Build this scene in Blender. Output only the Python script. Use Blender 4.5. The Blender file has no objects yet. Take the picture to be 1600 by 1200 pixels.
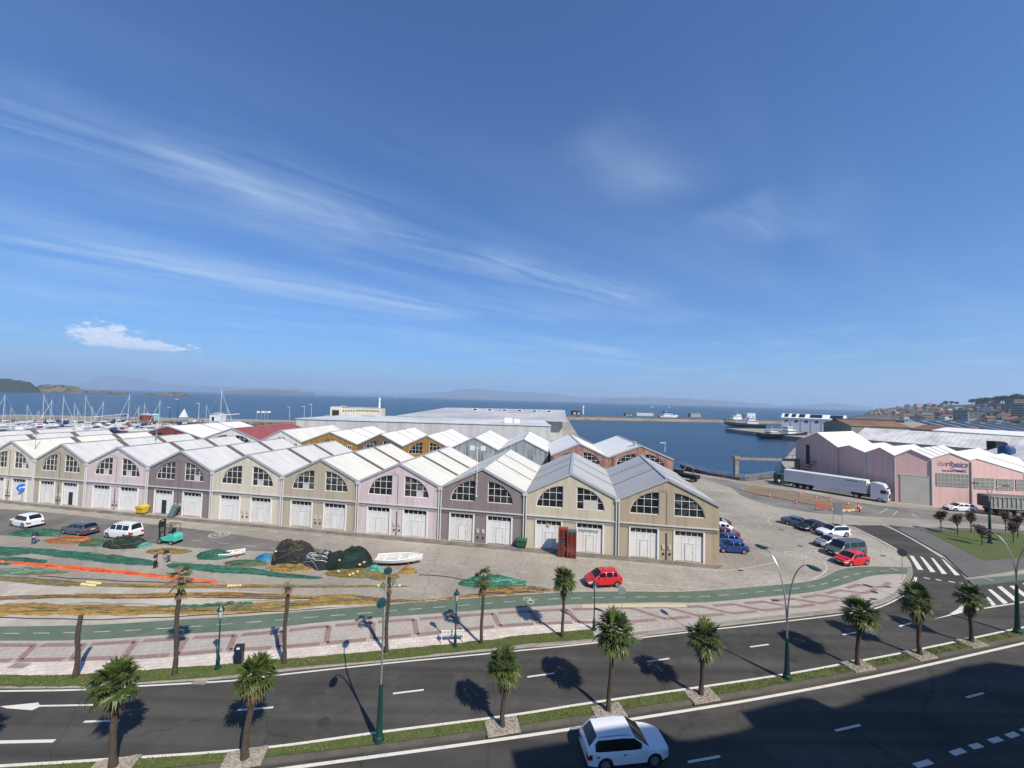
import bpy, bmesh, math, random
from mathutils import Vector, Matrix, noise as mnoise
from mathutils.geometry import tessellate_polygon
R = math.radians
SC = bpy.context.scene
COL = SC.collection
random.seed(7)

# ---------------------------------------------------------------- camera, sky, sun, exposure
CAM_H = 19.0
FPX, PITCH, ROLL = 611.15, 0.03953, 0.02694      # focal length in pixels of the 1600 px wide photo
def cam_axes():
    c, s = math.cos(PITCH), math.sin(PITCH)
    fwd, up0, r0 = Vector((0, c, s)), Vector((0, -s, c)), Vector((1, 0, 0))
    cr, sr = math.cos(ROLL), math.sin(ROLL)
    return r0*cr + up0*sr, r0*-sr + up0*cr, fwd
AX_R, AX_U, AX_F = cam_axes()
cd = bpy.data.cameras.new('camera'); cam = bpy.data.objects.new('camera', cd); COL.objects.link(cam)
cd.sensor_fit = 'HORIZONTAL'; cd.sensor_width = 36.0; cd.lens = FPX/1600*36.0
cd.clip_start = 0.3; cd.clip_end = 60000
M = Matrix((AX_R, AX_U, -AX_F)).transposed().to_4x4(); M.translation = Vector((0, 0, CAM_H))
cam.matrix_world = M
SC.camera = cam

SUN_EL, SUN_AZ = R(46.5), R(142)                    # azimuth clockwise from +Y, direction towards the sun
to_sun = Vector((math.sin(SUN_AZ)*math.cos(SUN_EL), math.cos(SUN_AZ)*math.cos(SUN_EL), math.sin(SUN_EL)))
sl = bpy.data.lights.new('sun', 'SUN'); sl.energy = 4.6; sl.angle = R(0.53); sl.color = (1.0, 0.92, 0.80)
so = bpy.data.objects.new('sun', sl); COL.objects.link(so)
so.rotation_euler = to_sun.to_track_quat('Z', 'Y').to_euler(); so.location = to_sun*300

W = bpy.data.worlds.new("World"); SC.world = W; W.use_nodes = True
def build_world():
    nt = W.node_tree; N = nt.nodes; L = nt.links
    bg = N['Background']
    sky = N.new('ShaderNodeTexSky'); sky.sky_type = 'NISHITA'; sky.sun_disc = False
    sky.sun_elevation = SUN_EL; sky.sun_rotation = SUN_AZ
    sky.altitude = 0; sky.air_density = 1.0; sky.dust_density = 0.35; sky.ozone_density = 3.0
    tc = N.new('ShaderNodeTexCoord')
    def m(op, a, b=None, c=None):
        n = N.new('ShaderNodeMath'); n.operation = op
        for i, v in enumerate((a, b, c)):
            if v is None: continue
            if isinstance(v, (int, float)): n.inputs[i].default_value = v
            else: L.new(v, n.inputs[i])
        return n.outputs[0]
    def ss(x, a, b):          # smooth step a..b
        n = N.new('ShaderNodeMapRange'); n.interpolation_type = 'SMOOTHSTEP'
        L.new(x, n.inputs[0]); n.inputs[1].default_value = a; n.inputs[2].default_value = b
        return n.outputs[0]
    sp = N.new('ShaderNodeSeparateXYZ'); L.new(tc.outputs['Generated'], sp.inputs[0])
    X, Y, Z = sp.outputs
    zz = m('MAXIMUM', Z, 0.012)
    u, v = m('DIVIDE', X, zz), m('DIVIDE', Y, zz)
    # cloud deck coordinates: a along the streaks, b across them
    ca, sa = math.cos(R(37)), math.sin(R(37))
    a = m('ADD', m('MULTIPLY', u, ca), m('MULTIPLY', v, sa))
    b = m('SUBTRACT', m('MULTIPLY', v, ca), m('MULTIPLY', u, sa))
    def nz(vx, vy, sx, sy, off, detail=7, rough=.6, dist=.6):
        cx = N.new('ShaderNodeCombineXYZ')
        L.new(m('MULTIPLY', vx, sx), cx.inputs[0]); L.new(m('MULTIPLY', vy, sy), cx.inputs[1]); cx.inputs[2].default_value = off
        n = N.new('ShaderNodeTexNoise'); n.inputs['Scale'].default_value = 1; n.inputs['Detail'].default_value = detail
        n.inputs['Roughness'].default_value = rough; n.inputs['Distortion'].default_value = dist
        L.new(cx.outputs[0], n.inputs['Vector']); return n.outputs['Fac']
    wob = m('MULTIPLY', m('SUBTRACT', nz(u, v, .5, .5, 2.2, 3), .5), .7)
    bw = m('ADD', b, wob)
    fine = nz(a, b, .6, 4.4, 0.0, 10, .68, .7)
    soft = nz(a, b, .35, 1.1, 5.0, 5, .6, .6)
    def band(c, w, a0, a1, f=.6):
        d = m('DIVIDE', m('ABSOLUTE', m('SUBTRACT', bw, c)), w)
        g = m('SUBTRACT', 1.0, ss(d, 0.0, 1.0))
        return m('MULTIPLY', g, m('MULTIPLY', ss(a, a0-f, a0), m('SUBTRACT', 1.0, ss(a, a1, a1+f*2))))
    bands = [(band(2.3, .6, -3.5, 2.7, .5), .95), (band(2.3, .2, -1.0, 2.8, .4), .5), (band(4.15, .75, -3.5, 1.7, .6), 1.2),
             (band(3.3, 1.3, -4, 3.5), .36), (band(4.9, .7, -1, 7), .45), (band(.82, .26, 2.1, 2.45, .2), .75), (band(2.25, .35, 1.5, 2.9, .3), .5),
             (band(.95, .28, 1.15, 1.5, .2), .5), (band(2.55, .5, 3.1, 4.2, .3), .55), (band(6.3, 1.6, -6, 9), .5)]
    tot = None
    for g, k in bands:
        t = m('MULTIPLY', g, k); tot = t if tot is None else m('ADD', tot, t)
    cir = m('MULTIPLY', tot, m('ADD', m('MULTIPLY', ss(fine, .32, .78), .52), m('MULTIPLY', ss(soft, .36, .7), .48)))
    cir = m('MULTIPLY', cir, .52)
    veil = m('MULTIPLY', m('MULTIPLY', ss(soft, .4, .85), .16), m('SUBTRACT', 1.0, ss(Z, .25, .75)))
    az = m('ARCTAN2', X, Y)
    low = nz(az, Z, 7.0, 55.0, 9.0, 6, .6, .5)
    lowb = m('MULTIPLY', m('MULTIPLY', ss(low, .48, .75), .34), m('MULTIPLY', ss(Z, .015, .06), m('SUBTRACT', 1.0, ss(Z, .1, .2))))
    # the one heaped cloud low on the left
    puff = nz(az, Z, 48.0, 95.0, 3.0, 9, .68, .3)
    def ell(cx, cz, rx, rz):
        dx = m('DIVIDE', m('SUBTRACT', az, cx), rx); dz = m('DIVIDE', m('SUBTRACT', Z, cz), rz)
        return m('SUBTRACT', 1.0, m('SQRT', m('ADD', m('MULTIPLY', dx, dx), m('MULTIPLY', dz, dz))))
    e1 = m('MAXIMUM', ell(-.805, .090, .058, .030), ell(-.765, .080, .10, .016))
    cum = m('MULTIPLY', ss(m('ADD', e1, m('MULTIPLY', m('SUBTRACT', puff, .5), 2.6)), .1, .55), 1.0)
    cum = m('MULTIPLY', cum, ss(Z, .070, .079))
    e2 = m('MULTIPLY', ss(m('ADD', ell(-.8, .052, .22, .03), m('MULTIPLY', m('SUBTRACT', low, .5), 1.2)), .0, .9), .3)
    al = m('MINIMUM', m('ADD', m('ADD', m('ADD', cir, veil), lowb), e2), .95)
    cmix = N.new('ShaderNodeMix'); cmix.data_type = 'RGBA'
    L.new(m('MULTIPLY', al, ss(Z, .0, .02)), cmix.inputs[0])
    grade = N.new('ShaderNodeMix'); grade.data_type = 'RGBA'; grade.blend_type = 'MULTIPLY'; grade.inputs[0].default_value = 1
    L.new(sky.outputs[0], grade.inputs[6]); grade.inputs[7].default_value = SKY_TINT
    L.new(grade.outputs[2], cmix.inputs[6]); cmix.inputs[7].default_value = CLOUD
    pm_ = N.new('ShaderNodeMix'); pm_.data_type = 'RGBA'; L.new(m('MULTIPLY', cum, m('ADD', .2, m('MULTIPLY', puff, .9))), pm_.inputs[0]); L.new(cmix.outputs[2], pm_.inputs[6]); pm_.inputs[7].default_value = (12.5, 11.9, 11.6, 1)
    L.new(pm_.outputs[2], bg.inputs['Color']); bg.inputs['Strength'].default_value = SKY_STR
SKY_TINT = (.42, .81, 1.27, 1); CLOUD = (5.6, 7.2, 9.0, 1); SKY_STR = .081
build_world()
SC.view_settings.view_transform = 'Standard'; SC.view_settings.look = 'None'
SC.view_settings.gamma = 1.0; SC.view_settings.exposure = 0.42
SC.cycles.max_bounces = 6; SC.cycles.diffuse_bounces = 3; SC.cycles.glossy_bounces = 3
SC.cycles.transmission_bounces = 4; SC.cycles.volume_bounces = 1; SC.cycles.transparent_max_bounces = 8
SC.cycles.use_denoising = True

# ---------------------------------------------------------------- helpers
def G(px, py, z=0.0):
    """world point at height z seen at photo pixel px,py (the camera was solved from the photo)"""
    d = AX_R*((px-800)/FPX) + AX_F - AX_U*((py-600)/FPX)
    t = (z-CAM_H)/d.z
    return Vector((d.x*t, d.y*t, z))
def GD(px, py, dist):
    """world point at forward distance dist on that ray"""
    d = AX_R*((px-800)/FPX) + AX_F - AX_U*((py-600)/FPX)
    t = dist/d.y
    return Vector((d.x*t, dist, CAM_H+d.z*t))
def tag(o, label=None, cat=None, group=None, kind=None):
    if label: o['label'] = label
    if cat: o['category'] = cat
    if group: o['group'] = group
    if kind: o['kind'] = kind
    return o
def empty(name, loc=(0, 0, 0), rz=0.0, label=None, cat=None, group=None):
    o = bpy.data.objects.new(name, None); COL.objects.link(o)
    o.location = loc; o.rotation_euler = (0, 0, rz); o.empty_display_size = .3
    return tag(o, label, cat, group)
def dup(o, loc=None, rz=None, label=None, group=None, scale=None, parent=None):
    c = o.copy(); COL.objects.link(c)
    if parent is not None: c.parent = parent
    if loc is not None: c.location = loc
    if rz is not None: c.rotation_euler = (0, 0, rz)
    if label: c['label'] = label
    if group: c['group'] = group
    if scale is not None: c.scale = scale if hasattr(scale, '__len__') else (scale,)*3
    for ch in list(KIDS.get(o.name, ())): dup(ch, parent=c)
    return c
KIDS = {}
class MB:
    def __init__(s): s.v = []; s.f = []; s.m = []
    def add(s, vs, fs, mi=0):
        b = len(s.v); s.v += [tuple(p) for p in vs]; s.f += [tuple(b+i for i in f) for f in fs]; s.m += [mi]*len(fs)
        return s
    def box(s, c, d, rz=0.0, mi=0, tilt=None):
        x, y, z = d[0]/2, d[1]/2, d[2]/2
        vs = [Vector((sx*x, sy*y, sz*z)) for sz in (-1, 1) for sx, sy in ((-1, -1), (1, -1), (1, 1), (-1, 1))]
        if tilt is not None: vs = [tilt @ p for p in vs]
        if rz:
            m = Matrix.Rotation(rz, 3, 'Z'); vs = [m @ p for p in vs]
        c = Vector(c)
        return s.add([p+c for p in vs], [(3, 2, 1, 0), (4, 5, 6, 7), (0, 1, 5, 4), (1, 2, 6, 5), (2, 3, 7, 6), (3, 0, 4, 7)], mi)
    def tube(s, pts, rad, n=8, mi=0, cap=True):
        pts = [Vector(p) for p in pts]
        if not hasattr(rad, '__len__'): rad = [rad]*len(pts)
        rings = []; up = None
        for i, p in enumerate(pts):
            t = (pts[min(i+1, len(pts)-1)]-pts[max(i-1, 0)]).normalized()
            if up is None: up = Vector((0, 0, 1)) if abs(t.z) < .9 else Vector((1, 0, 0))
            a = t.cross(up)
            if a.length < 1e-4: a = t.cross(Vector((.3, 1, .1)))
            a.normalize(); b = a.cross(t).normalized(); up = b
            rings.append([p+(a*math.cos(2*math.pi*k/n)+b*math.sin(2*math.pi*k/n))*rad[i] for k in range(n)])
        fs = [(i*n+k, i*n+(k+1) % n, (i+1)*n+(k+1) % n, (i+1)*n+k) for i in range(len(pts)-1) for k in range(n)]
        if cap: fs += [tuple(range(n-1, -1, -1)), tuple((len(pts)-1)*n+k for k in range(n))]
        return s.add([q for r in rings for q in r], fs, mi)
    def prism(s, poly, z0, z1, mi=0, bottom=False):
        """poly: world xy points; top ngon + sides"""
        n = len(poly)
        area = sum(poly[i][0]*poly[(i+1) % n][1]-poly[(i+1) % n][0]*poly[i][1] for i in range(n))
        if area < 0: poly = poly[::-1]
        vs = [(p[0], p[1], z0) for p in poly]+[(p[0], p[1], z1) for p in poly]
        tris = tessellate_polygon([[Vector((p[0], p[1], 0)) for p in poly]])
        fs = []
        for t in tris:
            a, b, c = [Vector(poly[i][:2]) for i in t]
            if (b-a).cross(c-a) < 0: t = (t[0], t[2], t[1])
            fs.append(tuple(n+i for i in t))
            if bottom: fs.append(tuple(reversed(t)))
        if z1 > z0+1e-6: fs += [(i, (i+1) % n, n+(i+1) % n, n+i) for i in range(n)]
        return s.add(vs, fs, mi)
    def flat(s, poly, z, mi=0): return s.prism(poly, z, z, mi)
    def strip(s, a, b, z=None, mi=0):
        n = len(a); A = [tuple(p) if z is None else (p[0], p[1], z) for p in a]; B = [tuple(p) if z is None else (p[0], p[1], z) for p in b]
        return s.add(A+B, [(i, i+1, n+i+1, n+i) for i in range(n-1)], mi)
    def yprism(s, poly, y0, y1, mi=0, caps=True):
        """poly in x,z extruded along y"""
        n = len(poly)
        vs = [(p[0], y0, p[1]) for p in poly]+[(p[0], y1, p[1]) for p in poly]
        fs = [(i, (i+1) % n, n+(i+1) % n, n+i) for i in range(n)]
        if caps:
            tris = tessellate_polygon([[Vector((p[0], p[1], 0)) for p in poly]])
            fs += [tuple(t) for t in tris]+[tuple(n+i for i in reversed(t)) for t in tris]
        return s.add(vs, fs, mi)
    def build(s, name, mats, parent=None, smooth=False, angle=35, fix=False, bevel=0):
        me = bpy.data.meshes.new(name); me.from_pydata(s.v, [], s.f)
        if not isinstance(mats, (list, tuple)): mats = [mats]
        for m in mats: me.materials.append(m)
        me.polygons.foreach_set('material_index', s.m)
        if fix:
            bm = bmesh.new(); bm.from_mesh(me); bmesh.ops.recalc_face_normals(bm, faces=bm.faces); bm.to_mesh(me); bm.free()
        if smooth:
            me.polygons.foreach_set('use_smooth', [True]*len(me.polygons))
            me.set_sharp_from_angle(angle=R(angle))
        me.update()
        o = bpy.data.objects.new(name, me); COL.objects.link(o)
        if bevel:
            bv = o.modifiers.new('b', 'BEVEL'); bv.width = bevel; bv.segments = 2; bv.limit_method = 'ANGLE'
        if parent is not None:
            o.parent = parent; KIDS.setdefault(parent.name, []).append(o)
        return o
def resample(pts, step):
    """Catmull-Rom through pts, evenly spaced"""
    P = [Vector(p) for p in pts]; P = [P[0]*2-P[1]]+P+[P[-1]*2-P[-2]]; out = []
    for i in range(1, len(P)-2):
        n = max(6, int((P[i+1]-P[i]).length/step*3))
        for k in range(n):
            t = k/n; a, b, c, d = P[i-1:i+3]
            out.append(.5*((2*b)+(c-a)*t+(2*a-5*b+4*c-d)*t*t+(3*b-a-3*c+d)*t**3))
    out.append(P[-2]); res = [out[0]]; acc = 0
    for i in range(1, len(out)):
        acc += (out[i]-out[i-1]).length
        if acc >= step: res.append(out[i]); acc = 0
    res.append(out[-1]); return res
def pl(pix, z=0.0, ext0=0, ext1=0, step=1.0):
    """photo pixels on the ground -> smooth world polyline, extended straight beyond both ends"""
    w = [G(x, y, z) for x, y in pix]
    r = resample(w, step)
    def run(p, d, n): return [p+d*(k*2.0) for k in range(1, int(n/2)+1)]
    if ext0: r = run(r[0], (r[0]-r[3]).normalized(), ext0)[::-1]+r
    if ext1: r = r+run(r[-1], (r[-1]-r[-4]).normalized(), ext1)
    for p in r: p.z = z
    return r
def offset(line, d):
    out = []
    for i, p in enumerate(line):
        t = (line[min(i+1, len(line)-1)]-line[max(i-1, 0)]); n = Vector((-t.y, t.x, 0)).normalized()
        out.append(p+n*d)
    return out
def arclen(line):
    s = [0]
    for i in range(1, len(line)): s.append(s[-1]+(line[i]-line[i-1]).length)
    return s
def along(line, S, d, off=0.0):
    d = max(0, min(S[-1]-1e-6, d)); i = 0
    lo, hi = 0, len(S)-1
    while hi-lo > 1:
        mid = (lo+hi)//2
        if S[mid] <= d: lo = mid
        else: hi = mid
    i = lo; t = (d-S[i])/max(1e-9, S[i+1]-S[i]); p = line[i].lerp(line[i+1], t)
    tt = (line[i+1]-line[i]).normalized()
    return p+Vector((-tt.y, tt.x, 0))*off

# ---------------------------------------------------------------- materials
def mat(name, col, rough=.7, var=None, scale=1.0, bump=0.0, bscale=None, metal=0.0, spec=.4, detail=5, stretch=(1, 1, 1),
        thr=(.35, .65), coat=0.0, trans=0.0, alpha=1.0, emit=None, extra=None, coord='Object'):
    m = bpy.data.materials.new(name); m.use_nodes = True; nt = m.node_tree; N = nt.nodes; L = nt.links
    b = N['Principled BSDF']; b.inputs['Roughness'].default_value = rough; b.inputs['Metallic'].default_value = metal
    b.inputs['Specular IOR Level'].default_value = spec
    if coat: b.inputs['Coat Weight'].default_value = coat; b.inputs['Coat Roughness'].default_value = .05
    if trans: b.inputs['Transmission Weight'].default_value = trans
    col = tuple(col)+(1,) if len(col) == 3 else col
    b.inputs['Base Color'].default_value = col
    if emit: b.inputs['Emission Color'].default_value = tuple(emit[:3])+(1,); b.inputs['Emission Strength'].default_value = emit[3]
    if var or bump or extra:
        tc = N.new('ShaderNodeTexCoord'); mp = N.new('ShaderNodeMapping'); L.new(tc.outputs[coord], mp.inputs[0])
        mp.inputs['Scale'].default_value = stretch
    last = None
    if var:
        vs = var if isinstance(var, list) else [(var, scale, thr)]
        for k, (vc, s_, t_) in enumerate(vs):
            n = N.new('ShaderNodeTexNoise'); n.inputs['Scale'].default_value = s_; n.inputs['Detail'].default_value = detail
            n.inputs['Roughness'].default_value = .65
            L.new(mp.outputs[0], n.inputs['Vector'])
            mr = N.new('ShaderNodeMapRange'); L.new(n.outputs['Fac'], mr.inputs[0]); mr.inputs[1].default_value = t_[0]; mr.inputs[2].default_value = t_[1]
            mx = N.new('ShaderNodeMix'); mx.data_type = 'RGBA'; L.new(mr.outputs[0], mx.inputs[0])
            if last is None: mx.inputs[6].default_value = col
            else: L.new(last, mx.inputs[6])
            mx.inputs[7].default_value = tuple(vc)+(1,); last = mx.outputs[2]
        L.new(last, b.inputs['Base Color'])
    if bump:
        n = N.new('ShaderNodeTexNoise'); n.inputs['Scale'].default_value = bscale or scale*4; n.inputs['Detail'].default_value = 4
        L.new(mp.outputs[0], n.inputs['Vector'])
        bp = N.new('ShaderNodeBump'); bp.inputs['Strength'].default_value = bump; bp.inputs['Distance'].default_value = .05
        L.new(n.outputs['Fac'], bp.inputs['Height']); L.new(bp.outputs[0], b.inputs['Normal'])
    if extra: extra(nt, b, mp, last)
    return m
def bricks(c1, c2, mortar, w, h, ms=.02, bias=0.0, rot=0.0):
    """paving or block pattern blended over the base"""
    def ex(nt, b, mp, last):
        N, L = nt.nodes, nt.links
        mp2 = N.new('ShaderNodeMapping'); L.new(mp.outputs[0], mp2.inputs[0]); mp2.inputs['Rotation'].default_value = (0, 0, rot)
        t = N.new('ShaderNodeTexBrick'); L.new(mp2.outputs[0], t.inputs['Vector']); t.inputs['Scale'].default_value = 1
        t.inputs['Brick Width'].default_value = w; t.inputs['Row Height'].default_value = h; t.inputs['Mortar Size'].default_value = ms
        t.inputs['Color1'].default_value = tuple(c1)+(1,); t.inputs['Color2'].default_value = tuple(c2)+(1,); t.inputs['Mortar'].default_value = tuple(mortar)+(1,)
        mx = N.new('ShaderNodeMix'); mx.data_type = 'RGBA'; mx.blend_type = 'MULTIPLY'; mx.inputs[0].default_value = 1
        L.new(last, mx.inputs[6]); L.new(t.outputs['Color'], mx.inputs[7]); L.new(mx.outputs[2], b.inputs['Base Color'])
    return ex
def ribs(axis, pitch, strength=.4, dist=.03, streak=None):
    """corrugation as bump, with optional run-off stains along the ribs"""
    def ex(nt, b, mp, last):
        N, L = nt.nodes, nt.links
        w = N.new('ShaderNodeTexWave'); w.wave_type = 'BANDS'; w.bands_direction = axis; w.inputs['Scale'].default_value = .314/pitch
        L.new(mp.outputs[0], w.inputs['Vector'])
        bp = N.new('ShaderNodeBump'); bp.inputs['Strength'].default_value = strength; bp.inputs['Distance'].default_value = dist
        L.new(w.outputs['Fac'], bp.inputs['Height']); L.new(bp.outputs[0], b.inputs['Normal'])
        if streak:
            sc, colr, amt = streak
            m2 = N.new('ShaderNodeMapping'); L.new(mp.outputs[0], m2.inputs[0]); m2.inputs['Scale'].default_value = sc
            n = N.new('ShaderNodeTexNoise'); n.inputs['Scale'].default_value = 1; n.inputs['Detail'].default_value = 6; L.new(m2.outputs[0], n.inputs['Vector'])
            mr = N.new('ShaderNodeMapRange'); L.new(n.outputs['Fac'], mr.inputs[0]); mr.inputs[1].default_value = .45; mr.inputs[2].default_value = .72; mr.inputs[4].default_value = amt
            mx = N.new('ShaderNodeMix'); mx.data_type = 'RGBA'; L.new(mr.outputs[0], mx.inputs[0])
            if last is None: mx.inputs[6].default_value = b.inputs['Base Color'].default_value
            else: L.new(last, mx.inputs[6])
            mx.inputs[7].default_value = tuple(colr)+(1,); L.new(mx.outputs[2], b.inputs['Base Color'])
    return ex
def render_wall(name, col, dirt=(.72, .68, .62), amt=.7):
    """painted render with rain streaks running down"""
    d = tuple(c*k for c, k in zip(col, dirt))
    return mat(name, col, .85, [(tuple(c*.93 for c in col), .6, (.3, .7)), (d, 3.0, (.62, .9))], extra=ribs('Z', 9, 0, .001, ((1.6, 1.6, .14), d, amt)))
# ---------------------------------------------------------------- setting: ground, water, roads
YAW = -0.1697
def structure(o): o['kind'] = 'structure'; return o
M_conc = mat('worn_concrete', (.30, .285, .258), .9, [((.205, .192, .172), .05, (.42, .66)), ((.36, .345, .31), .16, (.5, .75)), ((.17, .16, .145), .45, (.6, .82)), ((.24, .225, .2), 3.5, (.45, .8))], detail=8, bump=.25, bscale=6)
def joint_extra(nt, b, mp, last):
    N, L = nt.nodes, nt.links
    mp2 = N.new('ShaderNodeMapping'); L.new(mp.outputs[0], mp2.inputs[0]); mp2.inputs['Rotation'].default_value = (0, 0, .1697)
    t = N.new('ShaderNodeTexBrick'); L.new(mp2.outputs[0], t.inputs['Vector']); t.offset = 0; t.inputs['Scale'].default_value = 1
    t.inputs['Brick Width'].default_value = 6.2; t.inputs['Row Height'].default_value = 4.6; t.inputs['Mortar Size'].default_value = .022
    t.inputs['Color1'].default_value = (1, 1, 1, 1); t.inputs['Color2'].default_value = (.86, .86, .87, 1); t.inputs['Mortar'].default_value = (.66, .66, .66, 1)
    n = N.new('ShaderNodeTexVoronoi'); n.feature = 'DISTANCE_TO_EDGE'; n.inputs['Scale'].default_value = .13
    ns = N.new('ShaderNodeTexNoise'); ns.inputs['Scale'].default_value = .8; ns.inputs['Detail'].default_value = 5; L.new(mp.outputs[0], ns.inputs['Vector'])
    add = N.new('ShaderNodeVectorMath'); add.operation = 'ADD'; L.new(mp.outputs[0], add.inputs[0]); L.new(ns.outputs['Color'], add.inputs[1])
    L.new(add.outputs[0], n.inputs['Vector'])
    mr = N.new('ShaderNodeMapRange'); L.new(n.outputs['Distance'], mr.inputs[0]); mr.inputs[1].default_value = .0; mr.inputs[2].default_value = .008; mr.inputs[3].default_value = .72
    mx = N.new('ShaderNodeMix'); mx.data_type = 'RGBA'; mx.blend_type = 'MULTIPLY'; mx.inputs[0].default_value = 1
    L.new(last, mx.inputs[6]); L.new(t.outputs['Color'], mx.inputs[7])
    m2 = N.new('ShaderNodeMix'); m2.data_type = 'RGBA'; m2.blend_type = 'MULTIPLY'; m2.inputs[0].default_value = 1
    L.new(mx.outputs[2], m2.inputs[6]); L.new(mr.outputs[0], m2.inputs[7]); L.new(m2.outputs[2], b.inputs['Base Color'])
M_quay = mat('quay_concrete', (.355, .32, .255), .9, [((.185, .168, .145), .045, (.44, .68)), ((.46, .42, .345), .11, (.48, .72)), ((.145, .132, .115), .3, (.6, .82)), ((.23, .207, .177), 2.2, (.42, .8)), ((.36, .33, .28), 7, (.56, .85))], detail=9, extra=joint_extra)
def road_wear(nt, b, mp, last):
    N, L = nt.nodes, nt.links
    r = N.new('ShaderNodeMapping'); L.new(mp.outputs[0], r.inputs[0]); r.inputs['Rotation'].default_value = (0, 0, -.2); r.inputs['Scale'].default_value = (.035, .95, 1)
    n = N.new('ShaderNodeTexNoise'); n.inputs['Scale'].default_value = 1; n.inputs['Detail'].default_value = 5; L.new(r.outputs[0], n.inputs['Vector'])
    mr = N.new('ShaderNodeMapRange'); L.new(n.outputs['Fac'], mr.inputs[0]); mr.inputs[1].default_value = .35; mr.inputs[2].default_value = .68; mr.inputs[3].default_value = .68; mr.inputs[4].default_value = 1.22
    v = N.new('ShaderNodeTexVoronoi'); v.feature = 'DISTANCE_TO_EDGE'; v.inputs['Scale'].default_value = .11
    ns = N.new('ShaderNodeTexNoise'); ns.inputs['Scale'].default_value = .7; ns.inputs['Detail'].default_value = 6; L.new(mp.outputs[0], ns.inputs['Vector'])
    ad = N.new('ShaderNodeVectorMath'); ad.operation = 'ADD'; L.new(mp.outputs[0], ad.inputs[0]); L.new(ns.outputs['Color'], ad.inputs[1]); L.new(ad.outputs[0], v.inputs['Vector'])
    m2 = N.new('ShaderNodeMapRange'); L.new(v.outputs['Distance'], m2.inputs[0]); m2.inputs[1].default_value = .0; m2.inputs[2].default_value = .006; m2.inputs[3].default_value = .6
    mm = N.new('ShaderNodeMath'); mm.operation = 'MULTIPLY'; L.new(mr.outputs[0], mm.inputs[0]); L.new(m2.outputs[0], mm.inputs[1])
    mx = N.new('ShaderNodeMix'); mx.data_type = 'RGBA'; mx.blend_type = 'MULTIPLY'; mx.inputs[0].default_value = 1; mx.clamp_result = False
    L.new(last, mx.inputs[6]); L.new(mm.outputs[0], mx.inputs[7]); L.new(mx.outputs[2], b.inputs['Base Color'])
    g = N.new('ShaderNodeTexNoise'); g.inputs['Scale'].default_value = 40; L.new(mp.outputs[0], g.inputs['Vector']); bp = N.new('ShaderNodeBump'); bp.inputs['Strength'].default_value = .3; bp.inputs['Distance'].default_value = .03
    L.new(g.outputs['Fac'], bp.inputs['Height']); L.new(bp.outputs[0], b.inputs['Normal'])
M_asph = mat('asphalt', (.064, .0595, .052), .92, [((.046, .043, .038), .14, (.42, .62)), ((.085, .078, .068), .5, (.52, .78)), ((.036, .034, .031), 1.2, (.62, .78)), ((.08, .075, .067), 22, (.55, .8))], detail=8, extra=road_wear)
M_asph2 = mat('old_asphalt', (.165, .152, .132), .9, [((.085, .08, .075), .09, (.42, .62)), ((.19, .18, .165), .4, (.5, .8)), ((.1, .095, .09), 8, (.5, .8))], detail=8)
M_line = mat('road_paint', (.62, .595, .52), .75, [((.34, .33, .30), 2.0, (.55, .75)), ((.5, .49, .45), 9, (.5, .8)), ((.2, .19, .17), 5, (.66, .8))], detail=8)
M_line2 = mat('worn_paint', (.55, .54, .5), .8, [((.26, .25, .225), 2.5, (.42, .62)), ((.4, .39, .35), 12, (.4, .7))], detail=8)
M_grass = mat('grass', (.085, .118, .024), .9, [((.13, .125, .038), .5, (.45, .75)), ((.058, .088, .02), 2.2, (.45, .7)), ((.14, .12, .06), 5, (.66, .85)), ((.04, .055, .014), 30, (.45, .75))], detail=8, bump=.6, bscale=30)
M_kerb = mat('kerb_stone', (.27, .245, .21), .85, [((.18, .165, .145), .8, (.4, .7)), ((.13, .12, .1), 6, (.55, .8))], detail=7)
M_green = mat('green_path', (.092, .13, .09), .85, [((.13, .16, .12), .3, (.42, .7)), ((.07, .1, .07), .9, (.5, .75)), ((.09, .13, .1), 6, (.6, .85))], detail=8)
M_pavw = mat('pale_paving', (.62, .55, .48), .8, [((.5, .44, .385), .7, (.4, .7)), ((.68, .63, .57), 4, (.5, .8))], extra=bricks((1, 1, 1), (.86, .85, .84), (.6, .58, .55), .55, .4, .015, rot=-.2))
M_pavg = mat('grey_paving', (.40, .365, .315), .85, [((.33, .295, .255), .3, (.4, .7)), ((.46, .42, .37), 2.5, (.5, .8))], extra=bricks((1, 1, 1), (.93, .92, .92), (.72, .7, .68), .42, .42, .02, rot=-.2))
M_pavr = mat('red_paving', (.29, .19, .17), .85, [((.23, .155, .14), .5, (.4, .7)), ((.34, .24, .215), 3, (.5, .8)), ((.36, .31, .27), 1.2, (.62, .8))], extra=bricks((1, 1, 1), (.9, .9, .9), (.7, .68, .68), .42, .2, .02, rot=-.2))
M_gravel = mat('pale_gravel', (.36, .32, .26), .9, [((.2, .17, .135), 6, (.4, .6)), ((.5, .46, .4), 14, (.5, .7)), ((.13, .11, .09), 18, (.6, .75))], detail=3, bump=1, bscale=12)
M_dirt = mat('median_kerb_dirt', (.115, .102, .082), .95, [((.075, .066, .052), .9, (.4, .65)), ((.17, .155, .13), 4, (.58, .8))], detail=8, bump=.4)
M_soil = mat('bare_soil', (.2, .135, .085), .95, [((.27, .2, .135), .3, (.4, .7)), ((.11, .1, .05), .8, (.5, .7)), ((.15, .1, .065), 5, (.5, .8))], detail=8, bump=.6, bscale=4)
M_quaywall = mat('quay_wall', (.17, .155, .135), .95, [((.09, .082, .072), .4, (.4, .7)), ((.05, .05, .042), .15, (.5, .7))], detail=8, stretch=(1, 1, 3), bump=.4)

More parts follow.
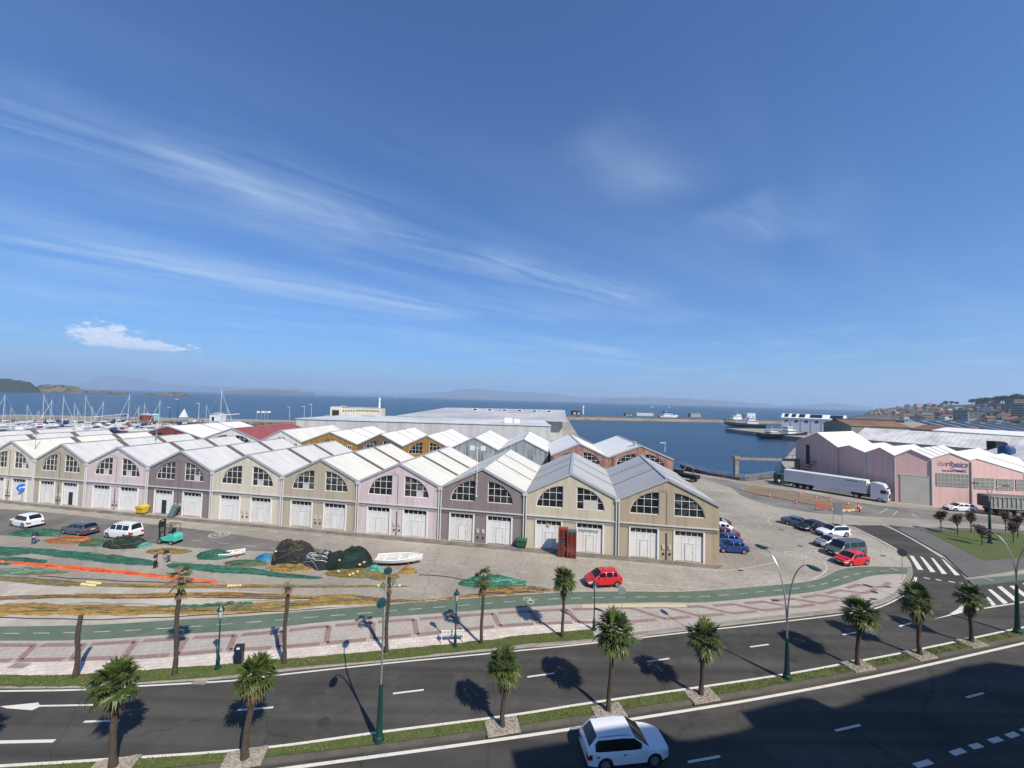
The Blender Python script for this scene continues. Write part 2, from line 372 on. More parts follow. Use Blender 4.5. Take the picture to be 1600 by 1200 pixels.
# land: one sheet reaching far to the right and behind, its edge the quay wall down to the harbour floor
land = [(-900, -400), (900, -400), (1500, 200), (1500, 700), (520, 640), (360, 480), (262, 345), (205, 330), (176, 322), (178, 300), (184, 247), (120, 168), (93, 135), (79.5, 112)]
land += [tuple(G(x, y)[:2]) for x, y in ((1240, 744), (1168, 752), (1110, 743), (1068, 736))]
land += [(38, 118), (37, 215), (64, 448), (205, 476), (345, 492), (343, 508), (62, 470), (40, 466), (22, 262), (-62, 272), (-62, 290), (-100, 300), (-108, 380), (-172, 385), (-172, 360), (-140, 300), (-150, 282), (-330, 262), (-332, 250), (-150, 262),
         (-98, 240), (-92, 132), (-200, 116), (-900, 60)]
base = MB(); base.prism(land, -6, 0, 0)
structure(base.build('ground', M_quay))

def water_mat():
    def ex(nt, b, mp, last):
        N, L = nt.nodes, nt.links
        hs = None
        bp = N.new('ShaderNodeBump'); bp.inputs['Strength'].default_value = .55; bp.inputs['Distance'].default_value = .35
        n1 = N.new('ShaderNodeTexNoise'); n1.inputs['Scale'].default_value = .35; n1.inputs['Detail'].default_value = 4; L.new(mp.outputs[0], n1.inputs['Vector'])
        L.new(n1.outputs['Fac'], bp.inputs['Height']); L.new(bp.outputs[0], b.inputs['Normal'])
    return mat('sea_water', (.005, .026, .052), .3, [((.009, .036, .066), .006, (.4, .6)), ((.004, .021, .044), .035, (.45, .65)), ((.012, .042, .074), .12, (.55, .8))], spec=.3, detail=8, stretch=(.35, 1.6, 1), extra=ex)
w = MB(); w.flat([(-40000, -300), (40000, -300), (40000, 45000), (-40000, 45000)], -2.5)
structure(w.build('water', water_mat()))

# road lines read off the photo
L_kerb = pl([(0, 1076), (125, 1075), (220, 1069), (360, 1060), (427, 1051), (600, 1034), (767, 1017), (932, 1003), (1075, 985), (1200, 970), (1320, 956), (1372, 946), (1407, 929), (1422, 908), (1426, 892), (1420, 874), (1402, 858), (1365, 838), (1330, 822)], 0, 60, 0, .8)
L_low = pl([(455, 1200), (800, 1153), (1000, 1122), (1200, 1089), (1400, 1050), (1600, 1005)], 0, 60, 60, 1)
L_up = pl([(0, 1197), (165, 1187), (400, 1170), (595, 1144), (800, 1117.5), (925, 1098), (1200, 1058), (1325, 1036), (1425, 1017), (1600, 980)], 0, 60, 60, 1)
asph = [(p.x, p.y) for p in L_kerb]
asph += [tuple(G(x, y)[:2]) for x, y in ((1320, 820), (1385, 821), (1425, 843), (1472, 870), (1500, 893), (1512, 908), (1530, 915), (1600, 902), (1800, 865))]
asph += [(140, 40), (140, -2), (-120, -35)]
MB().flat(asph, .006).build('road', M_asph)['kind'] = 'structure'
# grey wearing course in the verge and the turning lanes beyond the quay
g2 = [G(x, y) for x, y in ((1390, 821), (1425, 825), (1530, 826), (1750, 838), (1850, 870), (1760, 880), (1600, 890), (1512, 903), (1475, 868))]
structure(MB().prism([(p.x, p.y) for p in g2], 0, .11).build('pavement', mat('grey_pavement', (.125, .118, .108), .9, [((.095, .09, .083), .2, (.4, .7)), ((.15, .14, .13), 3, (.5, .8))], detail=7)))
gr = [G(x, y, .13) for x, y in ((1446, 829), (1480, 829), (1530, 829), (1600, 834), (1760, 846), (1745, 866), (1600, 871), (1537, 876), (1498, 856))]
structure(MB().prism([(p.x, p.y) for p in gr], 0, .13).build('lawn', M_grass))
# darker patched lanes on the quay
dk = pl([(-60, 792), (60, 799), (200, 815), (330, 830), (430, 845), (520, 862)], 0, 60, 0, 2); dk2 = pl([(-60, 836), (60, 838), (200, 846), (330, 858), (430, 862), (500, 868)], 0, 60, 0, 2)
structure(MB().flat([(p.x, p.y) for p in dk]+[(p.x, p.y) for p in reversed(dk2)], .004).build('road', M_asph2))
ring = pl([(1142, 762), (1170, 780), (1230, 795), (1290, 803), (1345, 806), (1450, 812), (1600, 822), (1750, 834)], 0, 0, 30, 2); ring2 = pl([(1090, 745), (1130, 749), (1165, 757), (1260, 770), (1345, 786), (1450, 797), (1600, 812), (1750, 822)], 0, 0, 30, 2)
structure(MB().flat([(p.x, p.y) for p in ring]+[(p.x, p.y) for p in reversed(ring2)], .004).build('road', mat('worn_lane', (.19, .178, .16), .9, [((.12, .115, .105), .15, (.42, .62)), ((.25, .235, .21), .5, (.5, .8))], detail=8)))

# median: kerb slab, turf, gravel squares at the palms
med = MB(); a = offset(L_low, .32); b = offset(L_up, -.22)
SLO, SUP = arclen(a), arclen(b); nmed = 110
ma = [along(a, SLO, SLO[-1]*i/nmed) for i in range(nmed+1)]; mb_ = [along(b, SUP, SUP[-1]*i/nmed) for i in range(nmed+1)]
structure(MB().prism([(p.x, p.y) for p in ma]+[(p.x, p.y) for p in reversed(mb_)], 0, .12).build('median_kerb', M_dirt))
gi = [p.lerp(q, .28) for p, q in zip(ma, mb_)]; gj = [p.lerp(q, .93) for p, q in zip(ma, mb_)]
def lumpy(line_a, line_b, n, z, amp, name, m):
    """turf with an uneven surface and ragged edge"""
    mb = MB(); rows = 6; cols = []
    for i in range(len(line_a)-1):
        for s in range(n):
            t = s/n; cols.append((line_a[i].lerp(line_a[i+1], t), line_b[i].lerp(line_b[i+1], t)))
    cols.append((line_a[-1], line_b[-1])); vs = []
    for A, B in cols:
        for r in range(rows):
            f = r/(rows-1); p = A.lerp(B, f)
            if r in (0, rows-1): p += (A-B).normalized()*(mnoise.noise(p*1.3)*.12)*(1 if r else -1)
            vs.append((p.x, p.y, z+amp*(mnoise.noise(p*.9)+.5*mnoise.noise(p*3))*(0 if r in (0, rows-1) else 1)))
    fs = [(i*rows+r, (i+1)*rows+r, (i+1)*rows+r+1, i*rows+r+1) for i in range(len(cols)-1) for r in range(rows-1)]
    return mb.add(vs, fs).build(name, m, smooth=True, angle=80, fix=False)
structure(lumpy(gi, gj, 3, .17, .02, 'turf', M_grass))

# far pavement slab, bands read off the photo
K = L_kerb
slab_top = pl([(0, 979), (150, 976), (300, 967), (400, 961), (575, 947), (800, 930), (900, 925), (980, 924), (1075, 924), (1200, 915), (1275, 906), (1312, 890), (1350, 885), (1407, 886), (1422, 887)], 0, 60, 0, 1)
slab_poly = [(p.x, p.y) for p in K if True]
kcut = [p for p in K if p.y < G(1420, 870).y+.01 or p.x < G(1415, 870).x]
kerb_main = []
for p in K:
    kerb_main.append(p)
    if (p-G(1424, 884)).length < 1.0: break
structure(MB().prism([(p.x, p.y) for p in kerb_main]+[(p.x, p.y) for p in reversed(slab_top)], 0, .11).build('pavement', M_pavg))
structure(MB().strip(offset(kerb_main, .02), offset(kerb_main, .42), .118).build('kerb', M_kerb))
gl = pl([(0, 979), (150, 976), (300, 967), (400, 961), (575, 947), (800, 930), (900, 925), (980, 924), (1075, 924), (1200, 915), (1275, 906), (1312, 890), (1350, 885), (1407, 886), (1422, 887)], .118, 60, 0, 1)
gb = pl([(0, 1001), (125, 1000), (260, 992), (400, 983), (525, 970), (700, 957), (800, 950), (900, 944), (1025, 941), (1100, 941), (1200, 932), (1275, 924), (1325, 911), (1360, 900), (1395, 897), (1423, 897)], .118, 60, 0, 1)
structure(MB().flat([(p.x, p.y) for p in gb]+[(p.x, p.y) for p in reversed(gl)], .116).build('bike_path', M_green))
wt = pl([(0, 1036), (225, 1030), (350, 1020), (462, 1013), (595, 1001), (675, 993), (800, 980), (885, 972), (926, 968)], .118, 60, 0, 1)
gt = pl([(0, 1056), (115, 1055), (265, 1045), (350, 1039), (425, 1032), (600, 1017), (770, 1000), (800, 995), (925, 984)], .118, 60, 0, 1)
gbm = pl([(0, 1073), (125, 1072), (220, 1066), (360, 1056), (427, 1046), (600, 1031), (767, 1013), (800, 1009), (930, 998)], .118, 60, 0, 1)
structure(MB().flat([(p.x, p.y) for p in gt]+[(p.x, p.y) for p in reversed(wt)], .116).build('pale_pavement', M_pavw))
def match(A, B, n):
    sa, sb = arclen(A), arclen(B)
    return [along(A, sa, sa[-1]*i/n) for i in range(n+1)], [along(B, sb, sb[-1]*i/n) for i in range(n+1)]
A_, B_ = match(gbm, gt, 130)
structure(lumpy(A_, B_, 3, .165, .02, 'turf', M_grass))
# Greek-key bands of dark red paving
key = MB()
lo = pl([(0, 1035), (225, 1029), (350, 1019), (462, 1012), (595, 1000), (675, 992), (800, 979), (900, 975), (1000, 973), (1100, 964), (1200, 955), (1280, 945), (1340, 932), (1380, 918), (1400, 905)], .122, 40, 0, 1)
hi = pl([(0, 1006), (125, 1005), (260, 997), (400, 988), (525, 975), (700, 962), (800, 955), (900, 950), (1025, 947), (1100, 946), (1200, 938), (1275, 929), (1325, 917), (1362, 905), (1385, 902)], .122, 40, 0, 1)
SL, SH = arclen(lo), arclen(hi)
def kp(f, t):      # f metres along, t across 0..1
    u_ = f/SL[-1]; p = along(lo, SL, u_*SL[-1]); q = along(hi, SH, u_*SH[-1]); return p.lerp(q, t)
def kstrip(pts, w=.42):
    line = []
    for (f0, t0), (f1, t1) in zip(pts[:-1], pts[1:]):
        n = 8
        seg = [kp(f0+(f1-f0)*i/n, t0+(t1-t0)*i/n) for i in range(n+1)]
        key.strip(offset(seg, w/2), offset(seg, -w/2), .121+.0015*(len(key.f) % 2))
P_ = 3.35; s0 = 2.0; k_ = 0
while s0 < SL[-1]-7:
    sgn = 1 if kp(s0, .5).x < G(850, 965).x else -1
    if sgn == 1: kstrip([(s0+.2, .93), (s0+3.1, .93), (s0+2.3, .1), (s0+5.2, .1)])
    else: kstrip([(s0+.2, .93), (s0+2.3, .93), (s0+3.5, .1), (s0+6.0, .1)])
    s0 += P_
structure(key.build('pavement_pattern', M_pavr))
yb = pl([(908, 945), (980, 944), (1070, 944)], .123, 0, 0, 1); yc = offset(yb, -.55)
structure(MB().strip(yb, yc, .126).build('tactile_paving', mat('cream_paving', (.55, .45, .3), .85, [((.42, .36, .26), 2, (.4, .7))])))

# ---- painted markings
mk = MB()
def line_w(line, w, z=.012, dash=None, tgt=None, start=0.0, end=None):
    tgt = tgt or mk; S = arclen(line); end = end or S[-1]
    if dash is None: tgt.strip(offset(line, w/2), offset(line, -w/2), z); return
    d = start
    while d < end:
        n = 4; seg = [along(line, S, min(d+dash[0]*i/n, end)) for i in range(n+1)]
        tgt.strip(offset(seg, w/2), offset(seg, -w/2), z); d += dash[0]+dash[1]
line_w(L_low, .2); line_w(L_up, .17)
e3 = pl([(0, 1080), (125, 1078), (220, 1072), (360, 1064), (425, 1056), (600, 1037), (767, 1021), (932, 1004.5), (1075, 988), (1200, 974), (1320, 959.5), (1372, 949.5), (1415, 930)], 0, 60, 0, 1)
line_w(e3, .14)
def seg(x0, y0, x1, y1, w=.14, z=.013, tgt=None, n=1):
    line = [G(x0, y0).lerp(G(x1, y1), i/n) for i in range(n+1)]
    (tgt or mk).strip(offset(line, w/2), offset(line, -w/2), z)
for s_ in ((131, 1128, 187, 1126), (370, 1110, 427, 1105.5), (614, 1084, 662, 1078), (824, 1058, 866, 1052), (1011, 1034, 1046, 1029), (1172, 1011, 1201, 1007), (1317, 992, 1345, 987), (1405, 979, 1425, 973),
           (1075, 1191, 1125, 1182), (1305, 1142, 1344, 1133), (1510, 1090, 1537, 1083)): seg(*s_)
seg(-60, 1161, 85, 1158, .2)
for s_ in ((1430, 1197, 1455, 1190, ), (1487, 1178, 1506, 1172), (1517, 1168, 1533, 1164), (1547, 1159, 1564, 1154), (1574, 1151, 1589, 1146), (1597, 1143, 1612, 1138)): seg(*s_, .28)
# turn arrow at the left
ar = [G(x, y) for x, y in ((0, 1104), (60, 1098), (62, 1102), (146, 1100.5), (146, 1103), (62, 1104.5), (50, 1110), (10, 1107))]
mk.flat([(p.x, p.y) for p in ar], .014)
# zebra crossings and splitter
for q in (((1421, 868), (1427, 869), (1443, 891), (1434, 890)), ((1437, 869), (1442, 871), (1462, 894), (1454, 894)), ((1454, 871), (1459, 873), (1480, 897), (1472, 897)), ((1471, 873), (1475, 875), (1500, 899), (1492, 899))):
    mk.flat([G(x, y)[:2] for x, y in q], .014)
for q in (((1523, 942), (1528, 945), (1536, 951), (1530, 952)), ((1540, 932), (1545, 933), (1557, 946), (1550, 947)), ((1543, 921), (1549, 921), (1575, 942), (1568, 944)), ((1558, 917), (1565, 916), (1592, 938), (1585, 940)), ((1577, 916), (1584, 915), (1612, 934), (1605, 936)), ((1597, 912), (1604, 911), (1640, 930), (1632, 932))):
    mk.flat([G(x, y)[:2] for x, y in q], .014)
mk.flat([G(x, y)[:2] for x, y in ((1455, 968.5), (1480, 961.5), (1496, 952), (1507, 940), (1512, 946), (1526, 951.5), (1490, 961))], .0145)
line_w(pl([(1526, 952.5), (1560, 947), (1600, 940.5), (1700, 922)], 0, 0, 20, 1), .16, .0125)
line_w(pl([(1380, 820.5), (1408, 833), (1440, 851), (1472, 871)], 0, 0, 0, 1), .16)
line_w(pl([(1333, 824), (1365, 840), (1400, 859)], 0, 0, 0, 1), .12, .13)
for s_ in ((1443, 902.5, 1453, 904.5), (1462, 905.5, 1471, 907), (1482, 908.5, 1492, 910), (1500, 911, 1506, 912)): seg(*s_, .25)
line_w(pl([(1427, 910), (1430, 906), (1431, 902)], 0, 0, 0, .5), .25, .015)
structure(mk.build('road_marking', M_line))
# bike path dashes and cycle symbol
bk = MB(); mid = pl([(0, 990), (150, 987.5), (300, 979), (400, 971.5), (575, 957.5), (800, 940), (900, 934.5), (1025, 932.5), (1100, 932), (1200, 923.5), (1275, 915), (1325, 900.5), (1360, 893), (1400, 892)], .118, 60, 0, .6)
line_w(mid, .085, .124, (1.15, 1.0), bk)
def ringm(c, r0, r1, sx, sy, rz, z, tgt, n=20):
    vs = []
    for k in range(n):
        a_ = 2*math.pi*k/n
        for r_ in (r0, r1):
            x, y = r_*math.cos(a_)*sx, r_*math.sin(a_)*sy
            vs.append((c.x+x*math.cos(rz)-y*math.sin(rz), c.y+x*math.sin(rz)+y*math.cos(rz), z))
    tgt.add(vs, [(2*k, 2*k+1, (2*k+3) % (2*n), (2*k+2) % (2*n)) for k in range(n)])
c0 = G(823, 936, .118); c1 = G(829, 941, .118)
ringm(c0, .24, .34, 1, 1, 0, .125, bk); ringm(c1, .24, .34, 1, 1, 0, .125, bk)
for s_ in ((823, 936, 829, 937), (829, 937, 829, 941), (820, 935, 826, 939), (826, 939, 829, 941), (827, 935, 832, 937)): seg(*s_, .08, .126, bk)
seg(1391, 888.5, 1404, 893.5, .16, .126, bk); seg(1536, 904, 1552, 909, .16, .126, bk)
structure(bk.build('bike_path_marking', M_line2))
gp2 = [G(x, y, .12) for x, y in ((1512, 905), (1560, 901), (1600, 897), (1750, 880), (1770, 886), (1600, 905), (1545, 912), (1520, 913))]
structure(MB().prism([(p.x, p.y) for p in gp2], 0, .122).build('bike_path', mat('green_path_faded', (.09, .125, .095), .85, [((.13, .14, .12), .5, (.4, .7))])))
# quay lane lines
qm = MB()
line_w(pl([(-40, 782), (100, 796), (250, 812), (400, 828), (500, 837), (600, 845), (700, 853), (792, 860), (900, 872), (1000, 881), (1072, 889)], 0, 40, 0, 1), .12, .010, (1.7, 1.5), qm)
line_w(pl([(1080, 889), (1115, 891), (1150, 890), (1200, 881), (1212, 878)], 0, 0, 0, 1), .13, .010, None, qm)
line_w(pl([(300, 844), (400, 854), (520, 866), (567, 870), (640, 876), (755, 887), (816, 893), (838, 896), (902, 903)], 0, 0, 0, 1), .1, .0105, (1.6, 2.2), qm)
line_w(pl([(976, 910), (1020, 914), (1070, 918), (1118, 922)], 0, 0, 0, 1), .12, .010, None, qm)
seg(902, 903, 916, 904.5, .1, .011, qm); seg(972, 894, 1012, 897.5, .1, .011, qm)
line_w(pl([(1130, 805), (1146, 812), (1160, 822), (1180, 838), (1200, 851), (1222, 868)], 0, 0, 0, 1), .1, .010, (1.4, 1.2), qm)
line_w(pl([(1182, 820), (1200, 830), (1215, 838)], 0, 0, 0, 1), .1, .010, (1.4, 1.4), qm)
line_w(pl([(1206, 821), (1200, 815), (1203, 809), (1214, 807), (1225, 807)], 0, 0, 0, .5), .12, .010, None, qm)
line_w(pl([(1210, 824), (1222, 831), (1243, 845), (1262, 858), (1276, 868), (1286, 876)], 0, 0, 0, 1), .1, .010, (1.5, 1.5), qm)
line_w(pl([(1286, 876), (1292, 886), (1286, 896), (1270, 905)], 0, 0, 0, .5), .18, .010, None, qm)
for s_ in ((1243, 836, 1258, 835), (1262, 855, 1285, 853), (1385, 795, 1402, 799, ), (1402, 799, 1395, 805), (1374, 802, 1388, 794), (1425, 803, 1436, 810), (1425, 803, 1445, 806), (1340, 820.5, 1385, 820), (1390, 820, 1480, 823), (1480, 823, 1600, 829)): seg(*s_, .14, .011, qm)
ringm(G(343, 835.5), .95, 1.12, 1.1, 1, 0, .011, qm); ringm(G(1243, 866.5), 1.0, 1.15, 1.1, 1, 0, .011, qm)
def text_mesh(name, s, size, ext, m, al='LEFT'):
    cu = bpy.data.curves.new(name, 'FONT'); cu.body = s; cu.size = size; cu.align_x = al; cu.align_y = 'CENTER' if al == 'CENTER' else 'TOP_BASELINE'; cu.extrude = ext
    t = bpy.data.objects.new(name+'_t', cu); COL.objects.link(t); bpy.context.view_layer.update()
    me = bpy.data.meshes.new_from_object(t.evaluated_get(bpy.context.evaluated_depsgraph_get())); me.name = name; bpy.data.objects.remove(t); bpy.data.curves.remove(cu)
    me.materials.clear(); me.materials.append(m); o = bpy.data.objects.new(name, me); COL.objects.link(o); return o
def digits(s, c, h, rz, z, tgt, name, m, parent=None, ext=.002):
    o = text_mesh(name, s, h, ext, m, 'CENTER'); o.location = (c.x, c.y, z); o.rotation_euler = (0, 0, rz); return o
structure(qm.build('lane_marking', M_line2))
structure(digits('20', G(343, 835.5), 1.5, YAW, .012, None, 'speed_marking', M_line2))
structure(digits('20', G(1243, 866.5), 1.5, -1.2, .012, None, 'speed_marking', M_line2))
ym = MB()
line_w(pl([(1134, 866), (1140, 873), (1148, 879), (1157, 884)], 0, 0, 0, .5), .16, .0115, None, ym)
line_w(pl([(1148, 879), (1165, 881), (1180, 876), (1185, 868)], 0, 0, 0, .5), .14, .0115, None, ym)
for x in (1116, 1124, 1132, 1140): seg(x, 745, x+7, 750, .18, .011, ym)
structure(ym.build('yellow_marking', mat('yellow_paint', (.42, .27, .08), .85, [((.28, .24, .19), 2, (.4, .65))], detail=7)))
# soil roundabout
sp = [G(x, y) for x, y in ((1160, 762), (1178, 759), (1215, 766), (1260, 774), (1310, 782), (1338, 790), (1343, 795), (1335, 798), (1300, 794), (1262, 788), (1215, 779), (1175, 771), (1157, 766))]
structure(MB().prism([(p.x, p.y) for p in resample(sp+[sp[0]], 1)[:-1]], 0, .14).build('traffic_island', M_kerb))
cen = sum(sp, Vector())/len(sp)
structure(MB().prism([tuple((cen+(p-cen)*.94)[:2]) for p in resample(sp+[sp[0]], 1)[:-1]], .1, .16).build('soil', M_soil))
# dirt / stained strip in front of the warehouse doors
da = pl([(-40, 776), (51, 786.5), (228, 803.5), (439, 823), (686, 844), (964, 868), (1130, 884)], 0, 40, 0, 2)
db = pl([(-40, 781), (51, 791.5), (228, 809), (439, 827.5), (686, 850.5), (964, 875), (1122, 889)], 0, 40, 0, 2)
structure(MB().flat([(p.x, p.y) for p in da]+[(p.x, p.y) for p in reversed(db)], .004).build('road', mat('stained_apron', (.17, .15, .125), .9, [((.1, .092, .08), .35, (.4, .6)), ((.24, .22, .19), .9, (.5, .75))], detail=8)))
# sand-pale margin left, beside the bike path
sa_ = pl([(0, 978), (150, 975), (300, 966), (400, 960), (575, 946)], 0, 60, 0, 1); sb_ = pl([(0, 905), (90, 908), (200, 918), (330, 921), (430, 927), (575, 941)], 0, 60, 0, 1)
structure(MB().flat([(p.x, p.y) for p in sa_]+[(p.x, p.y) for p in reversed(sb_)], .004).build('pale_concrete', mat('pale_concrete', (.43, .39, .32), .9, [((.31, .28, .23), .12, (.42, .6)), ((.5, .46, .39), .4, (.5, .75)), ((.26, .235, .2), 1.5, (.6, .8))], detail=8)))

# grates and covers
M_iron = mat('cast_iron', (.035, .032, .03), .8)
gratesl = [((1211, 938), .7, .35, 'dark drain grate on the paving near the forked lamp', 'drain grate'), ((1387, 917), .7, .3, 'dark drain grate in the curved pavement corner, upper one', 'drain grate'), ((1366, 925), .6, .5, 'round cover in the curved pavement corner', 'manhole cover'), ((1365, 936), .6, .3, 'dark drain grate in the curved pavement corner, lower one', 'drain grate'), ((1380, 868.5), .7, .3, 'drain grate on the paving behind the red hatchback', 'drain grate'),
           ((1157, 891), .6, .3, 'drain grate on the white line at the warehouse corner', 'drain grate'), ((1220, 828), .6, .35, 'drain grate by the grey-blue saloon car', 'drain grate'), ((1250, 853), .6, .35, 'drain grate by the row of parked cars', 'drain grate'), ((1196, 855), .8, .8, 'dark round cover on the quay lane left of the circle marking', 'manhole cover'), ((312, 1066), .9, .4, 'pale gully grate on the far kerb line', 'gully grate'), ((996, 997), .7, .4, 'pale gully grate behind the median palm crown', 'gully grate'),
           ((505, 1128), .7, .7, 'round manhole cover on the far carriageway left of the lamp', 'manhole cover'), ((1240, 1030), .7, .7, 'round manhole cover on the far carriageway by the forked lamp base', 'manhole cover'), ((30, 1040), 1.1, .5, 'grey slab cover on the pale paving at the left edge', 'slab cover')]
for (px, py), sx, sy, lb, ct in gratesl:
    z_ = .124 if 900 < py < 1045 and px != 1240 and py != 1028 else .012
    if (px, py) in ((505, 1128), (312, 1066), (996, 997), (1240, 1030)) or py < 895: z_ = .016
    g = G(px, py, z_); q = MB()
    if ct == 'manhole cover': q.tube([(0, 0, 0), (0, 0, .012)], sx/2, 16)
    else:
        q.box((0, 0, .004), (sx, sy, .008))
        for k in range(5): q.box((-sx*.4+sx*.2*k, 0, .011), (.03, sy*.85, .006))
    o = q.build(ct.replace(' ', '_'), M_iron if ct not in ('gully grate', 'slab cover') else M_kerb); o.location = g; tag(o, lb, ct)

# loose grass over the turf: nobody could count the blades
def blades(name, A, B, n, seed, z, hmax=.09):
    rnd = random.Random(seed); q = MB(); SA, SB = arclen(A), arclen(B)
    for _ in range(n):
        f = rnd.random(); t = rnd.random(); p = along(A, SA, f*SA[-1]).lerp(along(B, SB, f*SB[-1]), t)
        if mnoise.noise(p*.8) < -.12 and rnd.random() < .75: continue
        if p.x < -45 or p.x > 48: continue
        a = rnd.uniform(0, 6.28); w_ = rnd.uniform(.02, .045); h = rnd.uniform(.3, 1)*hmax; d = Vector((math.cos(a), math.sin(a), 0)); l = Vector((rnd.uniform(-1, 1), rnd.uniform(-1, 1), 0))*h*.7; c = Vector((p.x, p.y, z))
        q.add([c-d*w_, c+d*w_, c+l+Vector((0, 0, h))], [(0, 1, 2)], 0 if rnd.random() < .7 else 1)
    o = q.build(name, [M_bl1, M_bl2]); o['kind'] = 'stuff'
M_bl1 = mat('grass_blade_green', (.09, .13, .03), .8); M_bl2 = mat('grass_blade_dry', (.19, .165, .075), .8)
blades('grass_blades', gi, gj, 30000, 1, .165); blades('grass_blades', A_, B_, 30000, 2, .16)
# ---------------------------------------------------------------- warehouses
EAVE, APEX, DEPTH = 6.87, 9.67, 20.6
M_white = mat('white_frame', (.72, .71, .68), .5, [((.55, .53, .49), 3, (.55, .8))])
M_door = mat('white_door_paint', (.68, .68, .66), .6, [((.62, .61, .58), .9, (.45, .7)), ((.45, .4, .33), 2.6, (.7, .9))], detail=8, stretch=(2, 1, .5))
M_door2 = mat('rusty_door_paint', (.64, .63, .6), .65, [((.55, .52, .46), .9, (.45, .7)), ((.36, .3, .23), 1.8, (.58, .78))], detail=9, stretch=(2, 1, .6))
M_glass = mat('dark_glass', (.012, .014, .018), .12, [((.035, .038, .042), .9, (.5, .56)), ((.02, .045, .042), .6, (.6, .66)), ((.09, .07, .05), 1.0, (.68, .72))], spec=.6, detail=2)
M_glass2 = mat('curtained_glass', (.02, .022, .025), .15, [((.13, .125, .115), .8, (.54, .6)), ((.05, .052, .055), 1.5, (.5, .56))], spec=.6, detail=2)
M_zinc = mat('zinc_flashing', (.45, .46, .47), .45, [((.34, .34, .34), 1.5, (.5, .8))], metal=.3)
M_pipe = mat('pale_pipe', (.5, .5, .5), .6)
M_cable = mat('cable', (.07, .07, .07), .7)
M_box = mat('grey_box', (.5, .48, .44), .6)
M_dark = mat('dark_opening', (.02, .02, .02), .9)
def roofmat(name, col, dirty, amt=.55): return mat(name, col, .55, [(tuple(c*.88 for c in col), .35, (.3, .7)), (tuple(c*.78 for c in col), 1.2, (.6, .85))], extra=ribs('Y', .33, .35, .03, ((.16, 2.2, .16), dirty, amt)), detail=7)
R_grey = roofmat('grey_sheet_roof', (.57, .56, .54), (.40, .395, .38))
R_grey2 = roofmat('weathered_grey_roof', (.43, .43, .415), (.28, .28, .27))
R_cream = roofmat('cream_sheet_roof', (.66, .64, .56), (.47, .45, .39))
R_white = roofmat('white_sheet_roof', (.78, .77, .74), (.56, .55, .52))
R_red = roofmat('red_sheet_roof', (.30, .075, .07), (.2, .06, .055), .4)
M_sky = mat('brown_skylight', (.13, .11, .09), .5, [((.09, .075, .06), 1, (.4, .7))])
M_sky2 = mat('grey_skylight', (.21, .2, .185), .5, [((.13, .125, .115), 1, (.4, .7))])

def quarter(x0, x1, z0, z1, left, n=10):
    """quarter-ellipse outline: left one rises to the right"""
    w, h = x1-x0, z1-z0; pts = []
    for k in range(n+1):
        a_ = (math.pi/2)*k/n
        if left: pts.append((x1-w*math.cos(a_), z0+h*math.sin(a_)))
        else: pts.append((x0+w*math.sin(a_), z0+h*math.cos(a_)))
    if left: pts += [(x1, z0)]
    else: pts += [(x0, z0)]
    return pts      # left: base-left .. top-right, base-right ; right: top-left .. base-right, base-left
def wall_with_holes(outer, holes, y, depth):
    mb = MB(); loops = [outer]+holes
    tris = tessellate_polygon([[Vector((p[0], p[1], 0)) for p in l] for l in loops])
    flat_ = [p for l in loops for p in l]
    vs = [(p[0], y, p[1]) for p in flat_]; fs = []
    for t in tris:
        a, b, c = [Vector(flat_[i]) for i in t]
        if (b-a).cross(c-a) < 0: t = (t[0], t[2], t[1])
        fs.append(tuple(t))
    mb.add(vs, fs)
    for l in holes:
        n = len(l); mb.add([(p[0], y, p[1]) for p in l]+[(p[0], y+depth, p[1]) for p in l], [(i, (i+1) % n, n+(i+1) % n, n+i) for i in range(n)])
    return mb
def arch_window(parent, x0, x1, z0, z1, left, y, rnd, cols=4, rows=3, pane=None):
    """metal window with glazing bars that stop at the curve; pane behind"""
    out = quarter(x0, x1, z0, z1, left); f = MB(); t = .05
    def top(x):
        w, h = x1-x0, z1-z0; q = (x1-x)/w if left else (x-x0)/w
        return z0+h*math.sqrt(max(0, 1-q*q))
    n = len(out)
    cx, cz = (x1, z0) if left else (x0, z0)
    inn = [(cx+(p[0]-cx)*.972, cz+(p[1]-cz)*.965) for p in out]
    f.add([(p[0], y, p[1]) for p in out]+[(p[0], y, p[1]) for p in inn], [(i, i+1, n+i+1, n+i) for i in range(n-2)])
    f.box(((x0+x1)/2, y, z0+.03), (x1-x0, .05, .09)); xe = x1 if left else x0
    f.box((xe+(-.035 if left else .035), y, (z0+z1)/2), (.09, .05, z1-z0))
    for k in range(1, cols):
        x = x0+(x1-x0)*k/cols; h = top(x)-z0; f.box((x, y+.004, z0+h/2), (t, .045, h))
    for k in range(1, rows):
        z = z0+(z1-z0)*k/rows; h = z1-z0; q = math.sqrt(max(0, 1-((z-z0)/h)**2))*(x1-x0)
        xa, xb = (x1-q, x1) if left else (x0, x0+q); f.box(((xa+xb)/2, y+.007, z), (xb-xa, .042, t))
    w = f.build('window', M_white, parent)
    g = MB(); g.add([(p[0], y+.06, p[1]) for p in (out if not left else out)], [tuple(range(n))]); g.build('pane', pane or (M_glass if rnd.random() < .7 else M_glass2), w)
    if pane is None and rnd.random() < .35:
        s_ = MB(); k = rnd.choice((1, 2)); xa = x0+(x1-x0)*k/cols; s_.box((xa+(x1-x0)/cols/2, y+.045, z0+.5), ((x1-x0)/cols-.06, .01, .8)); s_.build('blanked_pane', M_box, w)
    return w
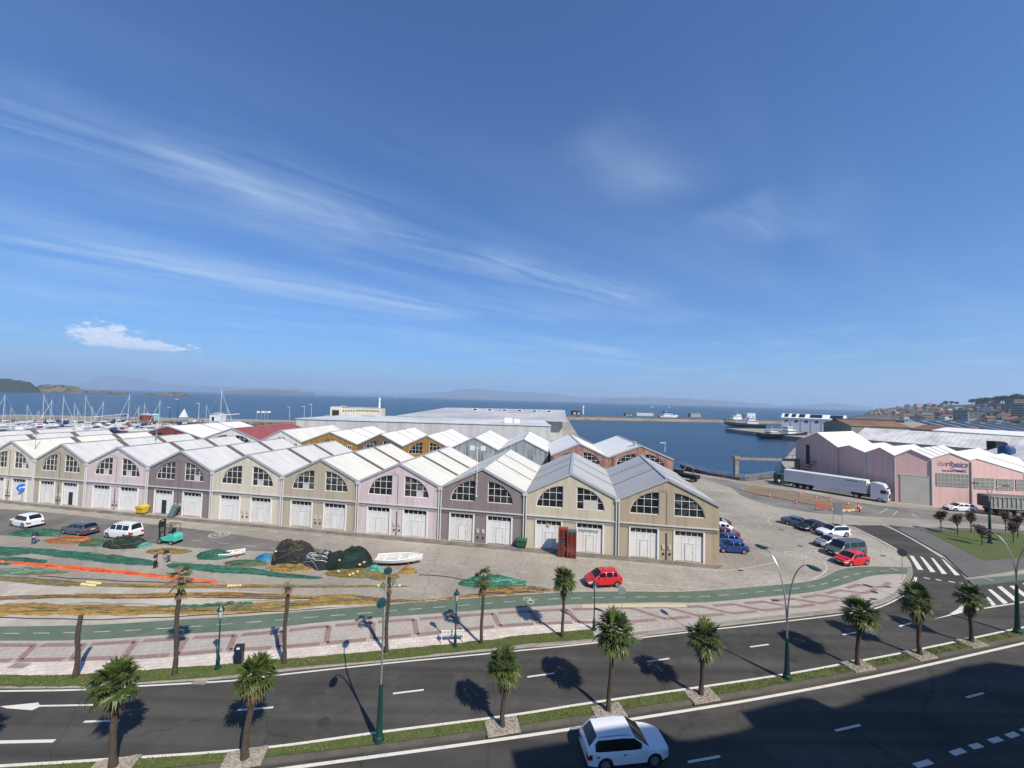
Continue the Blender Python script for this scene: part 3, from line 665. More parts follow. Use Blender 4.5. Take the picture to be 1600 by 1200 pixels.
def warehouse(name, a, b, depth, wallm, roofm, label, cat='warehouse', group=None, eave=EAVE, apex=APEX, doors=True, win='arch', strips=(.36, .68), stripm=None, rnd=None,
              spout=True, sidemat=None, over=.12, boarded=None, opened=None, stripw=.62, winz=(5.3, 8.1), verge=None, doorm=None):
    rnd = rnd or random.Random(hash(label) % 999)
    a, b = Vector(a), Vector(b); c = (a+b)/2; w = (b-a).length; rz = math.atan2(b.y-a.y, b.x-a.x); h = w/2
    root = empty(name, (c.x, c.y, 0), rz, label, cat, group)
    holes = []; X = lambda f: -h+w*f
    wz0, wz1 = winz
    if win == 'arch':
        L_ = (X(.12), X(.418)); R_ = (X(.565), X(.865))
        holes += [quarter(L_[0], L_[1], wz0, wz1, True), quarter(R_[0], R_[1], wz0, wz1, False)]
    elif win == 'wide':
        L_ = (X(.36), X(.49)); R_ = (X(.53), X(.66)); holes += [quarter(L_[0], L_[1], wz0+.4, wz1, True), quarter(R_[0], R_[1], wz0+.4, wz1, False)]
    dd = []
    if doors:
        dd = [(X(.13), X(.405)), (X(.572), X(.85))]
        for x0, x1 in dd: holes.append([(x0, .03), (x1, .03), (x1, 3.62), (x0, 3.62)])
    mb = wall_with_holes([(-h, 0), (h, 0), (h, eave), (0, apex), (-h, eave)], holes, 0, .22)
    # side and rear walls, floor slab inside kept dark by the closed roof
    mb.add([(-h, 0, 0), (-h, depth, 0), (-h, depth, eave), (-h, 0, eave)], [(0, 3, 2, 1)][::1])
    mb.add([(h, 0, 0), (h, depth, 0), (h, depth, eave), (h, 0, eave)], [(0, 1, 2, 3)])
    mb.add([(-h, depth, 0), (h, depth, 0), (h, depth, eave), (0, depth, apex), (-h, depth, eave)], [(1, 0, 4, 3, 2)])
    mb.build('wall', wallm, root)
    if win in ('arch', 'wide'):
        dz = .4 if win == 'wide' else 0
        for k, (x0, x1, lf) in enumerate(((L_[0], L_[1], True), (R_[0], R_[1], False))):
            arch_window(root, x0, x1, wz0+dz, wz1, lf, .14, rnd)
            # white surround standing proud
            q = quarter(x0, x1, wz0+dz, wz1, lf); cx, cz = (x1, wz0+dz) if lf else (x0, wz0+dz)
            o2 = [(cx+(p[0]-cx)*1.02+(0), cz+(p[1]-cz)*1.025) for p in q]
        if win == 'wide':
            for f0, f1 in ((.1, .2), (.8, .9)):
                wm = MB(); x0, x1 = X(f0), X(f1); wm.box(((x0+x1)/2, -.02, 6.2), (x1-x0, .06, .9)); wo = wm.build('window', M_white, root)
                g = MB()
                for i in range(3): g.box((x0+(x1-x0)*(i+.5)/3, -.052, 6.2), ((x1-x0)/3-.12, .01, .74))
                g.build('pane', M_glass, wo)
    for k, (x0, x1) in enumerate(dd):
        f = MB(); f.box((x0-.06, -.03, 1.85), (.2, .1, 3.7)); f.box((x1+.06, -.03, 1.85), (.2, .1, 3.7)); f.box(((x0+x1)/2, -.035, 3.66), (x1-x0+.1, .1, .12))
        f.build('door_frame', M_white, root)
        op = opened is not None and k == opened
        d = MB(); n = 4; dw = (x1-x0)/n
        xw = x0+dw*1.55
        for i in range(n):
            d.box((x0+dw*(i+.5), .13, 1.5), (dw-.03, .05, 2.86))
        d.box(((x0+x1)/2, .125, 2.86), (x1-x0, .07, .12)); d.box(((x0+x1)/2, .125, 2.2), (x1-x0, .075, .05))
        do = d.build('garage_door', (M_door2 if (rnd.random() < .3) else M_door) if doorm is None else doorm, root)
        wk = MB(); wk.box((xw+.42, .09, 1.12), (.86, .03, 2.0)); wk.build('wicket_door', M_dark if op else M_door, do)
        wf = MB(); wf.box((xw-.03, .07, 1.12), (.04, .05, 2.05)); wf.box((xw+.87, .07, 1.12), (.04, .05, 2.05)); wf.box((xw+.42, .07, 2.15), (.94, .05, .04)); wf.box((xw+.75, .05, 1.15), (.1, .05, .05)); wf.build('wicket_frame', M_box, do)
        tr = MB()
        tr.box(((x0+x1)/2, .15, 3.3), (x1-x0, .02, .55)); to_ = tr.build('transom_window', M_glass, do)
        tb = MB()
        for i in range(6): tb.box((x0+(x1-x0)*i/5, .13, 3.3), (.05, .04, .55))
        tb.box(((x0+x1)/2, .13, 3.0), (x1-x0, .06, .07)); tb.build('glazing_bar', M_white, to_)
    if doors:
        lg = MB(); lg.box((0, -.06, 4.1), (w-.3, .14, .13)); lg.build('ledge', M_pipe, root)
        cb = MB(); n = 14
        cb.tube([(X(i/n), -.16, 3.93-.05*math.sin(math.pi*((i*2) % n)/n)) for i in range(n+1)], .025, 5); cb.tube([(X(i/n), -.17, 3.82-.06*math.sin(math.pi*i/n)) for i in range(n+1)], .02, 5)
        cb.build('cable', M_cable, root)
        for fx in (.462, .525):
            u = MB(); u.box((X(fx), -.05, 1.55), (.3, .12, .5)); u.build('utility_box', M_box, root)
            u = MB(); u.box((X(fx), -.04, .72), (.2, .08, .22)); u.build('utility_box', M_dark, root)
        if rnd.random() < .5:
            u = MB(); u.tube([(X(.493), -.08, 0), (X(.493), -.08, 3.2), (X(.493), -.14, 3.3)], .05, 6); u.tube([(X(.493), -.06, 3.9), (X(.493), -.06, 8.2), (X(.45), -.2, 8.5), (X(.4), -.35, 8.45)], .02, 5); u.build('conduit', M_cable, root)
    sl_ = math.atan2(apex-eave, h); ln = math.hypot(apex-eave, h); th = .1
    r = MB(); o = over
    nrm = lambda s: Vector((s*math.sin(sl_), 0, math.cos(sl_)))
    for s in (-1, 1):
        e = Vector((s*(h-.02), 0, eave)); t_ = Vector((0, 0, apex)); N_ = nrm(s)*th
        vs = [e+N_*.2, t_+N_*.2, e+N_*1.2, t_+N_*1.2]; V = [Vector((p.x, y, p.z)) for y in (-o, depth+o) for p in vs]
        F = [(2, 3, 7, 6), (0, 4, 5, 1), (0, 1, 3, 2), (4, 6, 7, 5), (0, 2, 6, 4)]
        r.add(V, F)
    ro = r.build('roof', roofm, root, fix=True)
    for s in (-1, 1):
        for st in strips:
            q = MB(); y0 = depth*st; y1 = y0+stripw
            e = Vector((s*(h-.15), 0, eave+.15*math.tan(sl_))); t_ = Vector((s*.12, 0, apex-.12*math.tan(sl_))); N_ = nrm(s)*(th*1.2+.035)
            q.add([Vector((p.x, y, p.z))+N_ for y in (y0, y1) for p in (e, t_)]+[Vector((p.x, y, p.z))+N_*.6 for y in (y0, y1) for p in (e, t_)], [(0, 1, 3, 2), (0, 4, 5, 1), (2, 3, 7, 6), (0, 2, 6, 4), (1, 5, 7, 3)])
            q.build('skylight_strip', stripm or M_sky, ro, fix=True)
    v = MB()
    for s in (-1, 1):
        e = Vector((s*h, 0, eave)); t_ = Vector((0, 0, apex)); N_ = nrm(s)
        for y in (-o-.03, depth+o-.12):
            vs = [e-N_*.1, t_-N_*.1, e+N_*.2, t_+N_*.2]; V = [Vector((p.x, yy, p.z)) for yy in (y, y+.14) for p in vs]
            v.add(V, [(2, 3, 7, 6), (0, 4, 5, 1), (0, 1, 3, 2), (4, 6, 7, 5)])
    v.box((0, depth/2, apex+.14), (.42, depth+o*2, .05)); v.build('roof_trim', verge or M_zinc, ro, fix=True)
    if spout:
        s_ = MB()
        for dx in (-.16, .16):
            s_.tube([(h+dx, -.12, .0), (h+dx, -.12, eave-.1)], .09, 7)
        s_.box((h, -.12, eave-.12), (.6, .26, .35)); s_.build('downspout', M_pipe, root)
    if boarded is not None:
        x0, x1 = R_
        m_ = MB(); m_.box((x0+(x1-x0)*.5, .12, wz0+.62), ((x1-x0)*.5, .03, 1.2)); m_.build('board', M_box, root)
    return root
fO = Vector((-79.3913, 65.3212, 0)); fd = Vector((math.cos(YAW), math.sin(YAW), 0))
def on_facade(px, py):
    g = G(px, py); return (g-fO).dot(fd)
DX = [51, 132, 228, 329, 439, 557, 686, 819, 964, 1124]; BY = [785.2, 792.5, 801.5, 811, 821.3, 832, 843.5, 855, 867, 881]
def xat(px):        # intersection of the pixel column with the facade line
    lo_, hi_ = -60, 140
    for _ in range(50):
        m_ = (lo_+hi_)/2; p = fO+fd*m_
        d = p-Vector((0, 0, CAM_H)); zc = d.dot(AX_F); u_ = 800+FPX*d.dot(AX_R)/zc
        if u_ < px: lo_ = m_
        else: hi_ = m_
    return m_
TX = [xat(x) for x in DX]
wdt = TX[1]-TX[0]
TX = [TX[0]-wdt*3, TX[0]-wdt*2, TX[0]-wdt]+TX
W_cream = render_wall('cream_render', (.60, .545, .44)); W_tan = render_wall('tan_render', (.41, .355, .28)); W_pink = render_wall('lilac_render', (.60, .50, .50))
W_mauve = render_wall('mauve_render', (.225, .185, .182)); W_khaki = render_wall('khaki_render', (.43, .375, .28)); W_cream2 = render_wall('yellowish_render', (.53, .48, .36)); W_khaki2 = render_wall('brownish_render', (.40, .335, .24))
spec = [(W_mauve, R_grey, 'grey roofed warehouse farthest left, only its roof shows'), (W_pink, R_grey, 'pale warehouse at the left edge of the photo, mostly cut off'),
        (W_cream, R_cream, 'cream warehouse with bright roof behind the round blue sign'), (W_tan, R_grey, 'tan warehouse with grey roof and one open black wicket door'),
        (W_pink, R_grey, 'lilac warehouse with a yellow dumpster at its right corner'), (W_mauve, R_grey, 'dark mauve warehouse beside the yellow dumpster with an open wicket door'),
        (W_cream, R_grey, 'cream warehouse behind the green forklift with grey roof'), (W_khaki, R_cream, 'khaki warehouse with cream roof behind the black net piles'),
        (W_pink, R_cream, 'lilac warehouse with cream roof behind the white boat'), (W_mauve, R_cream, 'dark mauve warehouse beside the green bin with cream roof'),
        (W_cream2, R_grey2, 'yellowish cream warehouse behind the red pallet stacks'), (W_khaki2, R_grey2, 'brownish khaki warehouse at the right end of the front row')]
for i, (wm_, rm_, lb) in enumerate(spec):
    p0, p1 = fO+fd*TX[i], fO+fd*(TX[i+1])
    wh_ = warehouse('warehouse', p0, p1-fd*.02, DEPTH, wm_, rm_, lb, group='front row of gabled warehouses', rnd=random.Random(i*7+3), opened={3: 1, 5: 0}.get(i), boarded=(1 if i == 10 else None),
              stripm=M_sky if i < 9 else M_sky2, stripw=(.85 if i < 9 else .4), spout=(i != 11))
b10 = next(o for o in SC.objects if o.parent is None and o.get('label', '').startswith('yellowish cream warehouse')); rg = random.Random(9)
q = MB(); q.tube([(-2.75, -.02, 3.05), (-2.75, .05, 3.05)], .2, 14); q.build('round_emblem', mat('emblem_yellow', (.5, .4, .08), .6), b10)
q = MB(); x_ = 1.0
for k in range(7):
    q.tube([(x_, .08, 2.45), (x_+.12, .08, 2.85), (x_+.26, .08, 2.5), (x_+.3, .08, 2.8), (x_+.05, .08, 2.62)], .025, 4); x_ += .36
q.build('graffiti', M_cable, b10)
# ---- second row: valleys and ridges read off the photo
def P2(px, py, z): return G(px, py, z)
W_red = render_wall('brick_red_render', (.20, .045, .04)); W_whit = render_wall('white_render', (.66, .66, .64)); W_must = render_wall('mustard_render', (.36, .195, .045), (.5, .42, .4), .75); W_brn = render_wall('brown_render', (.17, .115, .07), (.6, .55, .5), .6)
W_corr = mat('pale_blue_sheeting', (.33, .375, .39), .7, [((.25, .28, .29), .8, (.4, .7))], extra=ribs('X', .25, .5, .03, ((1.6, 1, .12), (.075, .06, .045), .95)), detail=8)
W_brick = mat('stained_salmon_render', (.38, .21, .165), .9, [((.27, .135, .11), .5, (.42, .62)), ((.44, .29, .23), 1.6, (.5, .75))], extra=ribs('Z', 9, 0, .001, ((.9, .9, .22), (.06, .04, .035), .9)), detail=8)
vall = [(242, 687), (320, 685), (405, 688), (455, 690), (557, 695), (629, 695), (699, 699), (777, 703), (859, 708)]
def back_line(n):      # ground line of row two, fitted to its ridges
    return None
ys = lambda x: 93.4-.10*(x+8)
VX = [-98.5, -78.5, -62.9, -51.9, -37.4, -26.0, -14.4, -2.8, 8.9]
row2 = [(W_red, R_white, 'dark red warehouse with white roof, nearest the marina', dict(win='arch')), (W_whit, R_red, 'white warehouse with bright red roof in the back row', dict(win='arch')),
        (W_whit, R_cream, 'narrow white warehouse with cream roof in the back row', dict(win='wide')), (W_must, R_white, 'wide mustard warehouse with small square windows beside its arch', dict(win='wide')),
        (W_brn, R_white, 'dark brown warehouse between the two mustard ones', dict(win='arch')), (W_must, R_white, 'mustard warehouse directly left of the streaked sheet-metal ones', dict(win='arch')),
        (W_corr, R_white, 'rust streaked pale blue sheet-metal warehouse, left one of two', dict(win='none')), (W_corr, R_white, 'rust streaked pale blue sheet-metal warehouse beside the salmon one', dict(win='none'))]
for i, (wm_, rm_, lb, kw) in enumerate(row2):
    a_ = Vector((VX[i], ys(VX[i]), 0)); b_ = Vector((VX[i+1]-.03, ys(VX[i+1]), 0))
    warehouse('warehouse', a_, b_, 23, wm_, rm_, lb, group='back row of gabled warehouses', doors=False, spout=False, stripw=.35, stripm=M_sky2, strips=(.4, .65) if i not in (2, 1) else (), rnd=random.Random(i+50), **kw)
for i, (a_, b_, lb) in enumerate((((9.0, 86.6), (21.4, 85.9), 'stained salmon warehouse in the back row, left one of two'), ((21.45, 85.9), (35.4, 85.2), 'stained salmon warehouse at the right end of the back row'))):
    warehouse('warehouse', (*a_, 0), (*b_, 0), 23, W_brick, R_white, lb, group='back row of gabled warehouses', doors=False, spout=False, strips=(), rnd=random.Random(i+70), winz=(5.3, 7.9))
cu_ = MB(); cu_.tube([(0, 0, 0), (0, 0, .5), (0, 0, .75)], [.35, .35, .5], 12); o = cu_.build('roof_vent', M_zinc)
o.location = (27.8, 88, 9.6); tag(o, 'round grey vent on the ridge of the rightmost salmon warehouse', 'vent')

# ---- fish market hall behind
M_hall = mat('hall_cladding', (.52, .52, .51), .6, [((.45, .455, .45), .1, (.4, .7))], extra=ribs('X', .5, .35, .03, ((.5, 1, .05), (.3, .29, .27), .6)))
M_hroof = mat('hall_roof', (.62, .63, .63), .5, [((.48, .49, .49), .06, (.4, .6)), ((.7, .7, .69), .3, (.6, .8))], extra=ribs('Y', .8, .2, .03))
M_hroof2 = mat('hall_roof_dark', (.36, .36, .355), .6, [((.5, .5, .49), .05, (.4, .6)), ((.2, .2, .2), .2, (.5, .8))], extra=ribs('X', .8, .2, .03))
def block(name, pts, z0, z1, wallm, parent=None, roofm=None, lip=.3):
    mb = MB(); mb.prism(pts, z0, z1); o_ = mb.build(name, wallm, parent)
    return o_
hall = empty('fish_market_hall', (-33, 150, 0), 0, 'long pale grey fish market hall with flat roof behind the warehouses', 'market hall')
MB().prism([(-49, 0), (48, -2), (48, 34), (-46, 30)], 0, 9.3).build('wall', M_hall, hall)
MB().prism([(-49.3, -.3), (48.3, -2.3), (48.3, 34.3), (-46.3, 30.3)], 9.3, 9.6).build('roof', M_hroof, hall)
for k in range(7):
    m_ = MB(); m_.box((-30+k*11+random.uniform(-1, 1), 24, 9.9), (5, 2.2, .6)); m_.build('roof_unit', M_hroof2 if k % 2 else M_zinc, hall)
hall2 = empty('auction_hall', (0, 190, 0), 0, 'large hall with low sloping grey roof at the harbour basin', 'hall')
MB().prism([(-50, 2), (25, 0), (34, 75), (-40, 75)], 0, 9.0).build('wall', M_hall, hall2)
rf = MB(); rf.add([(-55, -2, 9.3), (26.5, -4, 9.0), (36.5, 77, 12.4), (-44, 77, 11.9), (-55, -2, 9.8), (26.5, -4, 9.4), (36.5, 77, 12.8), (-44, 77, 12.3)], [(4, 5, 6, 7), (0, 1, 5, 4), (1, 2, 6, 5), (2, 3, 7, 6), (3, 0, 4, 7)]); rf.build('roof', M_hroof2, hall2)
for k in range(6):
    m_ = MB(); m_.box((-22+k*9, 50, 12.3), (3.4, 3, 1.3)); m_.build('roof_unit', M_white, hall2)
    m_ = MB(); m_.box((-22+k*9, 48.4, 12.4), (2.4, .1, .7)); m_.build('roof_unit_window', M_dark, hall2)
cb = MB(); cb.box((0, 0, 1.0), (3.2, 2.4, 2.0)); cb.box((3.4, .3, .8), (2.4, 1.8, 1.6)); o = cb.build('roof_cabin', M_white); o.location = (-1, 158, 9.62); tag(o, 'small white plant cabin on the right part of the fish market roof', 'roof cabin')
# pier house with a small light tower
ph = empty('pier_building', (-137, 345, 0), 0.02, 'low cream building with window row on the far pier', 'pier building')
M_cr = mat('cream_wall', (.68, .63, .52), .8, [((.42, .38, .3), .3, (.5, .8))])
MB().prism([(-22, 0), (-13, 0), (-13, 9), (-22, 9)], 0, 8.4).build('wall', M_cr, ph)
MB().prism([(-13, 1), (23, -1), (23, 10), (-13, 9)], 0, 7.6).build('wall', M_cr, ph)
for k in range(9): m_ = MB(); m_.box((1.5+k*2.3, .15-k*.13, 5.7), (1.2, .5, 1.0)); m_.build('window', M_dark, ph)
for k in range(5): m_ = MB(); m_.box((-11+k*2.4, .85-k*.12, 5.2), (1.0, .5, 1.0)); m_.build('window', M_dark, ph)
m_ = MB(); m_.box((-17.3, -.1, 3), (6, .2, 5)); m_.build('opening', M_dark, ph)
m_ = MB(); m_.box((0, 5, 8.1), (40, 6, .5)); m_.box((-12, 4, 8.8), (4, 4, 1.5)); m_.build('roof_unit', M_hroof2, ph)
lt = MB(); lt.tube([(0, 0, 0), (0, 0, 15.2)], [.9, .8], 10); lt.tube([(0, 0, 15.2), (0, 0, 15.5)], [1.2, 1.2], 10); lt.tube([(0, 0, 15.5), (0, 0, 16.8), (0, 0, 17.4)], [.8, .8, .1], 8); o = lt.build('light_tower', mat('tower_white', (.75, .75, .74), .6), smooth=True); o.location = (-118.5, 352, 0); tag(o, 'white harbour light tower behind the cream pier building', 'light tower')

# ---- pink waterside factory, each facade bay facing a little more to the right
W_pinkw = render_wall('pink_render', (.67, .44, .40), (.76, .72, .7), .6); M_dr = mat('beige_door', (.5, .47, .4), .7, [((.42, .39, .33), .5, (.4, .7))], extra=ribs('Z', .6, .4, .02))
HP = 9.3
def col_at(px, dist): 
    g = GD(px, 700, dist); return Vector((g.x, g.y, 0))
cpts = [col_at(1243, 107), col_at(1310, 92.5), col_at(1352, 86), col_at(1398, 82), col_at(1455, 79.2), col_at(1516, 78), col_at(1600, 78)]
pk = empty('pink_factory', tuple(cpts[3]), 0, 'pink waterside factory with zigzag gables and white roofs, lettered deribeira', 'factory')
ins = sum(cpts, Vector())/7+Vector((16, 10, 0))
apx = [(1280, 677), (1328, 697), (1376, 700.5), (1424, 703), (1486, 708), (1526, 717)]
evx = [(1243, 691), (1310, 700), (1352, 708), (1398, 713), (1455, 717), (1516, 720), (1600, 739)]
EA = {i: GD(x, y, cpts[i].y).z for i, (x, y) in enumerate(evx)}
def dist_at(i, f): return cpts[i].lerp(cpts[i+1], f)
for i in range(6):
    a_, b_ = cpts[i]-cpts[3], cpts[i+1]-cpts[3]; d_ = (b_-a_); n_ = Vector((-d_.y, d_.x, 0)).normalized()
    if i < 4: pass
    # eave heights follow the photo
    ea = EA; f_ = max(.12, min(.8, (apx[i][0]-evx[i][0])/(evx[i+1][0]-evx[i][0]))); ap = {i: GD(*apx[i], cpts[i].lerp(cpts[i+1], f_).y).z}
    m_ = a_.lerp(b_, f_); D = 26 if i else 30
    nn = Vector((.87, .49, 0)); D = 20
    z = lambda p, h_: (p.x, p.y, h_)
    wl = MB(); wl.add([z(a_, 0), z(b_, 0), z(b_, ea[i+1]), z(m_, ap[i]), z(a_, ea[i])], [(0, 1, 2, 3, 4)])
    A2, B2, M2 = a_+nn*D, b_+nn*D, m_+nn*D
    
    if i == 0: wl.add([z(a_, 0), z(A2, 0), z(A2, ea[0]), z(a_, ea[0])], [(3, 2, 1, 0)])
    if i == 5: wl.add([z(b_, 0), z(B2, 0), z(B2, ea[6]), z(b_, ea[6])], [(0, 1, 2, 3)])
    wo = wl.build('wall', W_pinkw, pk)
    rr = MB(); up = Vector((0, 0, .22)); ou = -nn*.25
    for p, q, ph_, qh in ((a_, m_, ea[i], ap[i]), (m_, b_, ap[i], ea[i+1])):
        v1, v2, v3, v4 = Vector(z(p, ph_))+ou, Vector(z(q, qh))+ou, Vector(z(q, qh))+nn*D, Vector(z(p, ph_))+nn*D
        rr.add([v1+up*.1, v2+up*.1, v3+up*.1, v4+up*.1, v1+up, v2+up, v3+up, v4+up], [(0, 1, 5, 4), (4, 5, 6, 7), (3, 2, 1, 0), (2, 3, 7, 6)])
    ro = rr.build('roof', R_white, pk)
    if i in (3, 5):
        for k in range(4 if i == 3 else 1):
            s_ = MB(); fr = (.12+.2*k) if i == 3 else .35
            v1 = Vector(z(m_, ap[i])).lerp(Vector(z(b_, ea[i+1])), .05)+nn*D*fr+up*1.15; v2 = Vector(z(m_, ap[i])).lerp(Vector(z(b_, ea[i+1])), .95)+nn*D*fr+up*1.15
            s_.add([v1, v2, v2+nn*.7, v1+nn*.7], [(0, 1, 2, 3)]); s_.build('skylight_strip', M_sky, ro)
    dp = MB(); dp.tube([z(b_-n_*.12, 0), z(b_-n_*.12, ea[i+1]-.2)], .12, 6); dp.build('downspout', M_pipe if i % 2 else M_hroof2, pk)
    rz = math.atan2(d_.y, d_.x)
    def panel(f0, f1, z0, z1, nm, mt, y=.06, par=pk, bars=0):
        p0, p1 = a_.lerp(b_, f0), a_.lerp(b_, f1); c_ = (p0+p1)/2-n_*y; q = MB(); q.box((c_.x, c_.y, (z0+z1)/2), ((p1-p0).length, .08, z1-z0), rz); oo = q.build(nm, mt, par)
        if bars:
            q = MB()
            for k in range(bars+1):
                pp = p0.lerp(p1, k/bars)-n_*(y+.05); q.box((pp.x, pp.y, (z0+z1)/2), (.07, .04, z1-z0), rz)
            for k in range(4):
                cc = (p0+p1)/2-n_*(y+.045); q.box((cc.x, cc.y, z0+(z1-z0)*k/3), ((p1-p0).length, .04, .06), rz)
            q.build('glazing_bar', M_box, oo)
        return oo
    if i == 0:
        panel(.28, .36, 4.2, 9.3, 'opening', M_dark)
    if i == 3:
        panel(.14, .95, 0, 5.6, 'garage_door', M_dr); panel(.12, .97, 5.6, 5.75, 'door_lintel', M_pipe, .1)
    M_bl = mat('blind_glass', (.2, .19, .165), .6, [((.28, .26, .22), 1.2, (.4, .7))]) if i == 4 else (bpy.data.materials['blind_glass'] if i > 4 else None)
    if i == 4: panel(.12, .93, 4.1, 6.6, 'window', M_bl, bars=8)
    if i == 5:
        panel(.06, .42, 3.9, 6.0, 'window', M_bl, bars=4); panel(.47, .78, 3.8, 5.9, 'window', M_bl, bars=3); panel(.83, .97, 3.8, 5.9, 'window', M_bl, bars=1)
    if i == 4:
        M_n = mat('navy_paint', (.045, .05, .14), .6); M_tn = mat('faded_lettering', (.42, .27, .22), .7)
        def lett(s, f0, zc, size, mt, nm='lettering', w=None):
            p0 = a_.lerp(b_, f0)-n_*.02; oo = text_mesh(nm, s, size, .03, mt)
            oo.parent = pk; oo.location = (p0.x, p0.y, zc); oo.rotation_euler = (math.pi/2, 0, rz)
            return oo
        lett('de', .155, 8.05, 1.5, M_tn); lett('ribeira', .37, 8.05, 1.42, M_n); lett('PESCADOS Y MARISCOS', .27, 6.95, .38, M_n)
        sw = MB(); pts = []
        for sgn in (1, -1):
            arc = []
            for k in range(17):
                t = k/16; p = a_.lerp(b_, .47+.44*t)-n_*.07; arc.append((p, 7.65+sgn*.36*math.sin(math.pi*t*.93)-(.1 if sgn < 0 else 0)))
            for k in range(16):
                (p, z_), (q_, z2) = arc[k], arc[k+1]; th_ = .14*(math.sin(math.pi*(k+.5)/16)**.5)
                sw.add([(p.x, p.y, z_), (q_.x, q_.y, z2), (q_.x, q_.y, z2+th_), (p.x, p.y, z_+th_)], [(0, 1, 2, 3)])
        sw.build('fish_logo', M_n, pk)
# external steps / rusty gantry on the water side
st = MB(); c_ = cpts[0].lerp(cpts[1], .3)-cpts[3]
for k in range(6): st.box((c_.x-.9, c_.y+1.5-.9*k, 1.5+.75*k), (1.3, .9, .12))
st.tube([(c_.x-1.5, c_.y+2, 2.4), (c_.x-1.5, c_.y-3, 6.4)], .05, 5); st.tube([(c_.x-1.5, c_.y+2, 0), (c_.x-1.5, c_.y+2, 2.4)], .06, 5); st.tube([(c_.x-1.5, c_.y-3, 0), (c_.x-1.5, c_.y-3, 6.4)], .06, 5)
st.build('outside_stair', mat('rusty_steel', (.13, .09, .065), .8), pk)

# ---- long roofs and works behind the factory
M_sh = mat('long_white_roof', (.66, .65, .62), .6, [((.5, .49, .46), .12, (.4, .65))], extra=ribs('X', 1.1, .5, .05, ((.5, .05, 1), (.36, .35, .33), .8)), detail=8)
def shed(name, p0, p1, depth, eave, ridge, wallm, roofm, label, cat='shed', half=False, group=None, over=.4, base=0):
    p0, p1 = Vector((*p0[:2], 0)), Vector((*p1[:2], 0)); L_ = (p1-p0).length; rz = math.atan2(p1.y-p0.y, p1.x-p0.x)
    root = empty(name, (p0.x, p0.y, base), rz, label, cat, group)
    yr = depth if half else depth/2
    wl = MB(); wl.add([(0, 0, 0), (L_, 0, 0), (L_, 0, eave), (0, 0, eave), (0, depth, 0), (L_, depth, 0), (L_, depth, ridge if half else eave), (0, depth, ridge if half else eave), (0, yr, ridge), (L_, yr, ridge)],
                      [(0, 1, 2, 3), (4, 7, 6, 5), (0, 3, 8, 7, 4), (1, 5, 6, 9, 2)])
    wl.build('wall', wallm, root)
    r = MB(); t = .15; s1 = (ridge-eave)/yr
    A = [(-over, -over, eave-over*s1), (L_+over, -over, eave-over*s1), (L_+over, yr, ridge), (-over, yr, ridge)]
    r.add(A+[(x, y, z+t) for x, y, z in A], [(4, 5, 6, 7), (0, 1, 5, 4), (3, 2, 1, 0), (1, 2, 6, 5), (0, 4, 7, 3)])
    if not half:
        A = [(-over, yr, ridge), (L_+over, yr, ridge), (L_+over, depth+over, eave-over*s1), (-over, depth+over, eave-over*s1)]
        r.add(A+[(x, y, z+t) for x, y, z in A], [(4, 5, 6, 7), (2, 3, 7, 6), (3, 2, 1, 0), (1, 2, 6, 5), (0, 4, 7, 3)])
    r.build('roof', roofm, root)
    return root
# white quay building with solar panels
wb = shed('quay_building', (205, 297), (232, 272), 13, 11, 13.8, mat('white_wall', (.66, .68, .72), .7, [((.5, .52, .56), .3, (.5, .8))]), mat('pale_roof', (.7, .7, .68), .6), 'white two storey quay building with dark solar panels on its roof', 'building')
for k, (x0, x1) in enumerate(((1.5, 4), (6, 8.5), (10.5, 14), (17, 24), (28.5, 35.5))):
    q = MB(); s1 = 2.8/6.5; q.add([(x0, .6, 11.45+.6*s1), (x1, .6, 11.45+.6*s1), (x1, 5.6, 11.45+5.6*s1), (x0, 5.6, 11.45+5.6*s1)], [(0, 1, 2, 3)]); q.build('solar_panel', mat('solar_glass', (.012, .014, .02), .3) if k == 0 else bpy.data.materials['solar_glass'], wb)
for k in range(6):
    q = MB(); q.box((3+k*6, -.05, 8.6), (1.9, .12, 1.7)); q.build('window', mat('navy_glass', (.02, .03, .06), .3) if k == 0 else bpy.data.materials['navy_glass'], wb)
    q = MB(); q.box((5.9+k*6, -.08, 5.5), (.18, .16, 11)); q.build('downspout', M_hroof2, wb)
M_bk = mat('brown_roof', (.17, .085, .05), .8, [((.25, .14, .08), .1, (.4, .65)), ((.09, .05, .04), .4, (.5, .7))], detail=7); M_gw = mat('grey_green_wall', (.23, .225, .19), .85, [((.16, .155, .13), .2, (.4, .7))])
M_pr = mat('pinkish_roof', (.35, .15, .13), .8, [((.25, .11, .1), .2, (.4, .7))])
def pp(px, d): g = GD(px, 650, d); return (g.x, g.y)
s_ = shed('brown_shed', pp(1330, 215), pp(1423, 212), 22, 9.6, 12.4, M_gw, M_bk, 'long grey-green shed with rusty brown roof behind the white roofs', 'shed')
q = MB()
for k in range(3): q.box((8+k*9, -.1, 5.4), (4, .15, 2.6))
q.build('window', M_dark, s_)
q = MB(); q.box((18, 13, 12.4), (36, 3, 1.4)); q.build('raised_roof', mat('black_roof', (.055, .032, .025), .8), s_)
shed('brown_shed', pp(1424, 212), pp(1508, 190), 18, 9.0, 11.2, M_gw, M_bk, 'lower grey shed continuing the rusty brown roof to the right', 'shed')
shed('small_shed', pp(1305, 235), pp(1330, 232), 12, 7.8, 10.0, mat('grey_wall2', (.3, .3, .3), .8), M_pr, 'small grey shed with pinkish roof beside the white quay building', 'shed')
shed('long_roof_shed', pp(1334, 132), pp(1640, 98), 20, 8.9, 12.3, W_pinkw, M_sh, 'long shed with grey-white corrugated roof stained in stripes', 'shed')
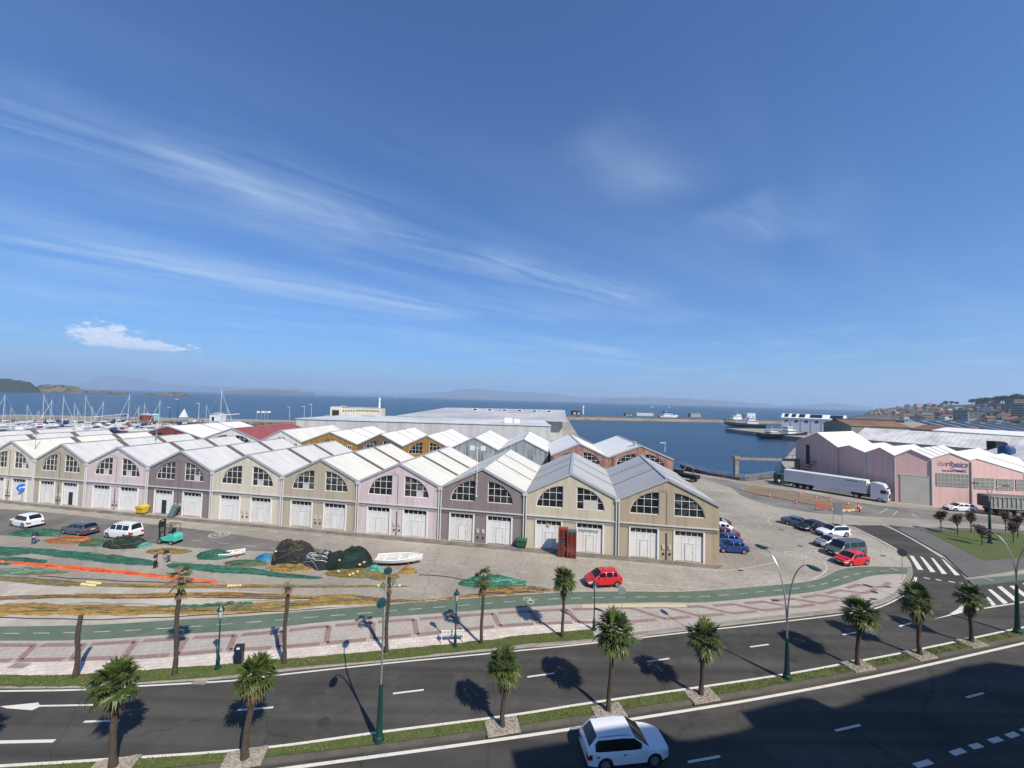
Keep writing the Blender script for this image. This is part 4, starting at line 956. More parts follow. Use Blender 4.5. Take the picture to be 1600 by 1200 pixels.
shed('long_roof_shed', pp(1458, 160), pp(1660, 128), 16, 11.0, 12.2, M_white, mat('bright_roof', (.74, .74, .72), .6), 'smooth bright white roofed shed beyond the striped roof', 'shed')
shed('lean_to_shed', pp(1527, 98), pp(1660, 78), 12, 8.6, 11.0, W_pinkw, M_sh, 'lean-to with ribbed pale roof at the right edge behind the pink factory', 'shed')
bd = empty('plant_tank', (0, 0, 0), 0, 'blue machinery tank standing between the white roofs', 'tank'); g = GD(1573, 712, 92); bd.location = (g.x, g.y, 0)
M_bt = mat('blue_paint', (.02, .07, .22), .5, [((.015, .05, .15), 1, (.4, .7))])
q = MB(); q.tube([(0, 0, 0), (0, 0, 10.6), (0, 0, 11.2), (0, 0, 11.3)], [1.4, 1.4, 1.1, .4], 14); q.build('tank_body', M_bt, bd, smooth=True)
q = MB(); q.box((1.6, 0, 5), (1.0, 1.2, 10)); q.box((-.8, -.4, 11.0), (.8, .8, .8)); q.build('duct', M_bt, bd)
q = MB(); q.tube([(0, 0, 11.2), (0, 0, 12.0)], .2, 8); q.build('pipe', M_bt, bd)
q = MB(); q.box((0, 0, 5.7), (2.6, 2, 11.4)); o = q.build('dark_roof_unit', M_dark); g = GD(1556, 693, 104); o.location = (g.x, g.y, 0); tag(o, 'black ventilation block poking through the white striped roof', 'roof unit')
sol = empty('solar_hall', (0, 0, 0), 0, 'hall whose roof is covered by slanting rows of solar panels', 'hall'); g = GD(1512, 672, 190); sol.location = (g.x, g.y, 0); sol.rotation_euler = (0, 0, -.35)
MB().prism([(0, 0), (95, 0), (95, 45), (0, 45)], 0, 8).build('wall', M_gw, sol); q = MB(); q.add([(-1, -1, 8), (96, -1, 8), (96, 46, 13), (-1, 46, 13)], [(0, 1, 2, 3)]); q.build('roof', mat('pale_hall_roof', (.5, .5, .5), .6), sol)
for k in range(15):
    q = MB(); x0 = k*6.3; q.add([(x0, 0, 8.35), (x0+4.0, 0, 8.35), (x0+4.0, 45, 13.25), (x0, 45, 13.25)], [(0, 1, 2, 3)]); q.build('solar_panel', bpy.data.materials['solar_glass'], sol)
# boat lift beams over the dock edge
bl = empty('boat_lift', tuple(G(1150, 745)), 0, 'concrete boat lift frame standing in the water at the dock edge', 'boat lift')
M_lc = mat('lift_concrete', (.3, .27, .24), .9, [((.16, .14, .12), .6, (.4, .7))]); g0 = G(1150, 745)
def rel(px, py, z): p = G(px, py, z)-g0; return (p.x, p.y, p.z)
H_l = 4.6
pA = Vector((0, 0, 0)); pB = G(1246, 747)-g0
q = MB(); q.box((0, 0, 0), (1.0, 1.0, 9.2)); q.box((0, 0, H_l+.5), (1.4, 1.4, .8)); q.build('pillar', M_lc, bl)
dv = pB-pA; rz = math.atan2(dv.y, dv.x)
q = MB(); q.box((dv.x/2, dv.y/2, H_l+.2), (dv.length+1, 1.1, .55), rz); q.build('beam', M_lc, bl)
q = MB(); q.box((dv.x, dv.y, 0), (1.0, 1.0, 9.2)); q.build('pillar', M_lc, bl)
q = MB()
for k in range(12): q.box((dv.x*k/12, dv.y*k/12, H_l+.95), (.08, .08, 1.0), rz)
q.box((dv.x/2, dv.y/2, H_l+1.4), (dv.length, .05, .05), rz); q.build('handrail', M_cable, bl)
# low parapet wall and fence along the dock edge
ed = pl([(1062, 729), (1085, 736), (1110, 743), (1140, 748), (1168, 752), (1200, 747.5), (1240, 743)], 0, 0, 0, 1.2)
q = MB(); q.strip([(p.x, p.y, 0) for p in ed], [(p.x, p.y, .75) for p in ed]); e2 = offset(ed, .35); q.strip([(p.x, p.y, .75) for p in ed], [(p.x, p.y, .75) for p in e2]); q.strip([(p.x, p.y, .75) for p in e2], [(p.x, p.y, -1) for p in e2])
tag(q.build('dock_wall', M_quaywall, fix=False), 'low dark parapet wall along the dock edge', 'wall')
fr = empty('dock_fence', tuple(ed[0]), 0, 'thin grey railing on the dock parapet', 'fence'); q = MB()
for i, p in enumerate(ed): q.box(tuple(p-ed[0]+Vector((0, 0, 1.2))), (.07, .07, 1.0))
q.build('post', M_zinc, fr); q = MB()
for z_ in (1.15, 1.4, 1.68): q.tube([p-ed[0]+Vector((0, 0, z_)) for p in ed], .03, 4)
q.build('rail', M_zinc, fr)
# ---------------------------------------------------------------- street planting, lamps, vehicles
def on_plane(px, py, p0, d):
    """point on the vertical plane through p0 along horizontal d, seen at px,py"""
    r = AX_R*((px-800)/FPX) + AX_F - AX_U*((py-600)/FPX); n = Vector((-d.y, d.x, 0))
    t = p0.dot(n)/r.dot(n); return Vector((r.x*t, r.y*t, CAM_H+r.z*t))
def HZ(base, px, py): return GD(px, py, base.y).z
M_leaf = mat('palm_green', (.088, .115, .028), .42, [((.03, .052, .012), 1.4, (.38, .6)), ((.14, .165, .04), 5, (.58, .8))], spec=.22)  # paler noise tone paints leaf highlights into the green
M_leafy = mat('palm_yellow', (.12, .12, .03), .6, [((.06, .08, .02), 3, (.42, .62)), ((.2, .16, .04), 2, (.6, .8))]); M_dead = mat('palm_dead_brown', (.16, .10, .055), .8, [((.24, .17, .1), 3, (.5, .75))])
M_trunk = mat('palm_trunk', (.075, .055, .04), .95, [((.13, .1, .075), 3, (.5, .75)), ((.035, .027, .02), 9, (.5, .7))], bump=1, bscale=14, stretch=(1, 1, 2.5), detail=7)
def fan(mb, p, d, up, rad, rnd, mi, segs=15, spread=2.1, droop=.25):
    side = d.cross(up)
    if side.length < .05: side = d.cross(Vector((1, 0, 0)))
    side.normalize(); up2 = side.cross(d).normalized()
    for k in range(segs):
        a = -spread+2*spread*(k+rnd.uniform(-.25, .25))/(segs-1); r = rad*(.72+.28*math.cos(a*.6))*rnd.uniform(.85, 1.1)
        dd = (d*math.cos(a)+side*math.sin(a)).normalized(); fold = up2*(.12*math.cos(a*3)*rad*.3)
        wv = dd.cross(up2).normalized()*(.03+.012*rnd.random())*rad*2.5
        m_ = p+dd*r*.55+fold; tip = p+dd*r-Vector((0, 0, 1))*droop*r*rnd.uniform(.5, 1.6)+fold
        b = len(mb.v); mb.v += [tuple(p), tuple(m_-wv), tuple(tip), tuple(m_+wv)]; mb.f += [(b, b+1, b+2, b+3)]; mb.m.append(mi)
def palm(name, h_tr, lean, seed, leaves=62, dead=14, crad=.66, pet=.62, trunk_r=.13, label=None, group=None, stub=False, sparse=False, loc=(0, 0, 0), rz=0):
    rnd = random.Random(seed); root = empty(name, loc, rz, label, 'palm tree', group)
    t = MB(); n = 22; pts = []; rad = []
    for i in range(n+1):
        f = i/n; pts.append(Vector((lean[0]*f**1.6+.03*math.sin(f*9+seed), lean[1]*f**1.6+.03*math.cos(f*7+seed), h_tr*f)))
        rad.append(trunk_r*(1.35-.35*min(1, f*6))*(1+.07*(i % 2)+rnd.uniform(-.06, .06))*(1 if f < .93 or stub else 1.25))
    pts[0].z = -.1
    t.tube(pts, rad, 12); t.build('trunk', M_trunk, root, smooth=True, angle=70)
    c = MB(); top = pts[-1]
    for k in range(leaves):
        f = (k+.5)/leaves; el = R(80-116*f**.85)+rnd.uniform(-.16, .16); az = k*2.39996+rnd.uniform(-.3, .3)
        d = Vector((math.cos(el)*math.cos(az), math.cos(el)*math.sin(az), math.sin(el)))
        L_ = pet*rnd.uniform(.8, 1.45)*(1.05-.1*f); p = top+Vector((0, 0, .0-f*.22))+d*L_
        c.tube([top+Vector((0, 0, .0-f*.22)), p], [.02, .012], 3, 0, cap=False)
        mi = 0 if (f < .78 or rnd.random() < .45) else 1
        if sparse: mi = 1 if rnd.random() < .7 else 2
        fan(c, p, (d+Vector((0, 0, -.05-.3*f))).normalized(), Vector((0, 0, 1)), crad*rnd.uniform(.8, 1.15), rnd, mi, segs=13, droop=.05+.28*f)
    if leaves: c.build('crown', [M_leaf, M_leafy, M_dead], root)
    if dead:
        s = MB()
        for k in range(dead):
            az = k*2.4+rnd.uniform(-.4, .4); el = R(rnd.uniform(-86, -50)); d = Vector((math.cos(el)*math.cos(az), math.cos(el)*math.sin(az), math.sin(el)))
            p = top+Vector((0, 0, -.4-rnd.random()*.5))+d*pet*rnd.uniform(.3, .7)
            s.tube([top+Vector((0, 0, -.3)), p], [.02, .012], 3, 0, cap=False); fan(s, p, d, Vector((math.cos(az), math.sin(az), .3)), crad*.8, rnd, 0, 10, 1.2, .4)
        s.build('dead_skirt', M_dead, root)
    return root
dM = (Vector((26.2, 29.7, 0))-Vector((0, 23.5, 0))).normalized()
med_palms = [((175, 1200), (172, 1062), 'left palm of the two in the lower left corner, wide crown with brown skirt'), ((382, 1185), (392, 1050), 'median palm with crooked leaning trunk, second from the lower left corner'), ((785, 1135), (790, 1035), 'median palm directly right of the tall street lamp, narrow brown-fringed crown'),
             ((951, 1112), (962, 985), 'median palm right behind the white car with full crown'), ((1096, 1087), (1101, 995), 'median palm between the white car and the forked lamp'), ((1340, 1040), (1341, 955), 'first median palm right of the forked lamp'),
             ((1437, 1023), (1442, 937), 'median palm with a broken hanging frond near the splitter triangle'), ((1518, 1004), (1520, 930), 'rightmost median palm, next to the painted white triangle')]
gsq = MB()
protos = {}
pal_specs = [dict(seed=1, leaves=44, dead=16, crad=.60, pet=.56, lean=(-.1, .05)), dict(seed=2, leaves=40, dead=14, crad=.55, pet=.52, lean=(.35, .1)), dict(seed=3, leaves=32, dead=18, crad=.62, pet=.5, lean=(.08, 0)), dict(seed=4, leaves=44, dead=8, crad=.66, pet=.66, lean=(.3, 0)), dict(seed=5, leaves=38, dead=12, crad=.64, pet=.62, lean=(.12, 0))]
for i, (b_, c_, lb) in enumerate(med_palms):
    g = G(*b_, .14); zc = HZ(g, *c_); sp_ = pal_specs[min(i, 4)]; ht = zc-.25
    if i < 5: o = palm('palm_tree', ht, trunk_r=.15 if i < 2 else .13, label=lb, group='palms along the median', loc=tuple(g), **{k: v for k, v in sp_.items()}); protos[i] = (o, ht)
    else:
        src, h0 = protos[(3, 4, 2, 4)[(i-5) % 4]]; o = dup(src, tuple(g), 1.3*i, lb, scale=(1, 1, ht/h0))
    q = [g+dM*sx*.95+Vector((-dM.y, dM.x, 0))*sy for sx, sy in ((-1, -.58), (1, -.58), (1, .52), (-1, .52))]
    gq = MB(); rr_ = random.Random(i)
    gq.prism([(p.x, p.y) for p in q], .12, .2)
    for _ in range(130):
        x, y = rr_.uniform(-.9, .9), rr_.uniform(-.54, .48); p = g+dM*x+Vector((-dM.y, dM.x, 0))*y; s_ = rr_.uniform(.04, .09)
        gq.box((p.x, p.y, .21), (s_*1.4, s_, s_*.8), rr_.uniform(0, 3))
    gq.build('gravel_bed', M_gravel)['kind'] = 'stuff'
g = G(-92, 1228, .14); dup(protos[0][0], tuple(g), .8, 'median palm outside the left edge of the photo, only its shadow shows')
walk = [((118, 1058), (120, 965), None, 'bare headless palm trunk on the left of the pavement', 'stub'), ((272, 1055), (277, 905), None, 'tall palm trunk with a sparse wilted brown crown behind the left lantern', 'sparse'),
        ((443, 1037), (449, 915), None, 'dead palm trunk with withered curled top, third on the pavement', 'wither'), ((603, 1019), (606, 905), None, 'dead brown palm standing behind the tall grey street lamp', 'dead'),
        ((752, 1005), (755, 902), None, 'thin palm with hanging brown skirt beside the white bench', 'skirt'), ((879, 995), (881, 903), None, 'green crowned palm on the grass strip, right end of the pavement row', 'ok')]
for i, (b_, c_, _, lb, kd) in enumerate(walk):
    g = G(*b_, .14); zc = HZ(g, *c_); kw = dict(label=lb, group='palms along the pavement', loc=tuple(g), trunk_r=.125, lean=(.03, 0))
    if kd == 'stub': palm('palm_tree', zc, seed=11, leaves=0, dead=0, stub=True, **kw)
    if kd == 'sparse': palm('palm_tree', zc-.1, seed=12, leaves=13, dead=5, crad=.5, pet=.45, sparse=True, **kw)
    if kd == 'wither': palm('palm_tree', zc-.25, seed=13, leaves=8, dead=7, crad=.26, pet=.24, sparse=True, **kw)
    if kd == 'dead': palm('palm_tree', zc, seed=14, leaves=9, dead=12, crad=.4, pet=.35, sparse=True, **kw)
    if kd == 'skirt': kw['trunk_r'] = .11; palm('palm_tree', zc-.1, seed=15, leaves=18, dead=26, crad=.45, pet=.42, **kw)
    if kd == 'ok': kw['trunk_r'] = .11; palm('palm_tree', zc-.15, seed=16, leaves=48, dead=8, crad=.52, pet=.5, **kw)

# ---- lamps
M_lg = mat('lamp_green', (.007, .045, .038), .4, [((.012, .045, .038), 3, (.5, .8))]); M_ls = mat('galvanised_steel', (.42, .42, .42), .35, metal=.6); M_lamp = mat('lamp_glass', (.6, .6, .56), .3)
M_dk = mat('dark_green_iron', (.008, .045, .04), .45)
nr = Vector((-dM.y, dM.x, 0))
def tall_lamp(base, far_head, near_head, fork_z, green_z, label, heads=True):
    root = empty('street_lamp', tuple(base), 0, label, 'street lamp', 'tall forked street lamps')
    q = MB(); q.tube([(0, 0, 0), (0, 0, .25), (0, 0, .3), (0, 0, green_z)], [.28, .26, .19, .095], 12); q.build('pole', M_lg, root, smooth=True)
    for tgt, b2 in ((far_head, 1), (near_head, -1)):
        t = tgt-base; q = MB(); pts = []; hz = Vector((t.x, t.y, 0)); n = 14
        for k in range(n+1):
            f = k/n; z_ = green_z-.1+(t.z-green_z)*(1-(1-f)**1.7 if f > .0 else 0); h_ = f**2.1
            z_ = green_z-.1+(t.z-green_z+.1)*math.sin(f*math.pi/2)**.8; h_ = 1-math.cos(f*math.pi/2)**1.0
            pts.append(Vector((hz.x*h_, hz.y*h_, z_)))
        q.tube(pts, [.055-.025*k/n for k in range(n+1)], 7); arm = q.build('arm', M_ls, root, smooth=True)
        d = hz.normalized(); hd = MB(); c = pts[-1]; rz = math.atan2(d.y, d.x)
        rings = [(-.14, .05, .04), (-.08, .12, .06), (.05, .19, .08), (.2, .235, .09), (.38, .25, .1), (.56, .235, .09), (.7, .19, .07), (.8, .11, .05), (.84, .03, .02)]; vs = []; n2 = 12
        for x, w_, h2 in rings:
            for k in range(n2):
                a = 2*math.pi*k/n2; vs.append(c+d*x+Vector((-d.y, d.x, 0))*w_*math.cos(a)+Vector((0, 0, h2*math.sin(a))))
        F = [(i*n2+k, i*n2+(k+1) % n2, (i+1)*n2+(k+1) % n2, (i+1)*n2+k) for i in range(len(rings)-1) for k in range(n2)]+[tuple(range(n2)), tuple(range((len(rings)-1)*n2, len(rings)*n2))]
        hd.add(vs, F); ho = hd.build('lamp_head', M_lg, root, smooth=True, fix=True)
        g_ = MB(); g_.box(c+d*.36+Vector((0, 0, -.085)), (.5, .28, .04), rz); g_.build('lens', M_lamp, ho)
    return root
bR = G(1230, 1060, .15); tR = on_plane(1195, 857, bR, nr); nR = on_plane(1264, 884, bR, nr)
offF, offN = tR-bR, nR-bR; fork = HZ(bR, 1232, 962)
tall_lamp(bR, tR, nR, fork, HZ(bR, 1231, 1000), 'tall forked lamp with silver arms right of the median centre')
bL = G(592, 1157, .15); tall_lamp(bL, bL+offF, bL+offN, fork, HZ(bL, 597, 1073), 'tall forked lamp in line with the white boat, left half of the median')
b3 = G(1590, 989, .15); tall_lamp(b3, b3+offF, b3+offN, fork, HZ(b3, 1592, 916), 'tall forked lamp at the right edge of the photo')
b4 = G(1547, 849, .13); hR = on_plane(1527, 755, b4, Vector((1, 0, 0))); hL = on_plane(1568, 759, b4, Vector((1, 0, 0)))
tall_lamp(b4, hR, hL, 3, HZ(b4, 1548, 785), 'forked lamp standing on the lawn in front of the tipper trailer')
def lantern(px, py, ptop, label):
    b = G(px, py, .14); H_ = HZ(b, px, ptop); root = empty('lantern', tuple(b), .3, label, 'lantern post', 'old style green lantern posts'); s = H_/4.2
    q = MB(); q.tube([Vector((0, 0, z*s)) for z in (0, .12, .14, .5, .55, .9, .95, 3.1, 3.15, 3.2, 3.3)], [.2, .2, .13, .11, .14, .075, .055, .04, .09, .05, .06], 12); q.build('pole', M_lg, root, smooth=True)
    q = MB(); q.tube([(0, 0, 3.3*s), (0, 0, 3.78*s)], [.11, .19], 6); q.build('lantern_glass', M_lamp, root)
    q = MB(); q.tube([(0, 0, 3.78*s), (0, 0, 3.82*s), (0, 0, 4.0*s), (0, 0, 4.05*s), (0, 0, 4.12*s), (0, 0, 4.2*s)], [.24, .23, .09, .1, .04, .02], 8)
    for k in range(6):
        a = math.pi/3*k; q.tube([(.11*math.cos(a), .11*math.sin(a), 3.3*s), (.19*math.cos(a), .19*math.sin(a), 3.78*s)], .014, 4)
    q.build('lantern_cap', M_lg, root)
lantern(340, 1045, 946, 'green lantern post left of the navy litter bin'); lantern(711, 1010, 922, 'green lantern post in front of the white bench'); lantern(928, 984, 908, 'green lantern post in front of the parked red car')
# bench
g = G(707, 1001, .12); bench = empty('park_bench', tuple(g), .12, 'white slatted park bench on the pavement behind a lantern post', 'bench'); M_bw = mat('bench_white', (.72, .70, .66), .6)
q = MB()
for k in range(4): q.box((0, -.05+.11*k-.1, .45), (1.75, .085, .035))
q.build('seat', M_bw, bench); q = MB()
for z_ in (.62, .93): q.box((0, -.27, z_), (1.75, .04, .07))
for k in range(16): q.box((-.82+k*.109, -.27, .775), (.05, .03, .28))
q.build('backrest', M_bw, bench)
for sx in (-.83, .83):
    for sy, hh in ((.24, .66), (-.27, .96)):
        q = MB(); q.box((sx, sy, hh/2), (.06, .06, hh)); q.build('leg', M_bw, bench)
    q = MB(); q.box((sx, -.02, .66), (.07, .55, .05)); q.build('armrest', M_bw, bench)
# litter bin
g = G(373, 1036, .12); lb_ = empty('litter_bin', tuple(g), .15, 'navy litter bin with rounded hood on the pavement, partly behind a palm', 'litter bin'); M_nv = mat('navy_plastic', (.012, .018, .035), .4)
q = MB(); q.box((0, 0, .55), (.5, .45, 1.05)); q.build('bin_body', M_nv, lb_, bevel=.05); q = MB(); q.tube([(-.25, 0, 1.07), (.25, 0, 1.07)], .22, 12); q.build('hood', M_nv, lb_); q = MB(); q.box((.02, -.23, 1.12), (.2, .02, .12)); q.build('sticker', M_white, lb_)
# signs
def sign(px, py, ptop, label, facing, m_face, shape='round', r=.3, arrow=False):
    b = G(px, py, .12 if py > 860 else 0); H_ = HZ(b, px, ptop); root = empty('road_sign', tuple(b), facing, label, 'road sign')
    q = MB(); q.tube([(0, .03, 0), (0, .03, H_)], .03, 6); q.build('post', M_ls, root)
    q = MB(); q.tube([(0, -.01, H_-r), (0, .01, H_-r)], r, 20); d = q.build('sign_plate', m_face, root)
    if arrow:
        q = MB(); z0 = H_-r; q.box((-r*.1, -.02, z0+r*.1), (r*.7, .01, r*.16)); q.box((-r*.4, -.02, z0-r*.12), (r*.16, .01, r*.5)); q.add([(r*.2, -.02, z0+r*.4), (r*.2, -.02, z0-r*.2), (r*.65, -.02, z0+r*.1)], [(0, 1, 2)]); q.build('arrow', M_white, d)
    return root
M_bs = mat('blue_sign', (.02, .12, .5), .5); M_sb = mat('grey_sign_back', (.33, .34, .35), .5, metal=.3)
sign(33, 783.5, 756, 'round blue arrow sign in front of the cream warehouse', .75, M_bs, r=.62, arrow=True)
sign(971, 972, 919, 'round sign seen from the back beside the red car', -.25, M_sb, r=.34)
sign(1410, 906, 859, 'round sign seen from the back at the kerb corner by the zebra crossing', -.75, mat('sign_back_dark', (.09, .10, .11), .5), r=.42)
g = G(1309, 826); sg = empty('notice_board', tuple(g), -.6, 'grey two-post notice board in the car park behind the black car', 'notice board'); hh = HZ(g, 1309, 785)
for sx in (-.55, .55):
    q = MB(); q.tube([(sx, 0, 0), (sx, 0, hh)], .045, 6); q.build('post', M_ls, sg)
q = MB(); q.box((0, -.03, hh-1.0), (1.15, .05, 1.9)); q.build('board', M_sb, sg)

# ---- vehicles
M_tyre = mat('tyre_rubber', (.018, .018, .018), .85); M_rim = mat('alloy_rim', (.42, .42, .43), .35, metal=.7); M_cgl = mat('car_glass', (.008, .01, .012), .08, spec=.7); M_under = mat('underbody', (.012, .012, .012), .9)
M_hl = mat('headlight_glass', (.6, .62, .63), .15, spec=.8); M_tl = mat('tail_light', (.35, .01, .01), .2, spec=.6); M_pl = mat('number_plate', (.7, .7, .66), .5)
def paint(name, c, metal=.0, rough=.35): return mat(name, c, rough, metal=metal, coat=.7, spec=.5)
def wheel(parent, c, r, w, side):
    t = MB(); t.tube([Vector((c[0], c[1]+y*side, r)) for y in (-w/2, -w*.4, w*.4, w/2)], [r*.93, r, r, r*.93], 22); to_ = t.build('wheel', M_tyre, parent, smooth=True, angle=50)
    k_ = MB(); y = c[1]+side*(w/2+.004); k_.tube([Vector((c[0], y-side*.03, r)), Vector((c[0], y, r))], [r*.66, r*.62], 18); k_.build('rim', M_rim, to_)
    s_ = MB(); n = 5
    for i in range(n):
        a = 2*math.pi*(i+.5)/n; s_.box((c[0]+math.cos(a)*r*.42, y+side*.003, r+math.sin(a)*r*.42), (r*.13, .012, r*.13))
    s_.build('rim_gap', M_under, to_)
def car(name, label, body, L=4.4, Wd=1.8, H=1.48, hood=.95, belt=.98, ws=(1.0, 1.75), roof_end=3.5, tail=4.2, deck=None, wb=(.85, 3.45), wr=.32, glassparts=((1.35, 2.25), (2.33, 3.2), (3.28, 3.75)), cat='car', group=None, nose=.68, clad=None, roofm=None, rails=False, sill=.2, rearq=.05, loc=(0, 0, 0), rz=0, sunroof=False, wagonrear=None):
    root = empty(name, loc, rz, label, cat, group); deck = deck or belt+.02; hw = Wd/2; ra = wr+.07
    keys = {0, .04, .12, .25, .42, L, L-.03, L-.1, L-.22, L-.4, ws[0], ws[1], roof_end, tail}
    for g0, g1 in glassparts: keys |= {g0, g1}
    for c in wb:
        for k in range(11): keys.add(c-ra+2*ra*k/10)
    x = 0
    while x < L: keys.add(round(x, 3)); x += .16
    ks = sorted(keys); S = [ks[0]]
    for k in ks[1:]:
        if k-S[-1] > .022: S.append(k)
    def lin(x, P):
        if x <= P[0][0]: return P[0][1]
        for (a, b), (c, d) in zip(P[:-1], P[1:]):
            if x <= c: return b+(d-b)*(x-a)/(c-a+1e-9)
        return P[-1][1]
    bp = [(0, nose), (.25, nose+.06), (ws[0], hood), (ws[1], belt-.01), (roof_end, belt+.03), (tail, min(deck, belt+.04)), (L-.04, min(deck, belt+.04)-.05), (L, min(deck, belt+.04)-.12)]
    tp = [(0, nose+.03), (.12, nose+.08), (.45, hood-.1), (ws[0]-.1, hood+.02), (ws[0], hood+.04), (ws[1], H-.05), ((ws[1]+roof_end)/2-.3, H), (roof_end, H-.04), (tail, deck+.03), (L-.06, deck-.02), (L, deck-.1)]
    rows = 11; vs = []; info = []
    for s in S:
        bz, tz = lin(s, bp), lin(s, tp)
        tz = max(tz, bz+.02)
        f1 = max(0, 1-s/.8); f2 = max(0, 1-(L-s)/.7); w = hw*(1-.27*f1*f1-.15*f2*f2)
        bot = sill+(.06*f1+.1*f2)
        for c in wb:
            if abs(s-c) < ra: bot = max(bot, wr+math.sqrt(ra*ra-(s-c)**2))
        wtop = hw*(.77-.10*((s-L*.56)/(L*.45))**2); rf = max(0, min(1, (tz-bz)/(H-bz))) ; we = w*.93+(wtop-w*.93)*rf
        def m_(z): return max(z, bot)
        z1 = m_(sill+.16); z2 = m_(sill+(bz-sill)*.55); z2 = max(z2, z1+.0)
        z5 = bz+.035*(1 if tz-bz > .1 else .3); z6 = max(z5+.001, tz-.055-.025*rf); z7 = max(z6+.001, tz-.025)
        t6 = (z6-bz)/(max(.001, tz-bz)); w6 = w*.93+(we-w*.93)*t6
        P = [(w*.965, min(bot, bz-.03)), (w*.995, min(z1, bz-.025)), (w, min(z2, bz-.02)), (w*.985, max(min(bz-.1, bz-.015), min(z2, bz-.02)) if bz-.1 > z2 else bz-.012), (w*.945, bz), (w*.93, z5), (w6, z6), (we*.95, z7), (we*.8, tz), (we*.4, tz+.03*min(1, (tz-bz)*4+.5)), (0, tz+.042*min(1, (tz-bz)*4+.5))]
        vs.append([(s, y, z) for y, z in P]); info.append((s, bz, tz))
    groups = {}
    def put(k, quad): groups.setdefault(k, []).append(quad)
    nS = len(S); X = lambda s: L/2-s
    for i in range(nS-1):
        sm = (S[i]+S[i+1])/2; open_ = (info[i][2]-info[i][1]+info[i+1][2]-info[i+1][1])/2
        for r in range(rows-1):
            k = 'body'
            if r == 5 and open_ > .14 and any(a <= sm <= b for a, b in glassparts): k = 'side_window'
            if r >= 7 and ws[0] < sm < ws[1]: k = 'windscreen'
            if r >= (8 if H > 1.5 else 7) and roof_end < sm < tail: k = 'rear_window'
            if r <= 0 and clad: k = 'cladding'
            if 0 <= sm < .42 and r == 2: k = 'headlight'
            if sm > L-.22 and r == 2: k = 'tail_light'
            if k == 'body' and roofm and r >= 6 and ws[1] < sm < roof_end: k = 'roof'
            if sunroof and r >= 8 and ws[1]+.15 < sm < roof_end-.4: k = 'sunroof'
            for sd in (1, -1):
                q = [vs[i][r], vs[i+1][r], vs[i+1][r+1], vs[i][r+1]]; q = [(X(p[0]), p[1]*sd, p[2]) for p in q]
                if sd == 1: q = q[::-1]
                put((k, sd) if k in ('headlight', 'tail_light', 'side_window', 'cladding') else k, q)
    for i, sgn in ((0, 1), (nS-1, -1)):
        for r in range(rows-1):
            a, b = vs[i][r], vs[i][r+1]; q = [(X(a[0]), -a[1], a[2]), (X(a[0]), a[1], a[2]), (X(b[0]), b[1], b[2]), (X(b[0]), -b[1], b[2])]
            if r == 2:
                def cut(y0, y1): return [(X(a[0]), y0*a[1], a[2]), (X(a[0]), y1*a[1], a[2]), (X(b[0]), y1*b[1], b[2]), (X(b[0]), y0*b[1], b[2])]
                for y0, y1, nm_ in ((-1, -.6, 'lamp'), (-.6, .6, 'mid'), (.6, 1, 'lamp')):
                    kk = (('headlight' if sgn == 1 else 'tail_light'), 1 if y0 > 0 else -1) if nm_ == 'lamp' else ('grille' if sgn == 1 else 'body'); c_ = cut(y0, y1); put(kk, c_ if sgn == 1 else c_[::-1])
                continue
            put('grille' if (sgn == 1 and r == 1) else (('valance', i) if r == 0 else 'body'), q if sgn == 1 else q[::-1])
    mats_ = {'body': body, 'side_window': M_cgl, 'windscreen': M_cgl, 'rear_window': M_cgl, 'cladding': clad or M_under, 'headlight': M_hl, 'tail_light': M_tl, 'grille': M_under, 'roof': roofm or body, 'sunroof': M_cgl, 'valance': clad or M_under}
    for k, qs in groups.items():
        nm = k if isinstance(k, str) else k[0]; bm = bmesh.new(); cache = {}
        for q in qs:
            f = []
            for p in q:
                kk = (round(p[0], 4), round(p[1], 4), round(p[2], 4))
                if kk not in cache: cache[kk] = bm.verts.new(p)
                if cache[kk] not in f: f.append(cache[kk])
            if len(f) > 2:
                try: bm.faces.new(f)
                except ValueError: pass
        me = bpy.data.meshes.new(nm); bm.to_mesh(me); bm.free(); me.materials.append(mats_[nm]); me.polygons.foreach_set('use_smooth', [True]*len(me.polygons)); me.set_sharp_from_angle(angle=R(48))
        o = bpy.data.objects.new(nm, me); COL.objects.link(o); o.parent = root; KIDS.setdefault(root.name, []).append(o)
    u = MB(); u.box((0, 0, sill+.17), (L-.35, Wd*.72, .3)); u.box((0, 0, sill+.5), (L-.9, Wd*.84, .34)); u.build('underbody', M_under, root)
    for c in wb:
        for sd in (1, -1): wheel(root, (X(c), sd*(hw-.125)), wr, .21, sd)
    for sd in (1, -1):
        q = MB(); q.box((X(ws[0]+.42), sd*(hw+.04), belt+.08), (.12, .2, .13)); q.build('wing_mirror', body, root, bevel=.03)
        for gx in (glassparts[0][1]-.1, glassparts[min(1, len(glassparts)-1)][1]-.12):
            q = MB(); q.box((X(gx), sd*(hw+.005), belt-.12), (.17, .03, .03)); q.build('door_handle', body if not clad else M_under, root)
    q = MB(); q.box((L/2+.012, 0, .48), (.02, .5, .11)); q.build('number_plate', M_pl, root)
    q = MB(); q.box((-L/2-.012, 0, .78 if H > 1.3 else .6), (.02, .5, .11)); q.build('number_plate', M_pl, root)
    if rails:
        for sd in (1, -1):
            q = MB(); q.tube([(X(ws[1]+.15), sd*hw*.72, H-.06), (X(ws[1]+.3), sd*hw*.72, H+.03), (X(roof_end-.2), sd*hw*.72, H+.03), (X(roof_end-.05), sd*hw*.72, H-.06)], .02, 5); q.build('roof_rail', M_rim, root)
    root['_g'] = 0; del root['_g']
    root_info[root.name] = (L, Wd, wb); return root
root_info = {}
